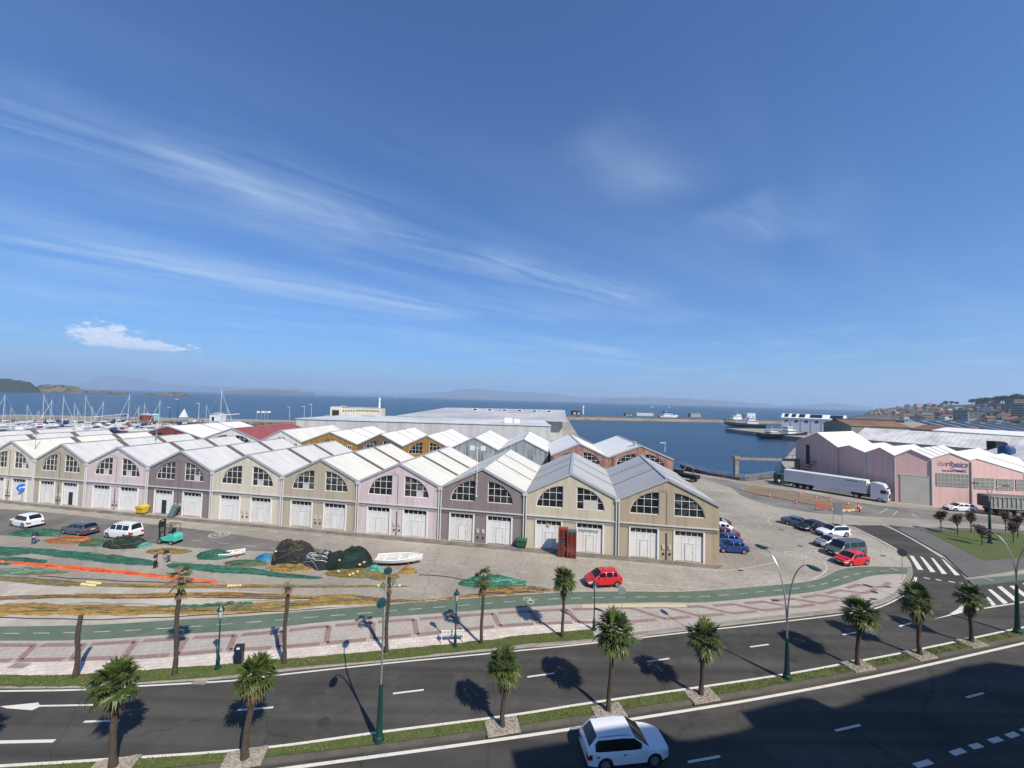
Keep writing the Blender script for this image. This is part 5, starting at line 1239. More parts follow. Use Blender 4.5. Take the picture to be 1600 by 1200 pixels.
def park(root, front, rear, src=None, z=.0):
    """stand the car on two ground points: contacts of its camera-side front and rear wheels"""
    L, Wd, wb = root_info[(src or root).name]; a, b = G(*front), G(*rear); d = (a-b).normalized(); mid = (a+b)/2
    n = Vector((-d.y, d.x, 0)); n = n if n.dot(mid) > 0 else -n
    wc = L/2-(wb[0]+wb[1])/2; p = mid+n*(Wd/2-.12)-d*wc; root.location = (p.x, p.y, z); root.rotation_euler = (0, 0, math.atan2(d.y, d.x)); return root
P_white = paint('white_paint', (.72, .73, .74)); P_red = paint('red_paint', (.5, .012, .022)); P_red2 = paint('bright_red_paint', (.6, .008, .015)); P_blue = paint('blue_paint_metallic', (.018, .055, .22), .3); P_grey = paint('grey_metallic', (.13, .145, .17), .5)
P_black = paint('black_metallic', (.012, .014, .02), .2); P_steel = paint('steel_blue_metallic', (.10, .15, .21), .4); P_van = paint('grey_green_metallic', (.10, .11, .105), .3); P_silver = paint('silver_metallic', (.4, .43, .46), .5); P_bw = paint('shaded_white', (.7, .71, .72))
suv = dict(L=4.45, Wd=1.84, H=1.6, hood=.99, belt=.96, ws=(1.15, 1.95), roof_end=3.92, tail=4.36, deck=1.1, wb=(.88, 3.55), wr=.355, glassparts=((1.55, 2.62), (2.62, 4.08)), nose=.76)
c = car('parked_car', 'white compact suv driving in the shadow on the near carriageway', P_white, clad=M_under, rails=True, **suv); c.name = 'suv_car'; root_info[c.name] = root_info.get('parked_car', (4.45, 1.84, (.88, 3.55)))
park(c, (1022, 1198), (945, 1206), z=.006)
c = car('parked_car', 'red compact hatchback parked beside the bike path', P_red, L=3.65, Wd=1.72, H=1.58, hood=1.0, belt=1.03, ws=(.72, 1.4), roof_end=3.15, tail=3.5, deck=1.08, wb=(.68, 3.05), wr=.3, glassparts=((1.1, 1.85), (1.95, 2.6), (2.68, 3.1)), nose=.7, clad=M_under); park(c, (925, 919.5), (968, 917.5))
s1 = dict(suv); s1.update(H=1.66)
csuv = car('parked_car', 'white suv parked at the far left beside green nets', P_white, **s1); park(csuv, (16, 821.5), (38, 826))
c = car('parked_car', 'grey estate car parked between the white suv and the white van', P_grey, L=4.5, Wd=1.76, H=1.45, hood=.92, belt=.95, ws=(1.15, 1.85), roof_end=3.9, tail=4.32, deck=.98, wb=(.85, 3.5), glassparts=((1.5, 2.35), (2.43, 3.2), (3.28, 4.0)), rails=True); park(c, (98, 834.5), (124.5, 838))
c = car('parked_van', 'white van with dark windows parked behind the green net heap', P_white, L=4.45, Wd=1.83, H=1.86, hood=1.08, belt=1.13, ws=(.85, 1.55), roof_end=4.2, tail=4.36, deck=1.12, wb=(.88, 3.65), glassparts=((1.25, 2.1), (2.2, 3.1), (3.2, 4.1)), nose=.78, cat='van', rails=True); park(c, (164.5, 840), (198, 844))
sedan = dict(L=4.5, Wd=1.8, H=1.45, hood=.9, belt=.95, ws=(1.15, 1.9), roof_end=3.2, tail=3.95, deck=1.02, wb=(.88, 3.55), glassparts=((1.5, 2.3), (2.38, 3.1)))
ld = 'grey-blue saloon car first in the curved car park row'
c = car('parked_car', ld, P_steel, group='cars in the curved parking row', **sedan); park(c, (1256, 826), (1236, 821.5))
c = car('parked_car', 'black saloon car between the grey-blue one and the white suv', P_black, group='cars in the curved parking row', **sedan); park(c, (1267, 831), (1286, 829))
c = car('parked_car', 'white suv with dark sunroof in the curved parking row', P_white, sunroof=True, group='cars in the curved parking row', **suv); park(c, (1293, 840), (1325.5, 839.5))
hatch = dict(L=4.0, Wd=1.74, H=1.46, hood=.92, belt=.96, ws=(.95, 1.7), roof_end=3.3, tail=3.85, deck=1.0, wb=(.78, 3.3), glassparts=((1.3, 2.05), (2.13, 2.85), (2.93, 3.35)))
ch = car('parked_car', 'silver hatchback mostly hidden behind the grey van', P_silver, group='cars in the curved parking row', **hatch); park(ch, (1293, 857), (1320, 857))
c = car('parked_van', 'dark grey-green van parked behind the red hatchback', P_van, L=4.9, Wd=1.92, H=1.93, hood=1.1, belt=1.18, ws=(.75, 1.55), roof_end=4.75, tail=4.85, deck=1.2, wb=(.95, 4.0), wr=.34, glassparts=((1.2, 2.1), (2.25, 3.3), (3.36, 4.6)), nose=.82, cat='van', group='cars in the curved parking row'); park(c, (1303, 873), (1361, 869))
c = car('parked_car', 'bright red hatchback, last in the curved parking row', P_red2, group='cars in the curved parking row', **hatch); park(c, (1326, 886), (1356, 883))
cb_ = car('parked_car', 'blue hatchback parked at the corner of the warehouse row', P_blue, group='cars beside the warehouse corner', **hatch); park(cb_, (1132, 864), (1160, 866))
for i, (fr_, re_, pt_, lb) in enumerate((((1127, 853), (1149, 854), P_blue, 'dark blue car directly behind the nearest blue hatchback'), ((1122, 843.5), (1142, 844), paint('maroon', (.09, .01, .02)), 'maroon car third in line at the warehouse corner'), ((1116, 833), (1134, 834), P_white, 'white car behind the maroon one at the warehouse corner'), ((1111, 824), (1127, 825), P_black, 'dark car farthest back at the warehouse corner'))):
    c = car('parked_car', lb, pt_, group='cars beside the warehouse corner', **(sedan if i % 2 else hatch)); park(c, fr_, re_)
c = car('parked_car', 'white estate car parked by the pink factory wall', P_white, L=4.8, Wd=1.83, H=1.46, hood=.92, belt=.97, ws=(1.2, 1.95), roof_end=4.1, tail=4.6, deck=1.0, wb=(.9, 3.75), glassparts=((1.55, 2.4), (2.5, 3.3), (3.4, 4.2))); park(c, (1491, 799), (1520, 800.5))
# ---- articulated lorry
M_tr = mat('trailer_white', (.66, .66, .65), .45, [((.55, .55, .53), .4, (.5, .8))]); M_cab = paint('cab_white', (.72, .72, .72))
ra_, rb_ = G(1371, 785.5), G(1262, 767)
d_ = (ra_-rb_).normalized(); n_ = Vector((-d_.y, d_.x, 0)); n_ = n_ if n_.dot(ra_) > 0 else -n_
tail_, nose_ = G(1236, 757.5), G(1388, 787); Lt = (nose_-tail_).length
lorry = empty('articulated_lorry', tuple(nose_+n_*1.2), math.atan2(d_.y, d_.x), 'white articulated lorry with long box trailer beside the pink factory', 'lorry')
cabL = 2.75
q = MB(); q.box((-(cabL+.55+(Lt-cabL-.55)/2), 0, 2.62), (Lt-cabL-.55, 2.5, 2.75)); tro = q.build('trailer_box', M_tr, lorry, bevel=.05)
q = MB(); q.box((-cabL-.45, 0, 2.9), (.2, 1.9, 1.3)); q.build('cooling_unit', M_tr, lorry)
for sd in (-1, 1):
    q = MB(); q.box((-(Lt*.5), sd*1.18, .95), (Lt*.36, .05, .5)); q.build('side_skirt', M_tr, lorry)
    for x in (-1.25, -5.0, -Lt+4.7, -Lt+3.4, -Lt+2.1): wheel(lorry, (x, sd*1.07), .5, .3, sd)
q = MB(); q.box((-Lt/2-.3, 0, .95), (Lt-1.6, .9, .35)); q.build('chassis', M_under, lorry)
q = MB(); q.yprism([(0, .45), (0, 1.9), (-.12, 2.5), (-.35, 3.0), (-.75, 3.65), (-1.9, 3.85), (-2.72, 3.7), (-2.72, .5)][::1], -1.22, 1.22); q.build('cab', M_cab, lorry, fix=True, bevel=.06)
q = MB(); q.add([(.02, -1.1, 1.75), (.02, 1.1, 1.75), (-.3, 1.05, 2.78), (-.3, -1.05, 2.78)], [(0, 1, 2, 3)]); q.build('windscreen', M_cgl, lorry)
for sd in (-1, 1):
    q = MB(); q.box((-.75, sd*1.235, 2.15), (.85, .02, .7)); q.build('side_window', M_cgl, lorry)
    q = MB(); q.box((.0, sd*1.38, 2.2), (.16, .2, .7)); q.build('wing_mirror', M_under, lorry)
    q = MB(); q.box((.02, sd*.9, .8), (.05, .4, .22)); q.build('headlight', M_hl, lorry)
q = MB(); q.box((.03, 0, 1.2), (.04, 1.5, .75)); q.build('grille', M_under, lorry); q = MB(); q.box((-.12, 0, 2.95), (.3, 2.2, .1), 0, 0); q.build('sun_visor', M_cgl, lorry)
q = MB(); q.box((-cabL-3.0, -1.262, 3.55), (2.2, .01, .22)); q.build('trailer_mark', mat('grey_mark', (.2, .22, .26), .6), lorry)
# ---- tipper semi-trailer on the right
g = G(1551, 806); tp_ = empty('tipper_trailer', tuple(g+Vector((0, 1.3, 0))), -.14, 'grey ribbed tipper trailer parked at the right edge', 'trailer'); M_gt = mat('tipper_grey', (.30, .30, .27), .6, [((.2, .2, .18), 1, (.45, .7))])
q = MB(); q.box((6.2, 0, 2.45), (12.4, 2.5, 2.1)); q.build('tipper_body', M_gt, tp_)
q = MB()
for k in range(17): q.box((.5+k*.72, -1.3, 2.45), (.22, .12, 2.05))
for z_ in (1.42, 3.5): q.box((6.2, -1.31, z_), (12.5, .16, .18))
q.build('rib', M_gt, tp_); q = MB(); q.box((6.2, 0, 1.1), (12, 1, .35)); q.build('chassis', M_under, tp_); q = MB(); q.box((-.03, 0, 2.45), (.06, 2.3, 1.9)); q.build('tailgate', mat('dark_gate', (.05, .05, .055), .6), tp_)
q = MB(); q.box((6.2, 0, 3.56), (12.2, 2.4, .06)); q.build('tarpaulin', mat('tarp_grey', (.12, .13, .12), .8), tp_)
for x in (1.6, 2.95, 4.3, 5.6, 10.2):
    for sd in (-1, 1): wheel(tp_, (x, sd*1.1), .5, .3, sd)
# ---- small dark lorry behind the salmon warehouse, green skip by the trailer
g = G(1068, 752); tk = empty('loader_truck', tuple(g+Vector((0, 3, 0))), 2.2, 'small dark loader truck half hidden by the last warehouse', 'truck')
q = MB(); q.box((0, 0, 1.5), (2, 2.1, 2)); q.build('cab', P_black, tk, bevel=.1); q = MB(); q.box((-3, 0, 1.2), (4.2, 2.1, .9)); q.build('load_bed', M_under, tk); q = MB(); q.box((.2, 0, 1.95), (1.7, 2.14, .6)); q.build('cab_window', M_cgl, tk); q = MB(); q.tube([(-1, 0, 1.5), (-2.2, 0, 3.8), (-4.2, 0, 3.2)], .15, 6); q.build('loading_arm', P_silver, tk)
for x in (0, -4):
    for sd in (-1, 1): wheel(tk, (x, sd*.95), .42, .25, sd)
g = G(1229, 757); sk = empty('skip', tuple(g+Vector((0, 1.5, 0))), -.2, 'dark green container behind the lorry trailer', 'container'); q = MB(); q.box((0, 0, 1.25), (3.0, 2.2, 2.3)); q.build('container_body', mat('dark_green', (.012, .06, .035), .6), sk, bevel=.04)
q = MB()
for k in range(6): q.box((-1.3+k*.52, -1.12, 1.25), (.1, .06, 2.2))
q.build('rib', bpy.data.materials['dark_green'], sk)
# ---- bins beside the warehouses
def dumpster(px, py, rz, col, lid, label, s=1.0):
    b = G(px, py); root = empty('dumpster', tuple(b+Vector((0, .5*s, 0))), rz, label, 'dumpster'); m_ = mat(label.split()[0]+'_plastic', col, .5, [(tuple(k*.8 for k in col), 2, (.5, .8))])
    q = MB(); vs = []
    for z_, x, y in ((.18, .58, .38), (1.05, .72, .52)): vs += [(-x*s, -y*s, z_*s), (x*s, -y*s, z_*s), (x*s, y*s, z_*s), (-x*s, y*s, z_*s)]
    q.add(vs, [(3, 2, 1, 0), (0, 1, 5, 4), (1, 2, 6, 5), (2, 3, 7, 6), (3, 0, 4, 7)]); q.build('bin_body', m_, root, bevel=.03)
    q = MB(); q.yprism([(-.74*s, 1.05*s), (.74*s, 1.05*s), (.7*s, 1.2*s), (0, 1.3*s), (-.7*s, 1.2*s)], -.54*s, .54*s); q.build('lid', mat(label.split()[0]+'_lid', lid, .5), root, fix=True)
    q = MB(); q.box((0, -.55*s, .95*s), (1.5*s, .06, .08)); q.build('handle_bar', m_, root)
    for sx in (-1, 1):
        for sy in (-1, 1):
            q = MB(); q.tube([(sx*.5*s-.03, sy*.3*s, .09*s), (sx*.5*s+.03, sy*.3*s, .09*s)], .09*s, 10); q.build('wheel', M_tyre, root)
    return root
dumpster(217, 804, -.2, (.62, .42, .02), (.6, .45, .03), 'yellow dumpster between the lilac and the mauve warehouse', 1.0)
dumpster(815, 857.5, -.15, (.03, .11, .055), (.04, .13, .06), 'green dumpster in front of the mauve and cream warehouse corner', 1.0)
g = G(268, 809); ob = empty('tilted_bin', tuple(g+Vector((0, .3, 0))), .2, 'slate blue waste container leaning against the mauve warehouse', 'container'); m_ = mat('slate_plastic', (.10, .15, .17), .6)
q = MB(); tl_ = Matrix.Rotation(.35, 3, 'Y'); q.box((0, 0, .88), (.7, .8, 1.6), 0, 0, tl_); q.build('bin_body', m_, ob, bevel=.05); q = MB(); q.box((.3, 0, 1.66), (.8, .9, .1), 0, 0, tl_); q.build('lid', m_, ob)
# ---- pallet stacks
M_pr1 = mat('red_pallet', (.30, .045, .03), .8, [((.2, .04, .03), 2, (.4, .7))]); M_pr2 = mat('blue_grey_pallet', (.07, .12, .15), .8)
def pallets(px, py, n, label, rz, bluetop):
    b = G(px, py); root = empty('pallet_stack', tuple(b+Vector((0, .5, 0))), rz, label, 'pallet stack', 'pallet stacks'); ps = []
    for k in range(n):
        q = MB(); z_ = .0+k*.17
        for i in range(5): q.box((0, -.45+i*.225, z_+.14), (1.15, .12, .025))
        for i in range(3): q.box((-.5+i*.5, 0, z_+.07), (.09, 1.0, .09)); q.box((-.5+i*.5, 0, z_+.012), (.12, 1.0, .02))
        q.build('pallet', M_pr2 if (k in bluetop) else M_pr1, root)
pallets(880, 871, 20, 'left stack of red pallets before the cream warehouse', -.1, (3, 9, 10, 13)); pallets(893.5, 873, 19, 'right stack of red pallets with grey-blue pallet on top', -.1, (18, 17))
# ---- forklift
g = G(257, 851); fk = empty('forklift', tuple(g+Vector((0, .6, 0))), math.pi-.15, 'turquoise forklift with black mast on the quay', 'forklift'); M_tq = mat('turquoise_paint', (.07, .42, .33), .5)
q = MB(); q.yprism([(-1.45, .4), (-1.45, 1.0), (-1.2, 1.25), (-.35, 1.25), (-.2, .8), (.75, .75), (.9, .4)], -.55, .55); q.build('body', M_tq, fk, fix=True, bevel=.05)
q = MB(); q.box((-.35, 0, 1.35), (.45, .5, .12)); q.box((-.6, 0, 1.6), (.1, .5, .5)); q.build('seat', M_under, fk)
q = MB()
for sd in (-.5, .5): q.tube([(-1.15, sd, 1.2), (-.9, sd, 2.35), (.35, sd, 2.35), (.75, sd, .8)], .035, 5)
for x in (-.9, -.5, -.1, .3): q.tube([(x, -.5, 2.35), (x, .5, 2.35)], .03, 4)
q.build('roll_cage', M_under, fk); q = MB()
for sd in (-.32, .32): q.box((1.05, sd, 1.45), (.14, .1, 2.7))
for z_ in (.4, 1.2, 2.0, 2.75): q.box((1.05, 0, z_), (.1, .7, .1))
q.box((1.16, 0, 2.2), (.05, .8, .7)); q.build('mast', M_under, fk)
for sd in (-.25, .25):
    q = MB(); q.box((1.7, sd, .18), (1.05, .11, .05)); q.box((1.2, sd, .5), (.06, .11, .6)); q.build('fork', M_ls, fk)
for x, r_ in ((.65, .34), (-1.0, .27)):
    for sd in (-1, 1): wheel(fk, (x, sd*.55), r_, .22, sd)
# ---- red-white construction barriers and cones on the island
M_or = mat('barrier_orange', (.62, .09, .04), .6); M_yl = mat('cream_block', (.6, .5, .28), .8)
for (px, py, lb) in ((1281, 796, 'orange barrier on the island kerb, left of two side by side'), (1290, 797.5, 'orange barrier on the island kerb, right of two side by side')):
    g = G(px, py, .14); rt = empty('barrier', tuple(g), -.25, lb, 'barrier', 'orange barriers'); q = MB()
    for z_ in (.55, 1.0): q.box((0, 0, z_), (1.5, .06, .16))
    for k in range(5): q.box((-.6+.3*k, 0, .75), (.06, .04, .5))
    q.build('panel', M_or, rt)
    for sx in (-.65, .65):
        q = MB(); q.box((sx, 0, .5), (.08, .08, 1.0)); q.box((sx, 0, .03), (.12, .5, .06)); q.build('leg', M_or, rt)
for i, (px, py) in enumerate(((1341, 796), (1325, 789), (1244, 787), (1202, 776), (1250, 773), (1275, 779), (1298, 783), (1344, 799))):
    g = G(px, py, .1); rt = empty('traffic_cone', tuple(g), 0, ['tall red-white cone at the right tip of the soil island', 'orange cone just behind the right tip of the soil island', 'orange cone at the near kerb of the island', 'orange cone at the far left of the island', 'orange cone on the far kerb near the lorry tail', 'orange cone on the far kerb below the lorry middle', 'orange cone on the far kerb below the lorry cab', 'lower red-white cone at the island tip beside the tall one'][i], 'traffic cone', 'cones around the soil island'); s_ = 1.9 if i in (0, 7) else 1.0
    q = MB(); q.tube([(0, 0, .03), (0, 0, .7*s_)], [.17*s_**.5, .04], 10); q.build('cone', M_or, rt); q = MB(); q.box((0, 0, .02), (.4, .4, .04)); q.build('base', M_or, rt); q = MB(); q.tube([(0, 0, .3*s_), (0, 0, .45*s_)], [.135*s_**.5, .1*s_**.5], 10); q.build('white_band', M_white, rt)
blkl = ['leftmost of five', 'second from the left of five', 'middle one of five', 'second from the right of five', 'rightmost of five']
blk = [(1303, 797), (1311, 798.5), (1318, 799), (1326, 799), (1332, 798)]
for i, (px, py) in enumerate(blk):
    q = MB(); q.box((0, 0, .15), (1.0, .3, .3), .1*i); o = q.build('kerb_block', M_yl, bevel=.02); o.location = tuple(G(px, py, .1)); tag(o, 'cream concrete kerb block at the island tip, '+blkl[i], 'kerb block', 'cream blocks on the island edge')
# floodlight mast on the mauve warehouse
px_ = xat(743); pm = fO+fd*px_-Vector((fd.y*-1, fd.x, 0))*(-.0)+Vector((.17, -.98, 0))*(.0)
nf = Vector((fd.y, -fd.x, 0)); pm = pm+nf*.3
fm = empty('floodlight_mast', (pm.x, pm.y, 4.0), YAW, 'thin floodlight mast with two square lamps on the lilac and mauve facade', 'floodlight mast'); zt = HZ(pm, 743, 700)-4.0
q = MB(); q.tube([(0, 0, 2.0), (0, 0, zt+.3)], .045, 6); q.box((0, .12, 2.1), (.15, .3, .15)); q.box((0, .12, 4), (.1, .3, .1)); q.build('mast', M_white, fm)
for sx in (-.75, .75):
    q = MB(); q.box((sx, 0, zt), (.62, .16, .6)); q.box((sx/2, 0, zt), (.75, .05, .05)); q.build('floodlight', M_white, fm)
# aerial masts on the roofs
for px, p0, p1, nm in ((54, 712, 667, 'thin aerial mast over the valley of the tan and cream roofs'), (243, 694, 668, 'white aerial pole on the grey roof ridge by the mauve gable')):
    g = GD(px, p0, 67 if px < 100 else 70); top = GD(px, p1, g.y); q = MB(); q.tube([(0, 0, 0), (0, 0, top.z-g.z)], .04, 5); q.box((0, 0, 1.0), (.3, .1, .6)); o = q.build('aerial', M_ls); o.location = tuple(g); tag(o, nm, 'aerial')
# ---------------------------------------------------------------- fishing nets, floats, boat, people on the quay
def net_mat(name, c1, c2, c3):
    return mat(name, c1, .95, [(c2, 1.1, (.42, .6)), (c3, 3.2, (.5, .62)), (tuple(k*.45 for k in c1), 7, (.5, .66))], detail=7, bump=1, bscale=14, stretch=(.45, 1.6, 1))
N_green = net_mat('green_net', (.022, .105, .065), (.05, .16, .11), (.012, .05, .035)); N_amber = net_mat('amber_net', (.30, .175, .04), (.36, .235, .07), (.19, .115, .04)); N_orange = net_mat('orange_net', (.62, .10, .03), (.7, .17, .06), (.5, .12, .05))
N_black = net_mat('black_net', (.018, .02, .022), (.032, .034, .035), (.012, .02, .018)); N_dgreen = net_mat('dark_green_net', (.01, .022, .018), (.014, .036, .026), (.008, .01, .01)); N_mix = net_mat('mixed_net', (.15, .12, .04), (.04, .13, .08), (.24, .15, .05))
N_olive = net_mat('olive_net', (.15, .13, .06), (.1, .12, .06), (.24, .19, .09)); N_teal = net_mat('teal_net', (.09, .30, .22), (.15, .36, .28), (.05, .2, .15)); M_float = mat('yellow_float', (.6, .52, .22), .5, [((.4, .33, .12), 2, (.5, .8))]); M_rope = mat('dark_rope', (.035, .03, .027), .9)
N_green2 = net_mat('light_green_net', (.04, .17, .11), (.06, .2, .14), (.025, .11, .07)); N_purp = net_mat('brown_net', (.11, .085, .075), (.16, .12, .09), (.07, .055, .05))
def mound(label, px, py, rx, ry, h, m_, seed, name='net_pile', rz=0, floats=0, m2=None, peak=1.6, z=0, group='net heaps on the quay'):
    rnd = random.Random(seed); g = G(px, py); root = empty(name, (g.x, g.y+ry*.75, z), rz, label, 'fishing net', group)
    mb = MB(); nr_, na = 16, 44; vs = []
    def hgt(x, y):
        r = math.hypot(x/rx, y/ry); big = h > 1.0
        n = mnoise.noise(Vector((x*.55+seed*3, y*.55, seed)))*.5+mnoise.noise(Vector((x*1.6, y*1.6+seed, 2)))*.28+mnoise.noise(Vector((x*4.5, y*4.5, seed)))*.12+mnoise.noise(Vector((x*10, y*10, seed)))*.05
        return max(-.02, h*(max(0, 1-r**(3.2 if big else peak)))**(.5 if big else .62)*(.95+n*(.6 if big else 1.0))+.03*(1-r))
    for i in range(nr_+1):
        for k in range(na):
            a = 2*math.pi*k/na; e = 1+.22*mnoise.noise(Vector((math.cos(a)*1.3+seed, math.sin(a)*1.3, 0)))+.07*mnoise.noise(Vector((math.cos(a)*5+seed, math.sin(a)*5, 0)))
            r = i/nr_*e; x, y = rx*r*math.cos(a), ry*r*math.sin(a); vs.append((x, y, hgt(x/e, y/e)))
    mb.add(vs, [(i*na+k, (i+1)*na+k, (i+1)*na+(k+1) % na, i*na+(k+1) % na) for i in range(nr_) for k in range(na)]); mb.build('net_heap', m_, root, smooth=True, angle=50)
    s = MB()
    for k in range(34):
        a = rnd.uniform(0, 6.28); b = a+rnd.uniform(.6, 2.2); pts = []
        r0, r1 = rnd.uniform(.2, 1.0), rnd.uniform(.3, 1.08)
        for j in range(9):
            t = j/8; aa = a+(b-a)*t; rr = r0+(r1-r0)*t; x, y = rx*rr*math.cos(aa), ry*rr*math.sin(aa); pts.append((x, y, hgt(x, y)+.03))
        s.tube(pts, rnd.uniform(.012, .035), 4)
    s.build('net_strands', m2 or m_, root)
    for k in range(floats):
        a = rnd.uniform(3.6, 5.8); rr = rnd.uniform(.55, 1.0); x, y = rx*rr*math.cos(a), ry*rr*math.sin(a); q = MB(); rads = [.02, .09, .13, .09, .02]
        q.tube([(x+(-.17+.085*j), y, hgt(x, y)+.16) for j in range(5)], rads, 8); q.build('float', M_float, root, smooth=True)
    return root
mound('flat dark green net heap in front of the far left white suv', 45, 837, 3.6, 1.2, .45, N_green, 1); mound('flat green and orange net heap below the grey estate car', 100, 849, 3.2, 1.1, .4, N_mix, 2, m2=N_orange)
mound('long low green net heap left of the big brown-green one', 142, 853, 2.2, .9, .45, N_green, 3, m2=N_mix); mound('large brown and green net heap in front of the white van', 186, 857, 2.3, 1.1, 1.05, N_dgreen, 4, m2=N_mix)
mound('light teal rope coil right of the brown-green heap', 216, 856, .9, .7, .6, N_teal, 5); mound('flat amber and green net heap beside the two workers', 255, 865, 2.6, .8, .22, N_mix, 6, m2=N_amber)
mound('round green net coil right of the forklift', 326, 874, 2.0, 1.1, .75, N_green, 7); mound('low mixed net patch left of the blue tarpaulin', 378, 884, 2.4, .8, .25, N_mix, 8, m2=N_green)
mound('tall black net pile with green and yellow top, left one of three', 449, 884, 2.5, 1.6, 2.3, N_black, 21, floats=1, m2=N_olive); mound('lower black net pile with grey ropes, middle one of three', 490, 890, 1.9, 1.2, 1.5, N_black, 10, m2=M_zinc)
mound('black net pile with twin peaks and yellow floats, right one of three', 541, 893, 2.5, 1.5, 2.0, N_dgreen, 11, floats=3, m2=N_black); mound('blue tarpaulin bundle left of the black piles', 410, 877, 1.3, .8, .6, mat('blue_tarp', (.02, .13, .3), .6, [((.03, .2, .25), 1, (.4, .7))]), 12, name='tarpaulin')
mound('amber net spread under the black net piles', 450, 893, 2.6, .8, .5, N_amber, 13, m2=N_mix); mound('amber net with yellow floats under the right black pile', 552, 902, 3.2, .9, .5, N_mix, 14, floats=4, m2=N_amber)
mound('light teal net clump left of the white boat', 584, 897, 1.3, .7, .65, N_teal, 15); mound('small bright amber net clump right under the white boat', 636, 897, 1.0, .5, .6, N_amber, 16)
mound('green net heap with amber skirt near the parked red car', 770, 918, 3.6, 1.2, .7, N_green, 17, m2=N_teal); mound('amber and brown net heap beside the bike path near the red car', 815, 927, 3.4, .7, .35, N_amber, 18, m2=N_purp); mound('dull amber net clump behind the tall lamp', 598, 906, 1.5, .7, .4, N_mix, 19, m2=N_amber)
def netstrip(label, pix_a, pix_b, m_, seed, h=.18, m2=None):
    h *= .6
    """long net laid out over the quay: outline by its two edges"""
    A, B = match(pl(pix_a, 0, 0, 0, .8), pl(pix_b, 0, 0, 0, .8), 170); rows = 9; vs = []; c = A[0]
    root = empty('net_strip', tuple(c), 0, label, 'fishing net', 'nets laid out in long strips')
    for i, (p, q) in enumerate(zip(A, B)):
        w_ = (p-q).length; e1, e2 = .25*mnoise.noise(p*.35+Vector((seed, 0, 0)))+.12*mnoise.noise(p*1.7), .25*mnoise.noise(q*.35+Vector((0, seed, 0)))+.12*mnoise.noise(q*1.7)
        taper = min(1, i/4, (170-i)/4)
        for r in range(rows):
            t = r/(rows-1); x = p.lerp(q, .5+(t-.5)*(1+e1*2 if t < .5 else 1+e2*2)*max(.15, taper)); hh = h*math.sin(math.pi*t)**.5*(.55+1.1*abs(mnoise.noise(Vector((x.x*.5, x.y*3.2, seed))))+.5*mnoise.noise(Vector((x.x*2, x.y*6, seed))))
            vs.append((x.x-c.x, x.y-c.y, .012+max(0, hh))) 
    mb = MB(); mb.add(vs, [(i*rows+r, i*rows+r+1, (i+1)*rows+r+1, (i+1)*rows+r) for i in range(170) for r in range(rows-1)]); mb.build('net', m_, root, smooth=True, angle=70)
    s = MB(); rnd = random.Random(seed)
    for k in range(11):
        t0 = rnd.uniform(.03, .97); i0 = rnd.randrange(0, 90); i1 = min(170, i0+rnd.randrange(50, 110)); pts = []
        for i in range(i0, i1, 4):
            t = t0+.12*math.sin(i*.09+k); x = A[i].lerp(B[i], max(0, min(1, t))); pts.append((x.x-c.x, x.y-c.y, .03+h*(.8+.25*math.sin(i*.3))))
        s.tube(pts, rnd.choice((.015, .025, .035)), 4)
    s.build('net_rope', m2 or m_, root)
netstrip('long double green net running along the quay past the workers', [(-40, 853), (0, 855), (60, 858), (120, 862), (240, 874)], [(-40, 865), (0, 867), (50, 866), (120, 873), (245, 886)], N_green, 31, m2=N_green2)
netstrip('green net strip continuing right from the two workers', [(262, 879), (330, 884), (400, 889), (455, 897), (505, 902)], [(258, 887), (320, 893), (400, 898), (455, 903), (505, 905)], N_green, 32, m2=N_green2)
netstrip('short green net strip at the left edge below the long one', [(-40, 872), (0, 872), (40, 872), (75, 877)], [(-40, 884), (0, 883), (30, 880), (72, 880)], N_green, 33)
netstrip('bright orange net strip across the left of the quay', [(-30, 875), (0, 876), (60, 881), (180, 892), (260, 900), (335, 908)], [(-30, 881), (0, 881), (60, 885.5), (180, 896.5), (260, 904.5), (345, 912)], N_orange, 34, .25)
netstrip('thin olive net strip left of the orange one with yellow floats', [(-40, 896), (0, 899), (90, 906), (160, 912), (300, 914), (400, 914), (560, 915), (640, 915)], [(-40, 904), (0, 907), (90, 915), (160, 917), (300, 919), (400, 919), (560, 918), (640, 918)], N_olive, 35, m2=N_amber)
netstrip('faded teal net spread at the left edge', [(-40, 886), (0, 888), (60, 889), (110, 893)], [(-40, 896), (0, 898), (50, 899), (105, 896)], N_olive, 42, .08, N_teal)
netstrip('brown and amber net strip, upper one of the two long amber strips', [(-40, 932), (0, 932), (100, 929), (200, 929), (300, 927), (400, 928), (480, 932), (540, 930), (600, 936), (680, 938)], [(-40, 938), (0, 937), (100, 935), (200, 936), (300, 934), (400, 936), (480, 936), (540, 938), (600, 943), (680, 941)], N_purp, 36, .2, N_amber)
netstrip('broad amber net strip beside the bike path, lower one', [(-40, 944), (0, 943), (100, 944), (200, 946), (300, 946), (400, 941), (460, 938), (540, 931), (590, 940)], [(-40, 964), (0, 963), (100, 962), (200, 962), (300, 960), (400, 957), (440, 952), (540, 945), (600, 947)], N_amber, 37, .3, N_olive)
netstrip('green net patch lying on the amber strip', [(245, 950), (300, 949), (350, 945), (395, 942)], [(245, 953), (300, 953), (350, 950), (395, 946)], N_green, 38, .4)
netstrip('amber net tail running up to the heap near the red car', [(600, 940), (680, 937), (740, 928), (790, 922), (840, 916)], [(600, 946), (680, 943), (740, 935), (790, 933), (858, 927)], N_purp, 39, .2, N_amber)
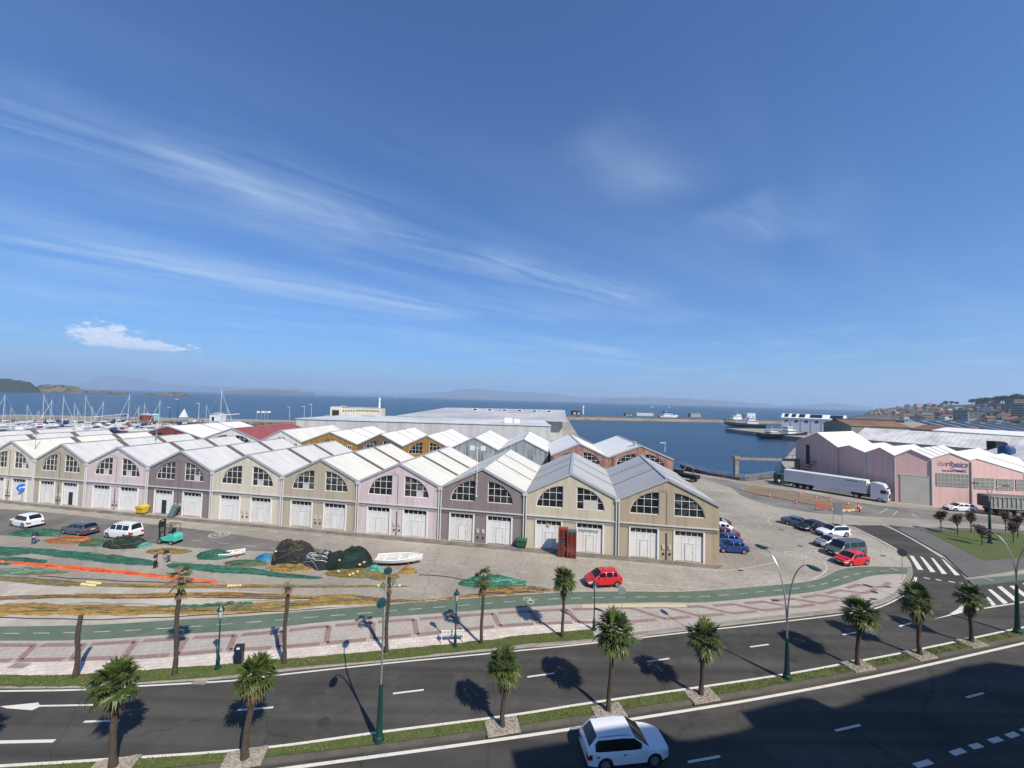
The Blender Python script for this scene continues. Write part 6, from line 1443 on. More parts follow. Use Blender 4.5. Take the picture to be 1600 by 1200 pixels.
for k, (ppx, nm) in enumerate((([(-20, 965), (60, 966), (120, 968), (200, 966.5), (300, 962), (400, 957), (500, 951), (590, 945)], 'long dark rope lying along the edge of the bike path'), ([(60, 900), (160, 906), (250, 910), (330, 911)], 'thin dark rope between the orange and olive nets'), ([(655, 898), (700, 901), (730, 907)], 'thin rope on bare concrete right of the boat'))):
    ln = pl(ppx, .04, 0, 0, .6); q = MB(); q.tube([p-ln[0]+Vector((0, .06*math.sin(i*.8), 0)) for i, p in enumerate(ln)], .04, 5); o = q.build('rope', M_rope); o.location = ln[0]; tag(o, nm, 'rope')
def floats(px0, py0, px1, py1, n, rows, label, alt=False):
    a, b = G(px0, py0), G(px1, py1); root = empty('float_row', tuple(a), 0, label, 'floats', 'rows of net floats')
    for r in range(rows):
        for k in range(n):
            p = (b-a)*(k/(n-1))+Vector((.05*r, .42*r, .13)); q = MB(); q.tube([p+Vector((-.16+.08*j, 0, 0)) for j in range(5)], [.02, .11, .15, .11, .02], 8); q.build('float', N_teal if (alt and k % 2) else M_float, root, smooth=True)
floats(128, 915, 148, 917, 6, 2, 'pale yellow floats in two rows on the olive net strip'); floats(357, 917.5, 375, 917, 5, 1, 'pale floats on the olive net strip right of the wilted palm'); floats(591, 917, 624, 917, 9, 1, 'yellow and green floats in a line behind the street lamp', True)
# ---- small boats on the quay
def hull(L_, B_, D_, n=16, rows=7, sheer=.25, transom=.75):
    """open hull, bow at +x; returns rings of points (port to starboard)"""
    R_ = []
    for i in range(n+1):
        t = i/n; x = -L_/2+L_*t; w_ = B_/2*(transom+(1-transom)*math.sin(min(1, t/.45)*math.pi/2))*(1-max(0, (t-.45)/.55)**2.2); w_ = max(w_, .01); zt = D_+sheer*max(0, (t-.3)/.7)**2; zk = .0+D_*.55*max(0, (t-.75)/.25)**2
        R_.append([(x+(L_*.05 if abs(math.cos(math.pi*k/(rows*2-2))) > .7 else 0)*max(0, (t-.6)/.4), w_*math.cos(math.pi*k/(rows*2-2))*(1 if abs(math.cos(math.pi*k/(rows*2-2))) > .9 else .98), zk+(zt-zk)*(1-math.sin(math.pi*k/(rows*2-2))**.75)) for k in range(rows*2-1)])
    return R_
def loft(rings, close_ends=True):
    n = len(rings[0]); mb = MB(); mb.add([p for r in rings for p in r], [(i*n+k, i*n+k+1, (i+1)*n+k+1, (i+1)*n+k) for i in range(len(rings)-1) for k in range(n-1)])
    if close_ends: mb.f.append(tuple(range(n))); mb.m.append(0)
    return mb
M_gel = mat('gelcoat_white', (.72, .72, .7), .35, [((.6, .6, .58), .5, (.5, .8))]); M_red_af = mat('antifouling_red', (.22, .03, .05), .7)
def rowboat(label, px, py, L_, B_, D_, rz, z=.15, inside=None):
    g = G(px, py); root = empty('open_boat', (g.x, g.y+B_*.5, z), rz, label, 'boat')
    r = hull(L_, B_, D_); n = len(r[0]); mb = loft(r)
    mb.m = [1 if sum(mb.v[i][2] for i in f)/len(f) < D_*.45 and len(f) == 4 else 0 for f in mb.f]; mb.build('hull', [M_gel, M_red_af], root, smooth=True, angle=60, fix=True)
    q = MB(); e1 = [p[0] for p in r]; e2 = [p[-1] for p in r]; q.tube(e1, .06, 6); q.tube(e2, .06, 6); q.build('gunwale', M_gel, root)
    q = MB()
    for k in range(len(r)-1):
        a, b = r[k], r[k+1]
        for sd in (0, -1):
            s = 1 if sd == 0 else -1
            q.add([a[sd], b[sd], (b[sd][0], b[sd][1]*.78, b[sd][2]-.02), (a[sd][0], a[sd][1]*.78, a[sd][2]-.02)], [(0, 1, 2, 3)])
            q.add([(b[sd][0], b[sd][1]*.78, b[sd][2]-.02), (a[sd][0], a[sd][1]*.78, a[sd][2]-.02), (a[sd][0], a[sd][1]*.7, D_*.45), (b[sd][0], b[sd][1]*.7, D_*.45)], [(0, 1, 2, 3)])
        q.add([(a[0][0], a[0][1]*.7, D_*.45), (b[0][0], b[0][1]*.7, D_*.45), (b[0][0], -b[0][1]*.7, D_*.45), (a[0][0], -a[0][1]*.7, D_*.45)], [(0, 1, 2, 3)])
    q.build('liner', inside or M_box, root)  # default grey puts the shading of a white interior into the liner colour
    for x in (-.3, .02, .25):
        q = MB(); q.box((L_*x, 0, D_*.86), (.32, B_*.74, .05)); q.build('thwart', M_gel, root)
    q = MB(); q.box((L_*.38, 0, D_+.08), (L_*.16, B_*.4, .05)); q.build('foredeck', M_gel, root)
    for sx in (-.25, .25):
        q = MB(); q.box((L_*sx, 0, -.04), (.2, 1.2, .22)); q.build('chock', M_dead, root)
    return root
rowboat('white open fishing boat with dark red keel standing on the quay', 618, 887, 4.9, 2.15, .62, .1); rowboat('small pinkish white dinghy left of the blue tarpaulin', 357, 872, 2.4, 1.1, .4, .35, .05, inside=mat('tan_inside', (.4, .3, .18), .8))
# ---- people
M_skin = mat('skin', (.42, .25, .18), .6); M_hair = mat('dark_hair', (.03, .022, .018), .8)
def person(label, px, py, facing, pose, shirt, trous, h=1.74, z=0.0):
    g = G(px, py, z); root = empty('person', tuple(g), facing, label, 'person'); k = h/1.74
    if pose == 'bend': hip, ch, nk, hd = (0, 0, .9), (.32, 0, 1.12), (.48, 0, 1.14), (.62, 0, 1.1); hands = [(.5, .2, .45), (.52, -.2, .5)]; el = [(.42, .24, .78), (.42, -.24, .8)]
    else: hip, ch, nk, hd = (0, 0, .95), (.02, 0, 1.33), (.02, 0, 1.47), (.05, 0, 1.62); hands = [(.2, .22, .95), (.12, -.25, .85)]; el = [(.02, .27, 1.12), (-.02, -.28, 1.12)]
    feet = [(.02, .12, .04), (-.05 if pose != 'walk' else -.3, -.12, .04)]; kn = [(.06, .11, .5), (.02 if pose != 'walk' else -.08, -.11, .5)]
    if pose == 'walk': feet[0] = (.3, .1, .04); kn[0] = (.2, .1, .52)
    def skin(name, V, E, Rr, m_, par):
        me = bpy.data.meshes.new(name); me.from_pydata([tuple(c*k for c in v) for v in V], E, []); o = bpy.data.objects.new(name, me); COL.objects.link(o); o.parent = par; me.materials.append(m_)
        md = o.modifiers.new('s', 'SKIN'); md.use_smooth_shade = True; s = o.modifiers.new('ss', 'SUBSURF'); s.levels = 1; s.render_levels = 2
        for i, r in enumerate(Rr): me.skin_vertices[0].data[i].radius = (r*k, r*k)
        me.skin_vertices[0].data[0].use_root = True; return o
    sh = [(ch[0], .18, ch[2]+.06), (ch[0], -.18, ch[2]+.06)]
    V = [hip, ch, nk, hd, (hd[0]+.02, 0, hd[2]+.07), sh[0], el[0], hands[0], sh[1], el[1], hands[1], kn[0], feet[0], (feet[0][0]+.16, feet[0][1], .035), kn[1], feet[1], (feet[1][0]+.16, feet[1][1], .035)]
    V += [(hands[0][0]+.06, hands[0][1], hands[0][2]-.05), (hands[1][0]+.06, hands[1][1], hands[1][2]-.05)]
    E = [(0, 1), (1, 2), (2, 3), (3, 4), (1, 5), (5, 6), (6, 7), (1, 8), (8, 9), (9, 10), (0, 11), (11, 12), (12, 13), (0, 14), (14, 15), (15, 16), (7, 17), (10, 18)]
    body = skin('body', V, E, [.13, .135, .055, .088, .08, .055, .042, .032, .055, .042, .032, .062, .042, .038, .062, .042, .038, .03, .03], M_skin, root)
    skin('shirt', [hip, ch, (nk[0], 0, nk[2]-.03), sh[0], el[0], sh[1], el[1]], [(0, 1), (1, 2), (1, 3), (3, 4), (1, 5), (5, 6)], [.15, .155, .07, .07, .058, .07, .058], shirt, root)
    skin('trousers', [(hip[0], 0, hip[2]+.02), kn[0], (feet[0][0], feet[0][1], .1), kn[1], (feet[1][0], feet[1][1], .1)], [(0, 1), (1, 2), (0, 3), (3, 4)], [.155, .082, .062, .082, .062], trous, root)
    q = MB(); c = Vector((hd[0]-.015, 0, hd[2]+.06))*k; n = 12; vs = []
    for i in range(5):
        a = math.pi/2*i/4
        for j in range(n): vs.append(c+Vector((.1*math.cos(a)*math.cos(2*math.pi*j/n), .095*math.cos(a)*math.sin(2*math.pi*j/n), .115*math.sin(a)))*k)
    q.add(vs, [(i*n+j, i*n+(j+1) % n, (i+1)*n+(j+1) % n, (i+1)*n+j) for i in range(4) for j in range(n)]); q.build('hair', M_hair, root, smooth=True)
    q = MB()
    for f in feet: q.box(((f[0]+.07)*k, f[1]*k, .045*k), (.28*k, .1*k, .09*k))
    q.build('shoes', M_under, root)
M_navyc = mat('navy_cloth', (.015, .025, .06), .9); M_blk = mat('black_cloth', (.012, .012, .014), .9); M_greyc = mat('grey_cloth', (.12, .12, .13), .9); M_jean = mat('blue_jeans', (.04, .07, .14), .9); M_hiv = mat('red_cloth', (.3, .03, .03), .9)
person('person in navy shirt and shorts standing on the green net', 242, 887, .2, 'stand', M_navyc, M_blk); person('person in dark clothes bending over the net beside another', 263, 878, math.pi-.2, 'bend', M_blk, M_greyc)
person('person in dark blue overalls bending at the far left nets', 52, 850, math.pi/2+.6, 'bend', M_navyc, M_jean); person('distant person walking on the quay by the dock wall', 1083, 743, 2.6, 'walk', M_blk, M_greyc); person('person standing at the tail of the white lorry', 1217, 759, 1.2, 'stand', M_white, M_jean)

# ---------------------------------------------------------------- marina
M_hb = mat('hull_navy', (.015, .025, .07), .3); M_hw = mat('hull_white', (.7, .7, .69), .35); M_mast = mat('mast_alloy', (.62, .62, .6), .45); M_bc = mat('blue_canvas', (.02, .05, .16), .8); M_win = mat('boat_window', (.02, .025, .03), .2); M_deck = mat('boat_deck', (.6, .57, .5), .7); M_wood = mat('dark_rock', (.12, .095, .07), .95, [((.24, .19, .13), .25, (.45, .65)), ((.05, .045, .04), .9, (.5, .7))], detail=7, bump=1, bscale=1.2)
def deck_mesh(rings, z_off=-.06):
    q = MB()
    for a, b in zip(rings[:-1], rings[1:]): q.add([(a[0][0], a[0][1], a[0][2]+z_off), (b[0][0], b[0][1], b[0][2]+z_off), (b[-1][0], b[-1][1], b[-1][2]+z_off), (a[-1][0], a[-1][1], a[-1][2]+z_off)], [(0, 1, 2, 3)])
    return q
def sailboat(name, L_, mast, hm, canvas, label, loc, rz):
    root = empty(name, loc, rz, label, 'sailing boat', 'sailing boats in the marina'); r = hull(L_, L_*.3, 1.15, 12, 5, .35, .7)
    loft(r).build('hull', hm, root, smooth=True, angle=60, fix=True); deck_mesh(r).build('deck', M_deck, root)
    q = MB(); q.yprism([(-L_*.12, 1.05), (L_*.2, 1.15), (L_*.13, 1.62), (-L_*.1, 1.62)], -L_*.085, L_*.085); cb = q.build('cabin', M_hw, root, fix=True); q = MB(); q.box((.02*L_, -L_*.087, 1.4), (L_*.2, .03, .18)); q.box((.02*L_, L_*.087, 1.4), (L_*.2, .03, .18)); q.build('cabin_window', M_win, cb)
    mp = Vector((L_*.08, 0, 1.2)); q = MB(); q.tube([mp, mp+Vector((-.15, 0, mast))], [.1, .07], 6); q.build('mast', M_mast, root)
    for f in (.45, .72):
        q = MB(); q.box(mp+Vector((-.1, 0, mast*f)), (.06, L_*.16, .05)); q.build('spreader', M_mast, root)
    q = MB(); q.tube([mp+Vector((-.1, 0, 1.0)), mp+Vector((-L_*.42, 0, 1.1))], .11, 6); q.build('boom', M_mast, root); q = MB(); q.tube([mp+Vector((-.3, 0, 1.25)), mp+Vector((-L_*.4, 0, 1.25))], [.2, .12], 6); q.build('sail_cover', canvas, root)
    q = MB()
    for e in ((L_*.5, 0, 1.5), (-L_*.48, 0, 1.2), (0, L_*.14, 1.2), (0, -L_*.14, 1.2)): q.tube([mp+Vector((-.15, 0, mast*.97)), e], .018, 3)
    q.tube([mp+Vector((-.1, 0, mast*.9)), (L_*.48, 0, 1.6)], .06, 4); q.build('rigging', M_mast, root); return root
def motorboat(name, L_, style, hm, canvas, label, loc, rz):
    root = empty(name, loc, rz, label, 'motor boat', 'motor boats in the marina'); r = hull(L_, L_*.36, 1.2, 10, 5, .5, .85)
    loft(r).build('hull', hm, root, smooth=True, angle=60, fix=True); deck_mesh(r).build('deck', M_deck, root)
    q = MB(); h = 1.0 if style else .7; q.yprism([(-L_*.1, 1.1), (L_*.28, 1.3), (L_*.12, 1.1+h), (-L_*.12, 1.1+h)], -L_*.12, L_*.12); cb = q.build('cabin', M_hw, root, fix=True)
    q = MB(); q.box((-.0*L_, -L_*.122, 1.25+h*.5), (L_*.18, .03, h*.35)); q.box((0, L_*.122, 1.25+h*.5), (L_*.18, .03, h*.35)); q.build('cabin_window', M_win, cb)
    if style == 1:
        q = MB(); q.box((-L_*.02, 0, 2.9), (L_*.22, L_*.22, .08))
        for sx in (-1, 1):
            for sy in (-1, 1): q.box((-L_*.02+sx*L_*.1, sy*L_*.1, 2.5), (.06, .06, .8))
        q.build('hard_top', M_hw, root); q = MB(); q.tube([(-L_*.1, 0, 2.9), (-L_*.1, 0, 4.6)], .04, 4); q.build('antenna', M_mast, root)
    if style == 2: q = MB(); q.box((-L_*.24, 0, 1.75), (L_*.26, L_*.3, .9)); q.build('canopy', canvas, root, bevel=.15)
    q = MB(); q.tube([(p[0][0], p[0][1], p[0][2]+.45) for p in r[5:]]+[(p[-1][0], p[-1][1], p[-1][2]+.45) for p in reversed(r[5:])], .03, 4); q.build('rail', M_mast, root); return root
sb = [sailboat('sailing_boat', 11, 15, M_hw, M_bc, '', (0, 0, 0), 0), sailboat('sailing_boat', 9, 11.5, M_hb, M_bc, '', (0, 0, 0), 0), sailboat('sailing_boat', 8, 9, M_hw, M_deck, '', (0, 0, 0), 0)]
mbs = [motorboat('motor_boat', 8, 0, M_hw, M_bc, '', (0, 0, 0), 0), motorboat('motor_boat', 9.5, 1, M_hw, M_bc, '', (0, 0, 0), 0), motorboat('motor_boat', 7, 2, M_hb, M_bc, '', (0, 0, 0), 0), motorboat('motor_boat', 7.5, 2, M_hw, mat('red_canvas', (.25, .03, .04), .8), '', (0, 0, 0), 0)]
used_ = set(); rnd = random.Random(5)
masts = [(3, 616, 'leftmost of all'), (17, 636, 'second from the left edge'), (42, 632, 'third from the left edge'), (58, 640, 'short mast left of the white hulls'), (66, 616, 'tall mast beside a lamp'), (77, 624, 'fourth tall mast from the left'), (97, 618, 'with slanting stay, above the lilac gable'), (116, 629, 'left of the pair above the lilac roof'), (121, 640, 'short mast above the lilac gable'), (132, 617, 'tall mast above the lilac roof'), (143, 634, 'behind the blue canopy'), (158, 627, 'right of the blue canopy'), (182, 645, 'short mast left of the breakwater rocks'),
         (199, 616, 'tall mast where the breakwater rocks begin'), (214, 634, 'first before the rocks'), (225, 630, 'second before the rocks'), (247, 624, 'tallest before the rocks'), (322, 632, 'pair with thin masts left of the tallest'), (344, 609, 'tallest mast of the marina, near the red roofs'), (355, 635, 'short mast right of the tallest')]
for i, (px, pt, where) in enumerate(masts):
    base = G(px, 663 if i % 2 else 668, -2.5); mh = GD(px, pt, base.y).z+2.5-1.2; k = 0 if mh > 13.5 else (1 if mh > 10 else 2); src = sb[k]; first = k not in used_; used_.add(k); sc_ = mh/(15, 11.5, 9)[k]; rz_ = rnd.choice((.9, 1.05, 1.2, -1.9, -2.1))
    loc = base-Matrix.Rotation(rz_, 3, 'Z') @ Vector((.9*sc_, 0, 0)); lb = ('white' if k != 1 else 'navy')+' sailing boat, '+where
    if first: src.location = loc; src.rotation_euler = (0, 0, rz_); src.scale = (sc_,)*3; src['label'] = lb
    else: dup(src, tuple(loc), rz_, lb, scale=sc_)
spots = [(12, 668), (20, 672), (35, 670), (52, 673), (62, 669), (70, 675), (84, 667), (92, 673), (104, 669), (112, 664), (122, 672), (130, 666), (139, 671), (152, 668), (160, 674), (168, 666), (178, 670), (187, 665), (193, 672), (206, 667), (214, 672), (222, 668), (233, 664), (241, 669), (252, 665), (262, 668), (272, 664), (286, 666), (300, 663), (312, 665), (330, 664), (345, 661), (45, 678), (15, 679), (222, 676), (238, 675), (28, 664), (48, 663), (75, 662), (98, 661), (118, 676), (134, 678), (148, 675), (160, 662), (173, 676), (183, 660), (26, 675), (90, 679), (66, 679), (200, 675), (6, 663), (248, 672), (262, 673), (210, 663)]
nm4 = ['white cabin cruiser', 'white motor boat with hard top', 'navy boat under a blue canopy', 'white boat under a red canopy']
land_m = ['at the left edge of the marina', 'above the tan warehouse roof', 'above the lilac warehouse roof', 'left of the breakwater rocks', 'in front of the breakwater rocks', 'just left of the red warehouse', 'behind the red warehouse roof']
for i, (px, py) in enumerate(spots):
    k = (i*7+i//3) % 4; b = G(px, py, -2.5); rz_ = rnd.choice((.2, .9, 1.1, -2.0, 2.9, -.3)); w_ = land_m[min(6, int(px/50))]; lb = nm4[k]+' moored '+w_
    if i < 4: k = i; lb = nm4[k]+' moored '+w_; mbs[k].location = b; mbs[k].rotation_euler = (0, 0, rz_); mbs[k]['label'] = lb
    else: dup(mbs[k], tuple(b), rz_, lb, scale=rnd.uniform(.8, 1.25))
# pontoons
for i, (a, b) in enumerate((((-20, 664), (60, 662)), ((60, 668), (190, 664)), ((0, 676), (110, 674)))):
    p, q_ = G(*a, -2.1), G(*b, -2.1); q = MB(); d = q_-p; q.box((d.x/2, d.y/2, 0), (d.length, 2, .5), math.atan2(d.y, d.x)); o = q.build('pontoon', M_deck); o.location = p; tag(o, ['floating pontoon at the left edge of the marina', 'middle pontoon between the moored boats', 'near pontoon just behind the warehouse roofs'][i], 'pontoon', 'marina pontoons')
p, q_ = G(150, 655, -1), G(199, 650, -1)
d = q_-p; q = MB(); q.box((d.x/2, d.y/2, 1.5), (d.length, 2.0, .4), math.atan2(d.y, d.x)); q.box((d.x*.95, d.y*.95, -.5), (2, 2, 4)); o = q.build('gangway', M_hw); o.location = p; tag(o, 'white sloping gangway up to the breakwater', 'gangway')
# rock breakwater along the quay arm, beach hut things on it
rk = MB(); rr_ = random.Random(3)
for k in range(420):
    t = rr_.random(); a, b = G(196, 665, -2.5), G(470, 668, -2.5); p = a.lerp(b, t)+Vector((0, rr_.uniform(0, 7), 0)); s_ = rr_.uniform(.8, 2.0); vs = []
    for j in range(8): vs.append(Vector(((1 if j & 1 else -1), (1 if j & 2 else -1), (1 if j & 4 else -1)))*s_*.5*rr_.uniform(.6, 1.1)+p+Vector((0, 0, rr_.uniform(.0, 2.3))))
    rk.add(vs, [(0, 1, 3, 2), (4, 6, 7, 5), (0, 4, 5, 1), (2, 3, 7, 6), (0, 2, 6, 4), (1, 5, 7, 3)])
o = rk.build('rocks', M_wood, fix=True); tag(o, kind='stuff')
def sbox(name, cat, label, px, py, w_, d_, h_, m_, roof=None):
    g = G(px, py); root = empty(name, tuple(g), 0, label, cat); q = MB(); q.box((0, d_/2, h_/2), (w_, d_, h_)); q.build('wall', m_, root)
    q = MB(); q.yprism([(-w_/2-.2, h_), (w_/2+.2, h_), (0, h_+w_*.18)], -.2, d_+.2); q.build('roof', roof or M_hroof2, root, fix=True); q = MB(); q.box((-w_*.2, -.04, h_*.5), (w_*.2, .08, h_*.5)); q.build('door', M_dark, root); return root
sbox('harbour_hut', 'hut', 'small brick red hut on the breakwater rocks', 224, 657, 7, 3, 3.2, mat('hut_red', (.22, .06, .045), .8)); sbox('harbour_hut', 'hut', 'small turquoise hut on the breakwater rocks', 237, 656, 4, 3, 3.0, mat('hut_turquoise', (.3, .6, .6), .7), mat('hut_roof_turq', (.4, .7, .7), .6)); sbox('harbour_hut', 'hut', 'white rounded hut beside the travel crane on the breakwater', 336, 661, 7, 4, 5.0, M_hw)
g = G(284, 652); q = MB(); q.add([(-2.2, 0, 0), (2.2, 0, 0), (2.2, 3, 0), (-2.2, 3, 0), (.3, 1.5, 6.2)], [(0, 1, 4), (1, 2, 4), (2, 3, 4), (3, 0, 4), (3, 2, 1, 0)]); o = q.build('monument', M_hw); o.location = g; tag(o, 'white pointed tent-like monument on the breakwater', 'monument')
g = G(344, 662); cr = empty('boat_crane', tuple(g), 0, 'white boat crane with level jib above the white warehouse roof', 'crane'); q = MB(); q.box((0, 0, 2.5), (1.0, 1.0, 5)); q.build('tower', M_hw, cr); q = MB(); q.tube([(-3, 0, 4.6), (11, 0, 6.0)], .35, 6); q.build('jib', M_hw, cr)
for i, (px, py, pt, nm) in enumerate(((277, 654, 624, 'tall quay lamp on the breakwater left of the white monument'), (265, 654, 637, 'short quay lamp on the breakwater'), (475, 655, 635, 'quay lamp left of the cream pier building'), (486, 655, 632, 'bare quay mast by the cream pier building'), (452, 655, 636, 'quay mast left of the grey hall end'), (310, 655, 630, 'thin quay lamp right of the monument'), (1039, 706, 692, 'quay lamp behind the salmon warehouse'))):
    g = G(px, py); h_ = HZ(g, px, pt); root = empty('quay_lamp', tuple(g), 0, nm, 'lamp post', 'lamps on the far quays'); q = MB(); q.tube([(0, 0, 0), (0, 0, h_)], [.16, .1], 6); q.build('pole', M_dk if i in (0, 1) else M_mast, root); q = MB(); q.box((-.9, 0, h_), (2.2, .5, .25)); q.build('lamp_head', M_hw, root)
for i, px in enumerate((401, 408, 413, 418)):
    g = G(px, 655); root = empty('flagpole', tuple(g), 0, ['leftmost thin flagpole with white flag on the quay', 'flagpole with a pale flag on the quay', 'flagpole with an amber flag on the quay', 'rightmost flagpole with small flag on the quay'][i], 'flagpole', 'flagpoles on the quay'); h_ = HZ(g, px, 642); q = MB(); q.tube([(0, 0, 0), (0, 0, h_)], .07, 5); q.build('pole', M_mast, root)
    q = MB(); q.add([(0, .0, h_-1.3), (1.9, .3, h_-1.4), (1.9, .3, h_-.2), (0, 0, h_)], [(0, 1, 2, 3)]); q.build('flag', M_hw if i != 2 else M_float, root)
# ---------------------------------------------------------------- harbour basin: breakwaters and ships
a = G(887, 652); 
def wallrun(name, pts, w_, z0, z1, m_, label):
    ln = resample([Vector((*p, 0)) for p in pts], 8); q = MB(); o2 = offset(ln, w_); q.prism([tuple(p[:2]) for p in ln]+[tuple(p[:2]) for p in reversed(o2)], z0, z1); return tag(q.build(name, m_), label, 'breakwater')
wallrun('breakwater', [(40, 465), (64, 468), (205, 496), (350, 508)], 3, -6, 1.5, M_quaywall, 'long low parapet of the outer breakwater across the basin')
def ship(name, label, px, py, L_, B_, D_, rz, hm, super_=(), stripe=None, masts=((0, 8),), cat='ship', z=-2.5):
    g = G(px, py, z); root = empty(name, (g.x, g.y+B_, z), rz, label, cat); r = hull(L_, B_, D_, 14, 6, D_*.45, .8); mb = loft(r)
    if stripe: mb.m = [1 if sum(mb.v[i][2] for i in f)/len(f) < D_*.4 else 0 for f in mb.f]
    mb.build('hull', [hm, stripe or hm], root, smooth=True, angle=60, fix=True); deck_mesh(r, -.3).build('deck', M_deck, root)
    for (x, l, b, h0, h1, m_) in super_:
        q = MB(); q.box((x, 0, (h0+h1)/2), (l, b, h1-h0)); so_ = q.build('superstructure', m_, root); q = MB(); q.box((x, 0, h1-.9), (l+.06, b+.06, .55)); q.build('bridge_windows', M_win, so_)
    for x, h in masts:
        q = MB(); q.tube([(x, 0, D_), (x, 0, D_+h)], [.22, .08], 6); q.box((x, 0, D_+h*.7), (.1, 2.2, .1)); q.tube([(x, 0, D_+h*.8), (x+h*.5, 0, D_+1)], .05, 4); q.build('mast', M_hw, root)
    return root
ship('tug', 'black hulled tug moored left of the white quay building', 1236, 687, 34, 8, 3.4, .12, mat('hull_black', (.012, .014, .025), .4), ((5, 6, 5, 3.2, 6.0, M_hw), (4, 4, 4, 6.0, 8.2, M_hw), (-8, 6, 5, 3.2, 4.8, M_hw)), None, ((3, 9), (-8, 5)))
ship('trawler', 'dark trawler with white wheelhouse moored at the second pier', 1172, 668, 36, 8, 3.5, 2.9, mat('hull_grey', (.06, .07, .08), .5), ((-6, 10, 6, 3.4, 7.0, M_hw), (-5, 5, 5, 7, 9.5, M_hw)), None, ((-5, 14), (8, 9)))
ship('fishing_ship', 'small red and white fishing ship at the outer breakwater', 1047, 655, 26, 7, 4.2, .1, M_hw, ((-3, 10, 6, 4, 7.5, M_hw),), M_red_af, ((-3, 9),))
ship('moored_ship', 'white ship with tall mast behind the trawler', 1160, 661, 40, 8, 4, .2, mat('hull_slate', (.1, .12, .15), .5), ((-4, 12, 6, 4, 8.5, M_hw), (-2, 6, 5, 8.5, 11, M_hw)), None, ((-2, 13), (10, 8)))
def sh(px, py, w_, d_, h_, m_, nm, lb, rm=None, cat='shed'):
    g = G(px, py); root = empty(nm, tuple(g), .12, lb, cat); q = MB(); q.box((0, d_/2, h_/2), (w_, d_, h_)); q.build('wall', m_, root); q = MB(); q.yprism([(-w_/2-.3, h_), (w_/2+.3, h_), (w_/2-.3, h_+1.0), (-w_/2+.3, h_+1.0)], -.3, d_+.3); q.build('roof', rm or m_, root, fix=True)
    q = MB()
    for k in range(max(2, int(w_/5))): q.box((-w_/2+w_*(k+.5)/max(2, int(w_/5)), -.1, h_*.45), (w_/max(2, int(w_/5))*.5, .2, h_*.6))
    q.build('door', M_hroof2, root)
sh(1046, 651.5, 14, 8, 6.5, mat('shed_blue', (.03, .14, .3), .6), 'blue_shed', 'bright blue shed on the outer breakwater above the red-white ship'); sh(1008, 650, 26, 6, 3.2, mat('tent_white', (.6, .6, .55), .7), 'long_white_shed', 'long low white shed on the outer breakwater'); sh(983, 650, 11, 6, 3.0, mat('olive_shed_mat', (.1, .12, .07), .8), 'olive_shed', 'small dark olive shed left of the long white one')
sh(901, 648.5, 12, 8, 5, mat('navy_shed_mat', (.02, .03, .07), .7), 'navy_shed', 'dark navy shed at the root of the outer breakwater'); sh(1087, 652, 16, 7, 5, mat('grey_shed_mat', (.28, .27, .24), .8), 'grey_shed', 'grey shed on the outer breakwater right of the red-white ship'); sh(1174, 656, 12, 8, 8, M_white, 'white_shed', 'white box shed behind the white ship')
g = G(911, 647); q = MB(); q.tube([(0, 0, 0), (0, 0, 9)], [1.2, 1.0], 8); q.tube([(0, 0, 9), (0, 0, 11.5), (0, 0, 12.3)], [1.5, 1.5, .2], 8); o = q.build('harbour_beacon', M_hw, smooth=True); o.location = g; tag(o, 'white harbour beacon beside the dark navy shed', 'beacon')
for i, (px, py, nm) in enumerate(((1018, 637, 'white motor yacht under way beyond the outer breakwater, left one'), (1045, 637, 'white motor yacht beyond the blue shed, right one'), (617, 623.5, 'tiny white sail far out above the pier building'))):
    b = G(px, py, -2.5); o = dup(mbs[1] if i < 2 else sb[2], tuple(b), .2, nm, group='boats far out at sea', scale=2.2 if i < 2 else 2.0)
# street furniture along the basin: parked cars as seen far off
# ---------------------------------------------------------------- far shores
def ridge(name, pts, dist, depth, m_, kind='structure', base=-3, seed=0, rough=1.0):
    """land seen far off: skyline pixels at the given distance, real depth behind and slope in front"""
    q = MB(); P = []
    xs = []; 
    for (x0, y0), (x1, y1) in zip(pts[:-1], pts[1:]):
        n = max(2, int(abs(x1-x0)/2))
        for k in range(n): xs.append((x0+(x1-x0)*k/n, y0+(y1-y0)*(.5-.5*math.cos(math.pi*k/n))))
    xs.append(pts[-1]); V = []
    prof = (0, .1, .3, .6, .85, 1.0, .7, .0)
    for j, f in enumerate(prof):
        for i, (x, y) in enumerate(xs):
            c = GD(x, y, dist); h = max(0, c.z-base); dn = dist+depth*(j/(len(prof)-1)-.7); s = dn/dist
            nz_ = 1+(.35*mnoise.noise(Vector((x*.06+seed, j*.9, seed)))+.2*mnoise.noise(Vector((x*.3, j*2.1, seed))))*rough*(1 if 0 < f < 1 else .25)
            V.append((c.x*s, dn, base+h*f*max(0, nz_)+(.0 if f else -2)))
    n = len(xs); q.add(V, [(j*n+i, j*n+i+1, (j+1)*n+i+1, (j+1)*n+i) for j in range(len(prof)-1) for i in range(n-1)])
    o = q.build(name, m_, smooth=True, angle=60); o['kind'] = kind; return o
M_fh = mat('far_hill', (.06, .075, .05), .95, [((.1, .1, .07), .002, (.4, .6))]); M_isl = mat('island_scrub', (.018, .03, .012), .95, [((.03, .042, .018), .03, (.4, .6)), ((.1, .08, .05), .02, (.64, .74))], detail=8, stretch=(1, 1, 3)); M_sand = mat('island_rock', (.16, .13, .09), .95, [((.04, .05, .02), .03, (.42, .55)), ((.3, .25, .18), .05, (.6, .7))], detail=8)
ridge('hills', [(60, 604), (130, 598), (160, 588.5), (185, 586.5), (215, 591), (260, 600), (300, 603), (345, 604), (420, 607)], 15500, 3000, M_fh, seed=1)
ridge('hills', [(250, 606), (345, 605), (440, 606), (520, 612), (560, 615), (640, 617), (690, 616)], 17500, 3000, M_fh, seed=2)
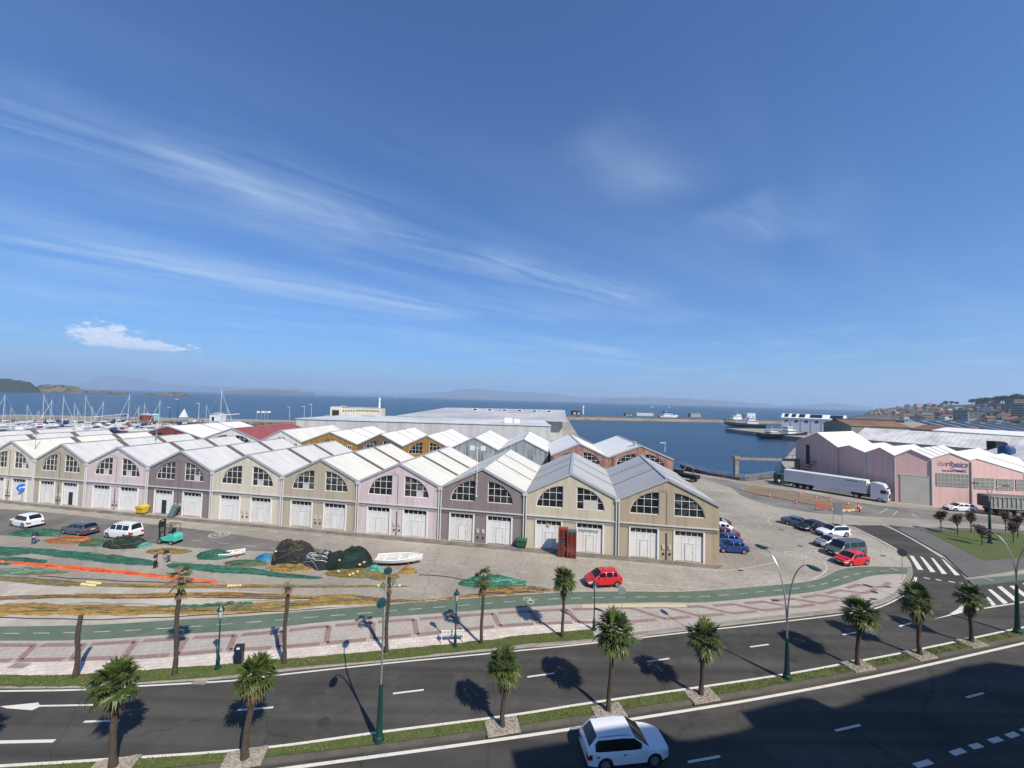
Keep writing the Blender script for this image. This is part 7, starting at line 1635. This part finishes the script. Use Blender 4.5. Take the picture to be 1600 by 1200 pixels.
ridge('hills', [(345, 611), (370, 609.5), (420, 608.5), (450, 610.5), (492, 614)], 7500, 1200, M_fh, seed=3)
ridge('hills', [(600, 618), (690, 613), (725, 607.5), (745, 607), (800, 612), (860, 614), (905, 620), (960, 621), (1100, 624), (1200, 630)], 16500, 3000, M_fh, seed=4)
ridge('hills', [(930, 625), (960, 622), (1010, 621), (1070, 622.5), (1110, 626), (1190, 631), (1230, 634.5)], 12000, 1800, M_fh, seed=5)
ridge('hills', [(1215, 634), (1260, 632.5), (1295, 629.5), (1320, 632), (1365, 635.5)], 11000, 1800, M_fh, seed=6)
ridge('headland', [(-60, 594), (-20, 593), (10, 592), (30, 594), (45, 597), (57, 604), (64, 611)], 1480, 160, M_isl, seed=7)
ridge('headland', [(54, 606), (62, 602), (75, 600), (92, 602), (112, 603.5), (120, 604.5), (130, 610)], 1500, 100, M_sand, seed=8)
ridge('headland', [(118, 610), (140, 610.5), (170, 611.5), (200, 613.5)], 1480, 60, M_sand, seed=9, rough=.5)
ridge('headland', [(224, 616), (232, 614.8), (242, 615), (250, 616)], 1430, 40, M_sand, seed=10, rough=.5); ridge('headland', [(250, 616.5), (258, 614), (270, 613.2), (285, 614), (296, 617.4)], 1430, 60, M_sand, seed=11, rough=.5)
# ---------------------------------------------------------------- foliage generator
M_fol = mat('pine_foliage', (.018, .036, .016), .8, [((.035, .055, .02), .4, (.45, .65))]); M_fol2 = mat('broad_foliage', (.035, .06, .02), .8, [((.06, .08, .03), .5, (.45, .65))]); M_redfol = mat('reddish_foliage', (.15, .055, .045), .8, [((.08, .075, .03), 1.6, (.45, .62)), ((.2, .08, .065), 4, (.6, .75))]); M_bark = mat('bark', (.07, .055, .04), .95)
def crown(mb, c, r, n, s, rnd, flat=.8):
    for _ in range(n):
        d = Vector((rnd.gauss(0, 1), rnd.gauss(0, 1), rnd.gauss(0, 1))).normalized()*(rnd.random()**.4); p = Vector(c)+Vector((d.x*r, d.y*r, d.z*r*flat)); a = Vector((rnd.gauss(0, 1), rnd.gauss(0, 1), rnd.gauss(0, .6))).normalized(); b = a.cross(Vector((rnd.gauss(0, 1), rnd.gauss(0, 1), rnd.gauss(0, 1)))).normalized(); k = s*rnd.uniform(.6, 1.3)
        mb.add([p-a*k, p+b*k*.6, p+a*k, p-b*k*.6], [(0, 1, 2, 3)])
def tree(name, label, group, loc, H_, Rr, m_, seed, kind='round', n=900, s=.07, cat='tree'):
    rnd = random.Random(seed); root = empty(name, loc, 0, label, cat, group); q = MB(); th = H_*(.72 if kind == 'pine' else (.42 if kind == 'small' else .55))
    q.tube([(0, 0, -.2), (.02*H_, 0, th*.5), (0, 0, th), (0, 0, H_*.8)], [H_*.022, H_*.018, H_*.014, H_*.006], 7)
    for k in range(5):
        a = k*1.3+seed; q.tube([(0, 0, th*.85), (math.cos(a)*Rr*.6, math.sin(a)*Rr*.6, th+(H_-th)*.45)], [H_*.01, H_*.004], 5)
    q.build('trunk', M_bark, root); c = MB(); nc = 9
    for k in range(nc):
        a = k*2.4+seed; rr = Rr*.55*((k % 4)/3) if kind != 'pine' else Rr*.7*((k % 4)/3); zz = th+(H_-th)*(.3+.5*((k*37) % 10)/10) if kind != 'pine' else th+(H_-th)*(.35+.3*((k*37) % 10)/10)
        crown(c, (math.cos(a)*rr, math.sin(a)*rr, zz), Rr*.55*rnd.uniform(.8, 1.15), n//nc, s, rnd, .45 if kind == 'pine' else .85)
    c.build('crown', m_, root); return root
lawn = [((1470, 829), 801, 'leftmost red-leaved tree on the lawn edge'), ((1496, 836), 806, 'second red-leaved tree on the lawn edge from the left'), ((1517, 832), 803, 'third red-leaved tree on the lawn edge, small crown'), ((1534, 852), 825, 'brownish red tree directly left of the forked lawn lamp'), ((1571, 830), 801, 'red-leaved tree in front of the tipper wheels'), ((1583, 848), 820, 'front red-leaved tree of the pair at the right edge'), ((1590, 840), 808, 'back red-leaved tree of the pair at the right edge')]
for i, (b_, pt, lb) in enumerate(lawn):
    g = G(*b_, .12); H_ = HZ(g, b_[0], pt)
    H_ += .45
    tree('small_tree', lb, 'red-leaved trees on the lawn', tuple(g), H_, .85, M_redfol, i+1, 'small', n=1500, s=.085)
# ---------------------------------------------------------------- town on the right: terrain, houses, trees
def crest(x):
    P = [(1335, 652), (1362, 640.5), (1400, 636), (1450, 633), (1500, 632), (1540, 631), (1580, 629.5), (1640, 627), (1750, 620)]
    for (a, b), (c, d) in zip(P[:-1], P[1:]):
        if x <= c: return b+(d-b)*max(0, x-a)/(c-a)
    return P[-1][1]
def foot(x):
    P = [(1335, 652.5), (1362, 651), (1400, 654), (1450, 658), (1500, 661), (1560, 668), (1640, 676), (1750, 690)]
    for (a, b), (c, d) in zip(P[:-1], P[1:]):
        if x <= c: return b+(d-b)*max(0, x-a)/(c-a)
    return P[-1][1]
def town(x, f):
    """point on the hillside: x photo column, f from shore 0 to skyline 1"""
    y = foot(x)+(crest(x)-foot(x))*f; d0 = 1050-max(0, x-1340)*2.6; d0 = max(380, d0); return GD(x, y, d0*(1+.75*f))
tm = MB(); nx, nf = 60, 12; V = []
for j in range(nf+4):
    for i in range(nx+1):
        x = 1330+430*i/nx
        if j < 2: p = town(x, 0); V.append((p.x*(1-.02*(2-j)), p.y*(1-.02*(2-j)), -3.5 if j == 0 else min(p.z, .2)))
        elif j <= nf+1: p = town(x, (j-2)/(nf-1)); V.append((p.x, p.y, p.z-.6))
        else: p = town(x, 1); k = 1+.25*(j-nf-1); V.append((p.x*k, p.y*k, max(-3, p.z-8*(j-nf-1))))
n_ = nx+1; tm.add(V, [(j*n_+i, j*n_+i+1, (j+1)*n_+i+1, (j+1)*n_+i) for j in range(nf+3) for i in range(nx)])
structure(tm.build('hillside', mat('hillside_ground', (.09, .085, .05), .95, [((.05, .065, .03), .02, (.4, .6)), ((.2, .17, .12), .05, (.58, .7))], detail=8), smooth=True, angle=60))
hw_ = {'white': (.66, .65, .62), 'cream': (.55, .5, .38), 'grey': (.32, .32, .32), 'pink': (.45, .26, .22), 'brick': (.25, .12, .08), 'yellow': (.55, .45, .22), 'blue': (.25, .32, .38), 'stone': (.3, .26, .2)}
HM = {k: mat(k+'_house_wall', v, .85) for k, v in hw_.items()}; RM = {'orange': mat('orange_tiles', (.24, .115, .07), .85, [((.17, .08, .05), .3, (.4, .7))]), 'brown': mat('brown_tiles', (.16, .075, .05), .85), 'grey': mat('slate_tiles', (.16, .16, .17), .8)}
def house(label, p, w_, d_, h_, rz, wc, rc, seed, flat=False, group=None):
    root = empty('house', tuple(p), rz, label, 'house', group); q = MB(); q.box((0, 0, h_/2-1.5), (w_, d_, h_+3)); 
    if not flat: q.add([(-w_/2, -d_/2, h_), (-w_/2, d_/2, h_), (-w_/2, 0, h_+d_*.22), (w_/2, -d_/2, h_), (w_/2, d_/2, h_), (w_/2, 0, h_+d_*.22)], [(0, 2, 1), (3, 4, 5)])
    q.build('wall', HM[wc], root); r = MB()
    if flat: r.box((0, 0, h_+.25), (w_+.6, d_+.6, .5)); r.box((w_*.2, 0, h_+1), (w_*.2, d_*.4, 1.4))
    else:
        for s in (-1, 1): e = [(-w_/2-.4, s*(d_/2+.5), h_-.15), (w_/2+.4, s*(d_/2+.5), h_-.15), (w_/2+.4, 0, h_+d_*.22+.1), (-w_/2-.4, 0, h_+d_*.22+.1)]; r.add(e+[(x, y, z+.25) for x, y, z in e], [(4, 5, 6, 7), (0, 1, 5, 4), (1, 2, 6, 5), (0, 4, 7, 3), (3, 2, 1, 0)])
    r.build('roof', RM[rc], root); nfl = max(1, int(h_/3)); ncl = max(2, int(w_/3.2)); wd = MB()
    for f in range(nfl):
        for c in range(ncl): wd.box((-w_/2+w_*(c+.5)/ncl, -d_/2-.03, 1.6+f*3), (1.1, .1, 1.3))
        for c in range(max(1, int(d_/4))): wd.box((-w_/2-.03, -d_/2+d_*(c+.5)/max(1, int(d_/4)), 1.6+f*3), (.1, 1.1, 1.3))
    wd.build('window', M_win, root); return root
rnd = random.Random(21); cols_ = list(hw_); used = {}
where_x = [(1385, 'near the tip of the headland'), (1420, 'left of the town centre'), (1455, 'above the brown sheds'), (1490, 'above the red factory houses'), (1525, 'beside the glass fronted block'), (1560, 'below the pines'), (1600, 'at the right edge'), (1999, 'outside right')]
where_f = [(.2, 'on the shore'), (.45, 'on the lower slope'), (.7, 'halfway up the hill'), (.95, 'on the upper slope'), (9, 'on the skyline')]
def wh(x, f): return next(t for k, t in where_f if f <= k)+' '+next(t for k, t in where_x if x <= k)
hs = []
for k in range(145):
    x = 1360+rnd.random()**.9*260; f = rnd.random()*.97
    if x < 1400: f *= .7
    hs.append((x, f))
hs.sort(key=lambda t: -t[1])
for k, (x, f) in enumerate(hs):
    if 1488 < x < 1545 and f < .55: continue
    p = town(x, f); sc_ = 1+.15*rnd.random(); wc = rnd.choice(['white', 'white', 'cream', 'cream', 'grey', 'pink', 'brick', 'stone', 'yellow', 'blue']); rc = rnd.choice(['orange', 'orange', 'brown', 'brown', 'grey']); fl = rnd.choice((1, 2, 2, 3)); st = ['single-storey', 'two-storey', 'three-storey'][fl-1]; flat = rnd.random() < .15
    lb = f"{st} {wc} house with {'flat roof' if flat else rc+' tiled roof'} {wh(x, f)}"
    house(lb, p, rnd.uniform(8, 16)*sc_, rnd.uniform(7, 11)*sc_, fl*3.1, rnd.uniform(-.9, .3), wc, rc, k, flat, group='houses of the town across the harbour')
# named larger blocks
def blockhouse(label, px, f, dist_scale, w_, d_, h_, rz, wm_, rm_, rows, cols, cat='building', glass=False):
    p = town(px, f)*1; root = empty('apartment_block', tuple(p), rz, label, cat); q = MB(); q.box((0, 0, h_/2-2), (w_, d_, h_+4)); q.build('wall', wm_, root); q = MB(); q.box((0, 0, h_+.4), (w_+1, d_+1, .8)); q.build('roof', rm_, root)
    q = MB()
    for r in range(rows): q.box((0, -d_/2-.06, 2+(h_-2)*(r+.5)/rows-.6), (w_*.92, .14, (h_-2)/rows*.5)); q.box((-w_/2-.06, 0, 2+(h_-2)*(r+.5)/rows-.6), (.14, d_*.85, (h_-2)/rows*.5))
    q.build('window_band', M_win, root); q = MB()
    for c in range(cols): q.box((-w_/2+w_*(c+.5)/cols, -d_/2-.16, h_/2), (.5, .14, h_))
    q.build('pier', wm_, root)
blockhouse('dark glass fronted block with flat roof in the town centre', 1505, .2, 1, 20, 16, 17, -.5, mat('block_dark', (.06, .08, .085), .5), RM['grey'], 5, 3)
blockhouse('long grey institutional block with orange tiled roof', 1530, .28, 1, 40, 16, 13, -.3, HM['grey'], RM['orange'], 4, 8); blockhouse('red brick block left of the dark glass one', 1478, .25, 1, 26, 14, 10, -.3, HM['brick'], RM['orange'], 3, 5)
blockhouse('tall grey apartment block at the right edge of the town', 1606, .35, 1, 20, 16, 20, -.2, HM['grey'], RM['grey'], 6, 4); blockhouse('stone coloured block behind the tall grey one', 1592, .6, 1, 22, 14, 20, -.2, HM['stone'], RM['orange'], 6, 4)
blockhouse('white block with balconies on the lower slope', 1446, .35, 1, 20, 12, 9, -.3, HM['cream'], RM['grey'], 3, 5)
tp0 = tree('pine_tree', '', 'trees of the town hillside', (0, 0, -500), 14, 8.5, M_fol, 3, 'pine2', 800, .85); tp1 = tree('broad_tree', '', 'trees of the town hillside', (0, 0, -500), 9, 4.5, M_fol2, 4, 'round', 330, .6)
tx = [(1478, .93), (1487, .95), (1495, .93), (1520, 1.0), (1527, 1), (1534, .99), (1541, 1), (1549, .98), (1557, 1), (1563, 1), (1570, .98), (1577, 1), (1584, 1), (1591, 1), (1598, 1), (1604, 1)]
tx += []
n_p = len(tx)
tx2 = [(1518+rnd.random()*95, rnd.uniform(.86, 1.0)) for _ in range(26)]
tx = tx+tx2; n_p = len(tx); tx += [(1365+rnd.random()*245, rnd.random()*.95) for _ in range(75)]
for k, (x, f) in enumerate(tx):
    p = town(x, f); pine = k < n_p; lb = ('dark umbrella pine ' if pine else 'green broad-leaved tree ')+wh(x, f)+''; sc_ = rnd.uniform(.7, 1.05)
    if k == 0: o = tp0; o.location = p; o['label'] = lb
    elif k == n_p: o = tp1; o.location = p; o['label'] = lb
    else: dup(tp0 if pine else tp1, tuple(p), rnd.uniform(0, 6), lb, scale=(sc_*rnd.uniform(.9, 1.3), sc_, sc_))
# car park and small things between sheds and town, dark shoreline
ridge('headland', [(1325, 652), (1345, 648.5), (1380, 648), (1440, 651), (1500, 656)], 900, 60, mat('shore_rock', (.07, .065, .055), .95, [((.16, .14, .11), .05, (.5, .7))]), seed=12)

# ---------------------------------------------------------------- the street's own apartment houses behind the camera, their roofline shades the near carriageway
cot = 1/math.tan(SUN_EL); sv = Vector((-to_sun.x, -to_sun.y, 0)).normalized()
prof = [(797, 1230), (797, 1173), (835, 1167), (1027, 1137), (1052, 1156), (1082, 1156), (1157, 1141), (1175, 1134), (1157, 1112), (1200, 1101), (1250, 1089), (1270, 1092), (1287, 1105), (1305, 1105), (1347, 1092), (1346, 1087), (1425, 1065), (1482, 1050), (1500, 1042), (1550, 1034), (1600, 1041), (1700, 1025), (1800, 1000)]
fl0 = Vector((0, -1.6, 0)); fl1 = dM; fn = Vector((-dM.y, dM.x, 0)); top_ = []
for x, y in prof:
    S_ = G(x, y); t = (S_-fl0).dot(fn)/(-(sv.dot(fn)))*-1; P_ = S_-sv*t; top_.append(((P_-fl0).dot(fl1), t/cot))
ab = empty('apartment_building', tuple(fl0), math.atan2(dM.y, dM.x), 'apartment building behind the viewpoint that shades the near carriageway', 'building')
tp = []
for a, h in top_:
    if tp and a < tp[-1][0]+.05: a = tp[-1][0]+.05
    tp.append((a, h))
q = MB(); x0, x1 = tp[0][0], tp[-1][0]
q.yprism([(x0, 0)]+[(a, max(h, 15)) for a, h in tp[1:]]+[(x1, 0)], -9, 0); q.build('wall', W_cream, ab, fix=True)
# ---------------------------------------------------------------- sea haze
hz = MB(); hz.box((0, 11800, 392), (52000, 24400, 804)); ho = hz.build('haze', bpy.data.materials.new('haze_volume')); ho['kind'] = 'stuff'
hm = ho.data.materials[0]; hm.use_nodes = True; nt = hm.node_tree; nt.nodes.remove(nt.nodes['Principled BSDF']); pv = nt.nodes.new('ShaderNodeVolumePrincipled')
pv.inputs['Density'].default_value = 1.05e-4; pv.inputs['Color'].default_value = (.6, .78, 1.0, 1); pv.inputs['Anisotropy'].default_value = .1
nt.links.new(pv.outputs[0], nt.nodes['Material Output'].inputs['Volume'])

# labels that still coincide get their place in the row, read from left to right
ords = ['leftmost', 'second from left', 'third from left', 'fourth from left', 'fifth from left', 'sixth from left', 'seventh from left', 'eighth from left', 'ninth from left', 'tenth from left']+[w_+' from left' for w_ in 'eleventh twelfth thirteenth fourteenth fifteenth sixteenth seventeenth eighteenth nineteenth twentieth'.split()]
def relabel():
    by = {}
    for o in SC.objects:
        if o.parent is None and 'label' in o.keys(): by.setdefault(o['label'], []).append(o)
    for lb, os_ in by.items():
        if len(os_) < 2: continue
        os_.sort(key=lambda o: o.location.x/max(1, o.location.y)); n = len(os_)
        for i, o in enumerate(os_): o['label'] = lb+', '+('rightmost' if i == n-1 else ords[min(i, 19)])
    for o in SC.objects:
        if o.parent is None and 'label' in o.keys() and len(o['label'].split()) > 16: o['label'] = ' '.join(o['label'].replace(' at the right edge', ' far right').replace('near the tip of the headland', 'at the headland tip').replace('beside the glass fronted block', 'by the glass block').replace('above the red factory houses', 'above the factory').replace('halfway up the hill', 'midway uphill').replace(' on the upper slope', ' high up').replace(' on the lower slope', ' low down').split()[:16])
relabel()
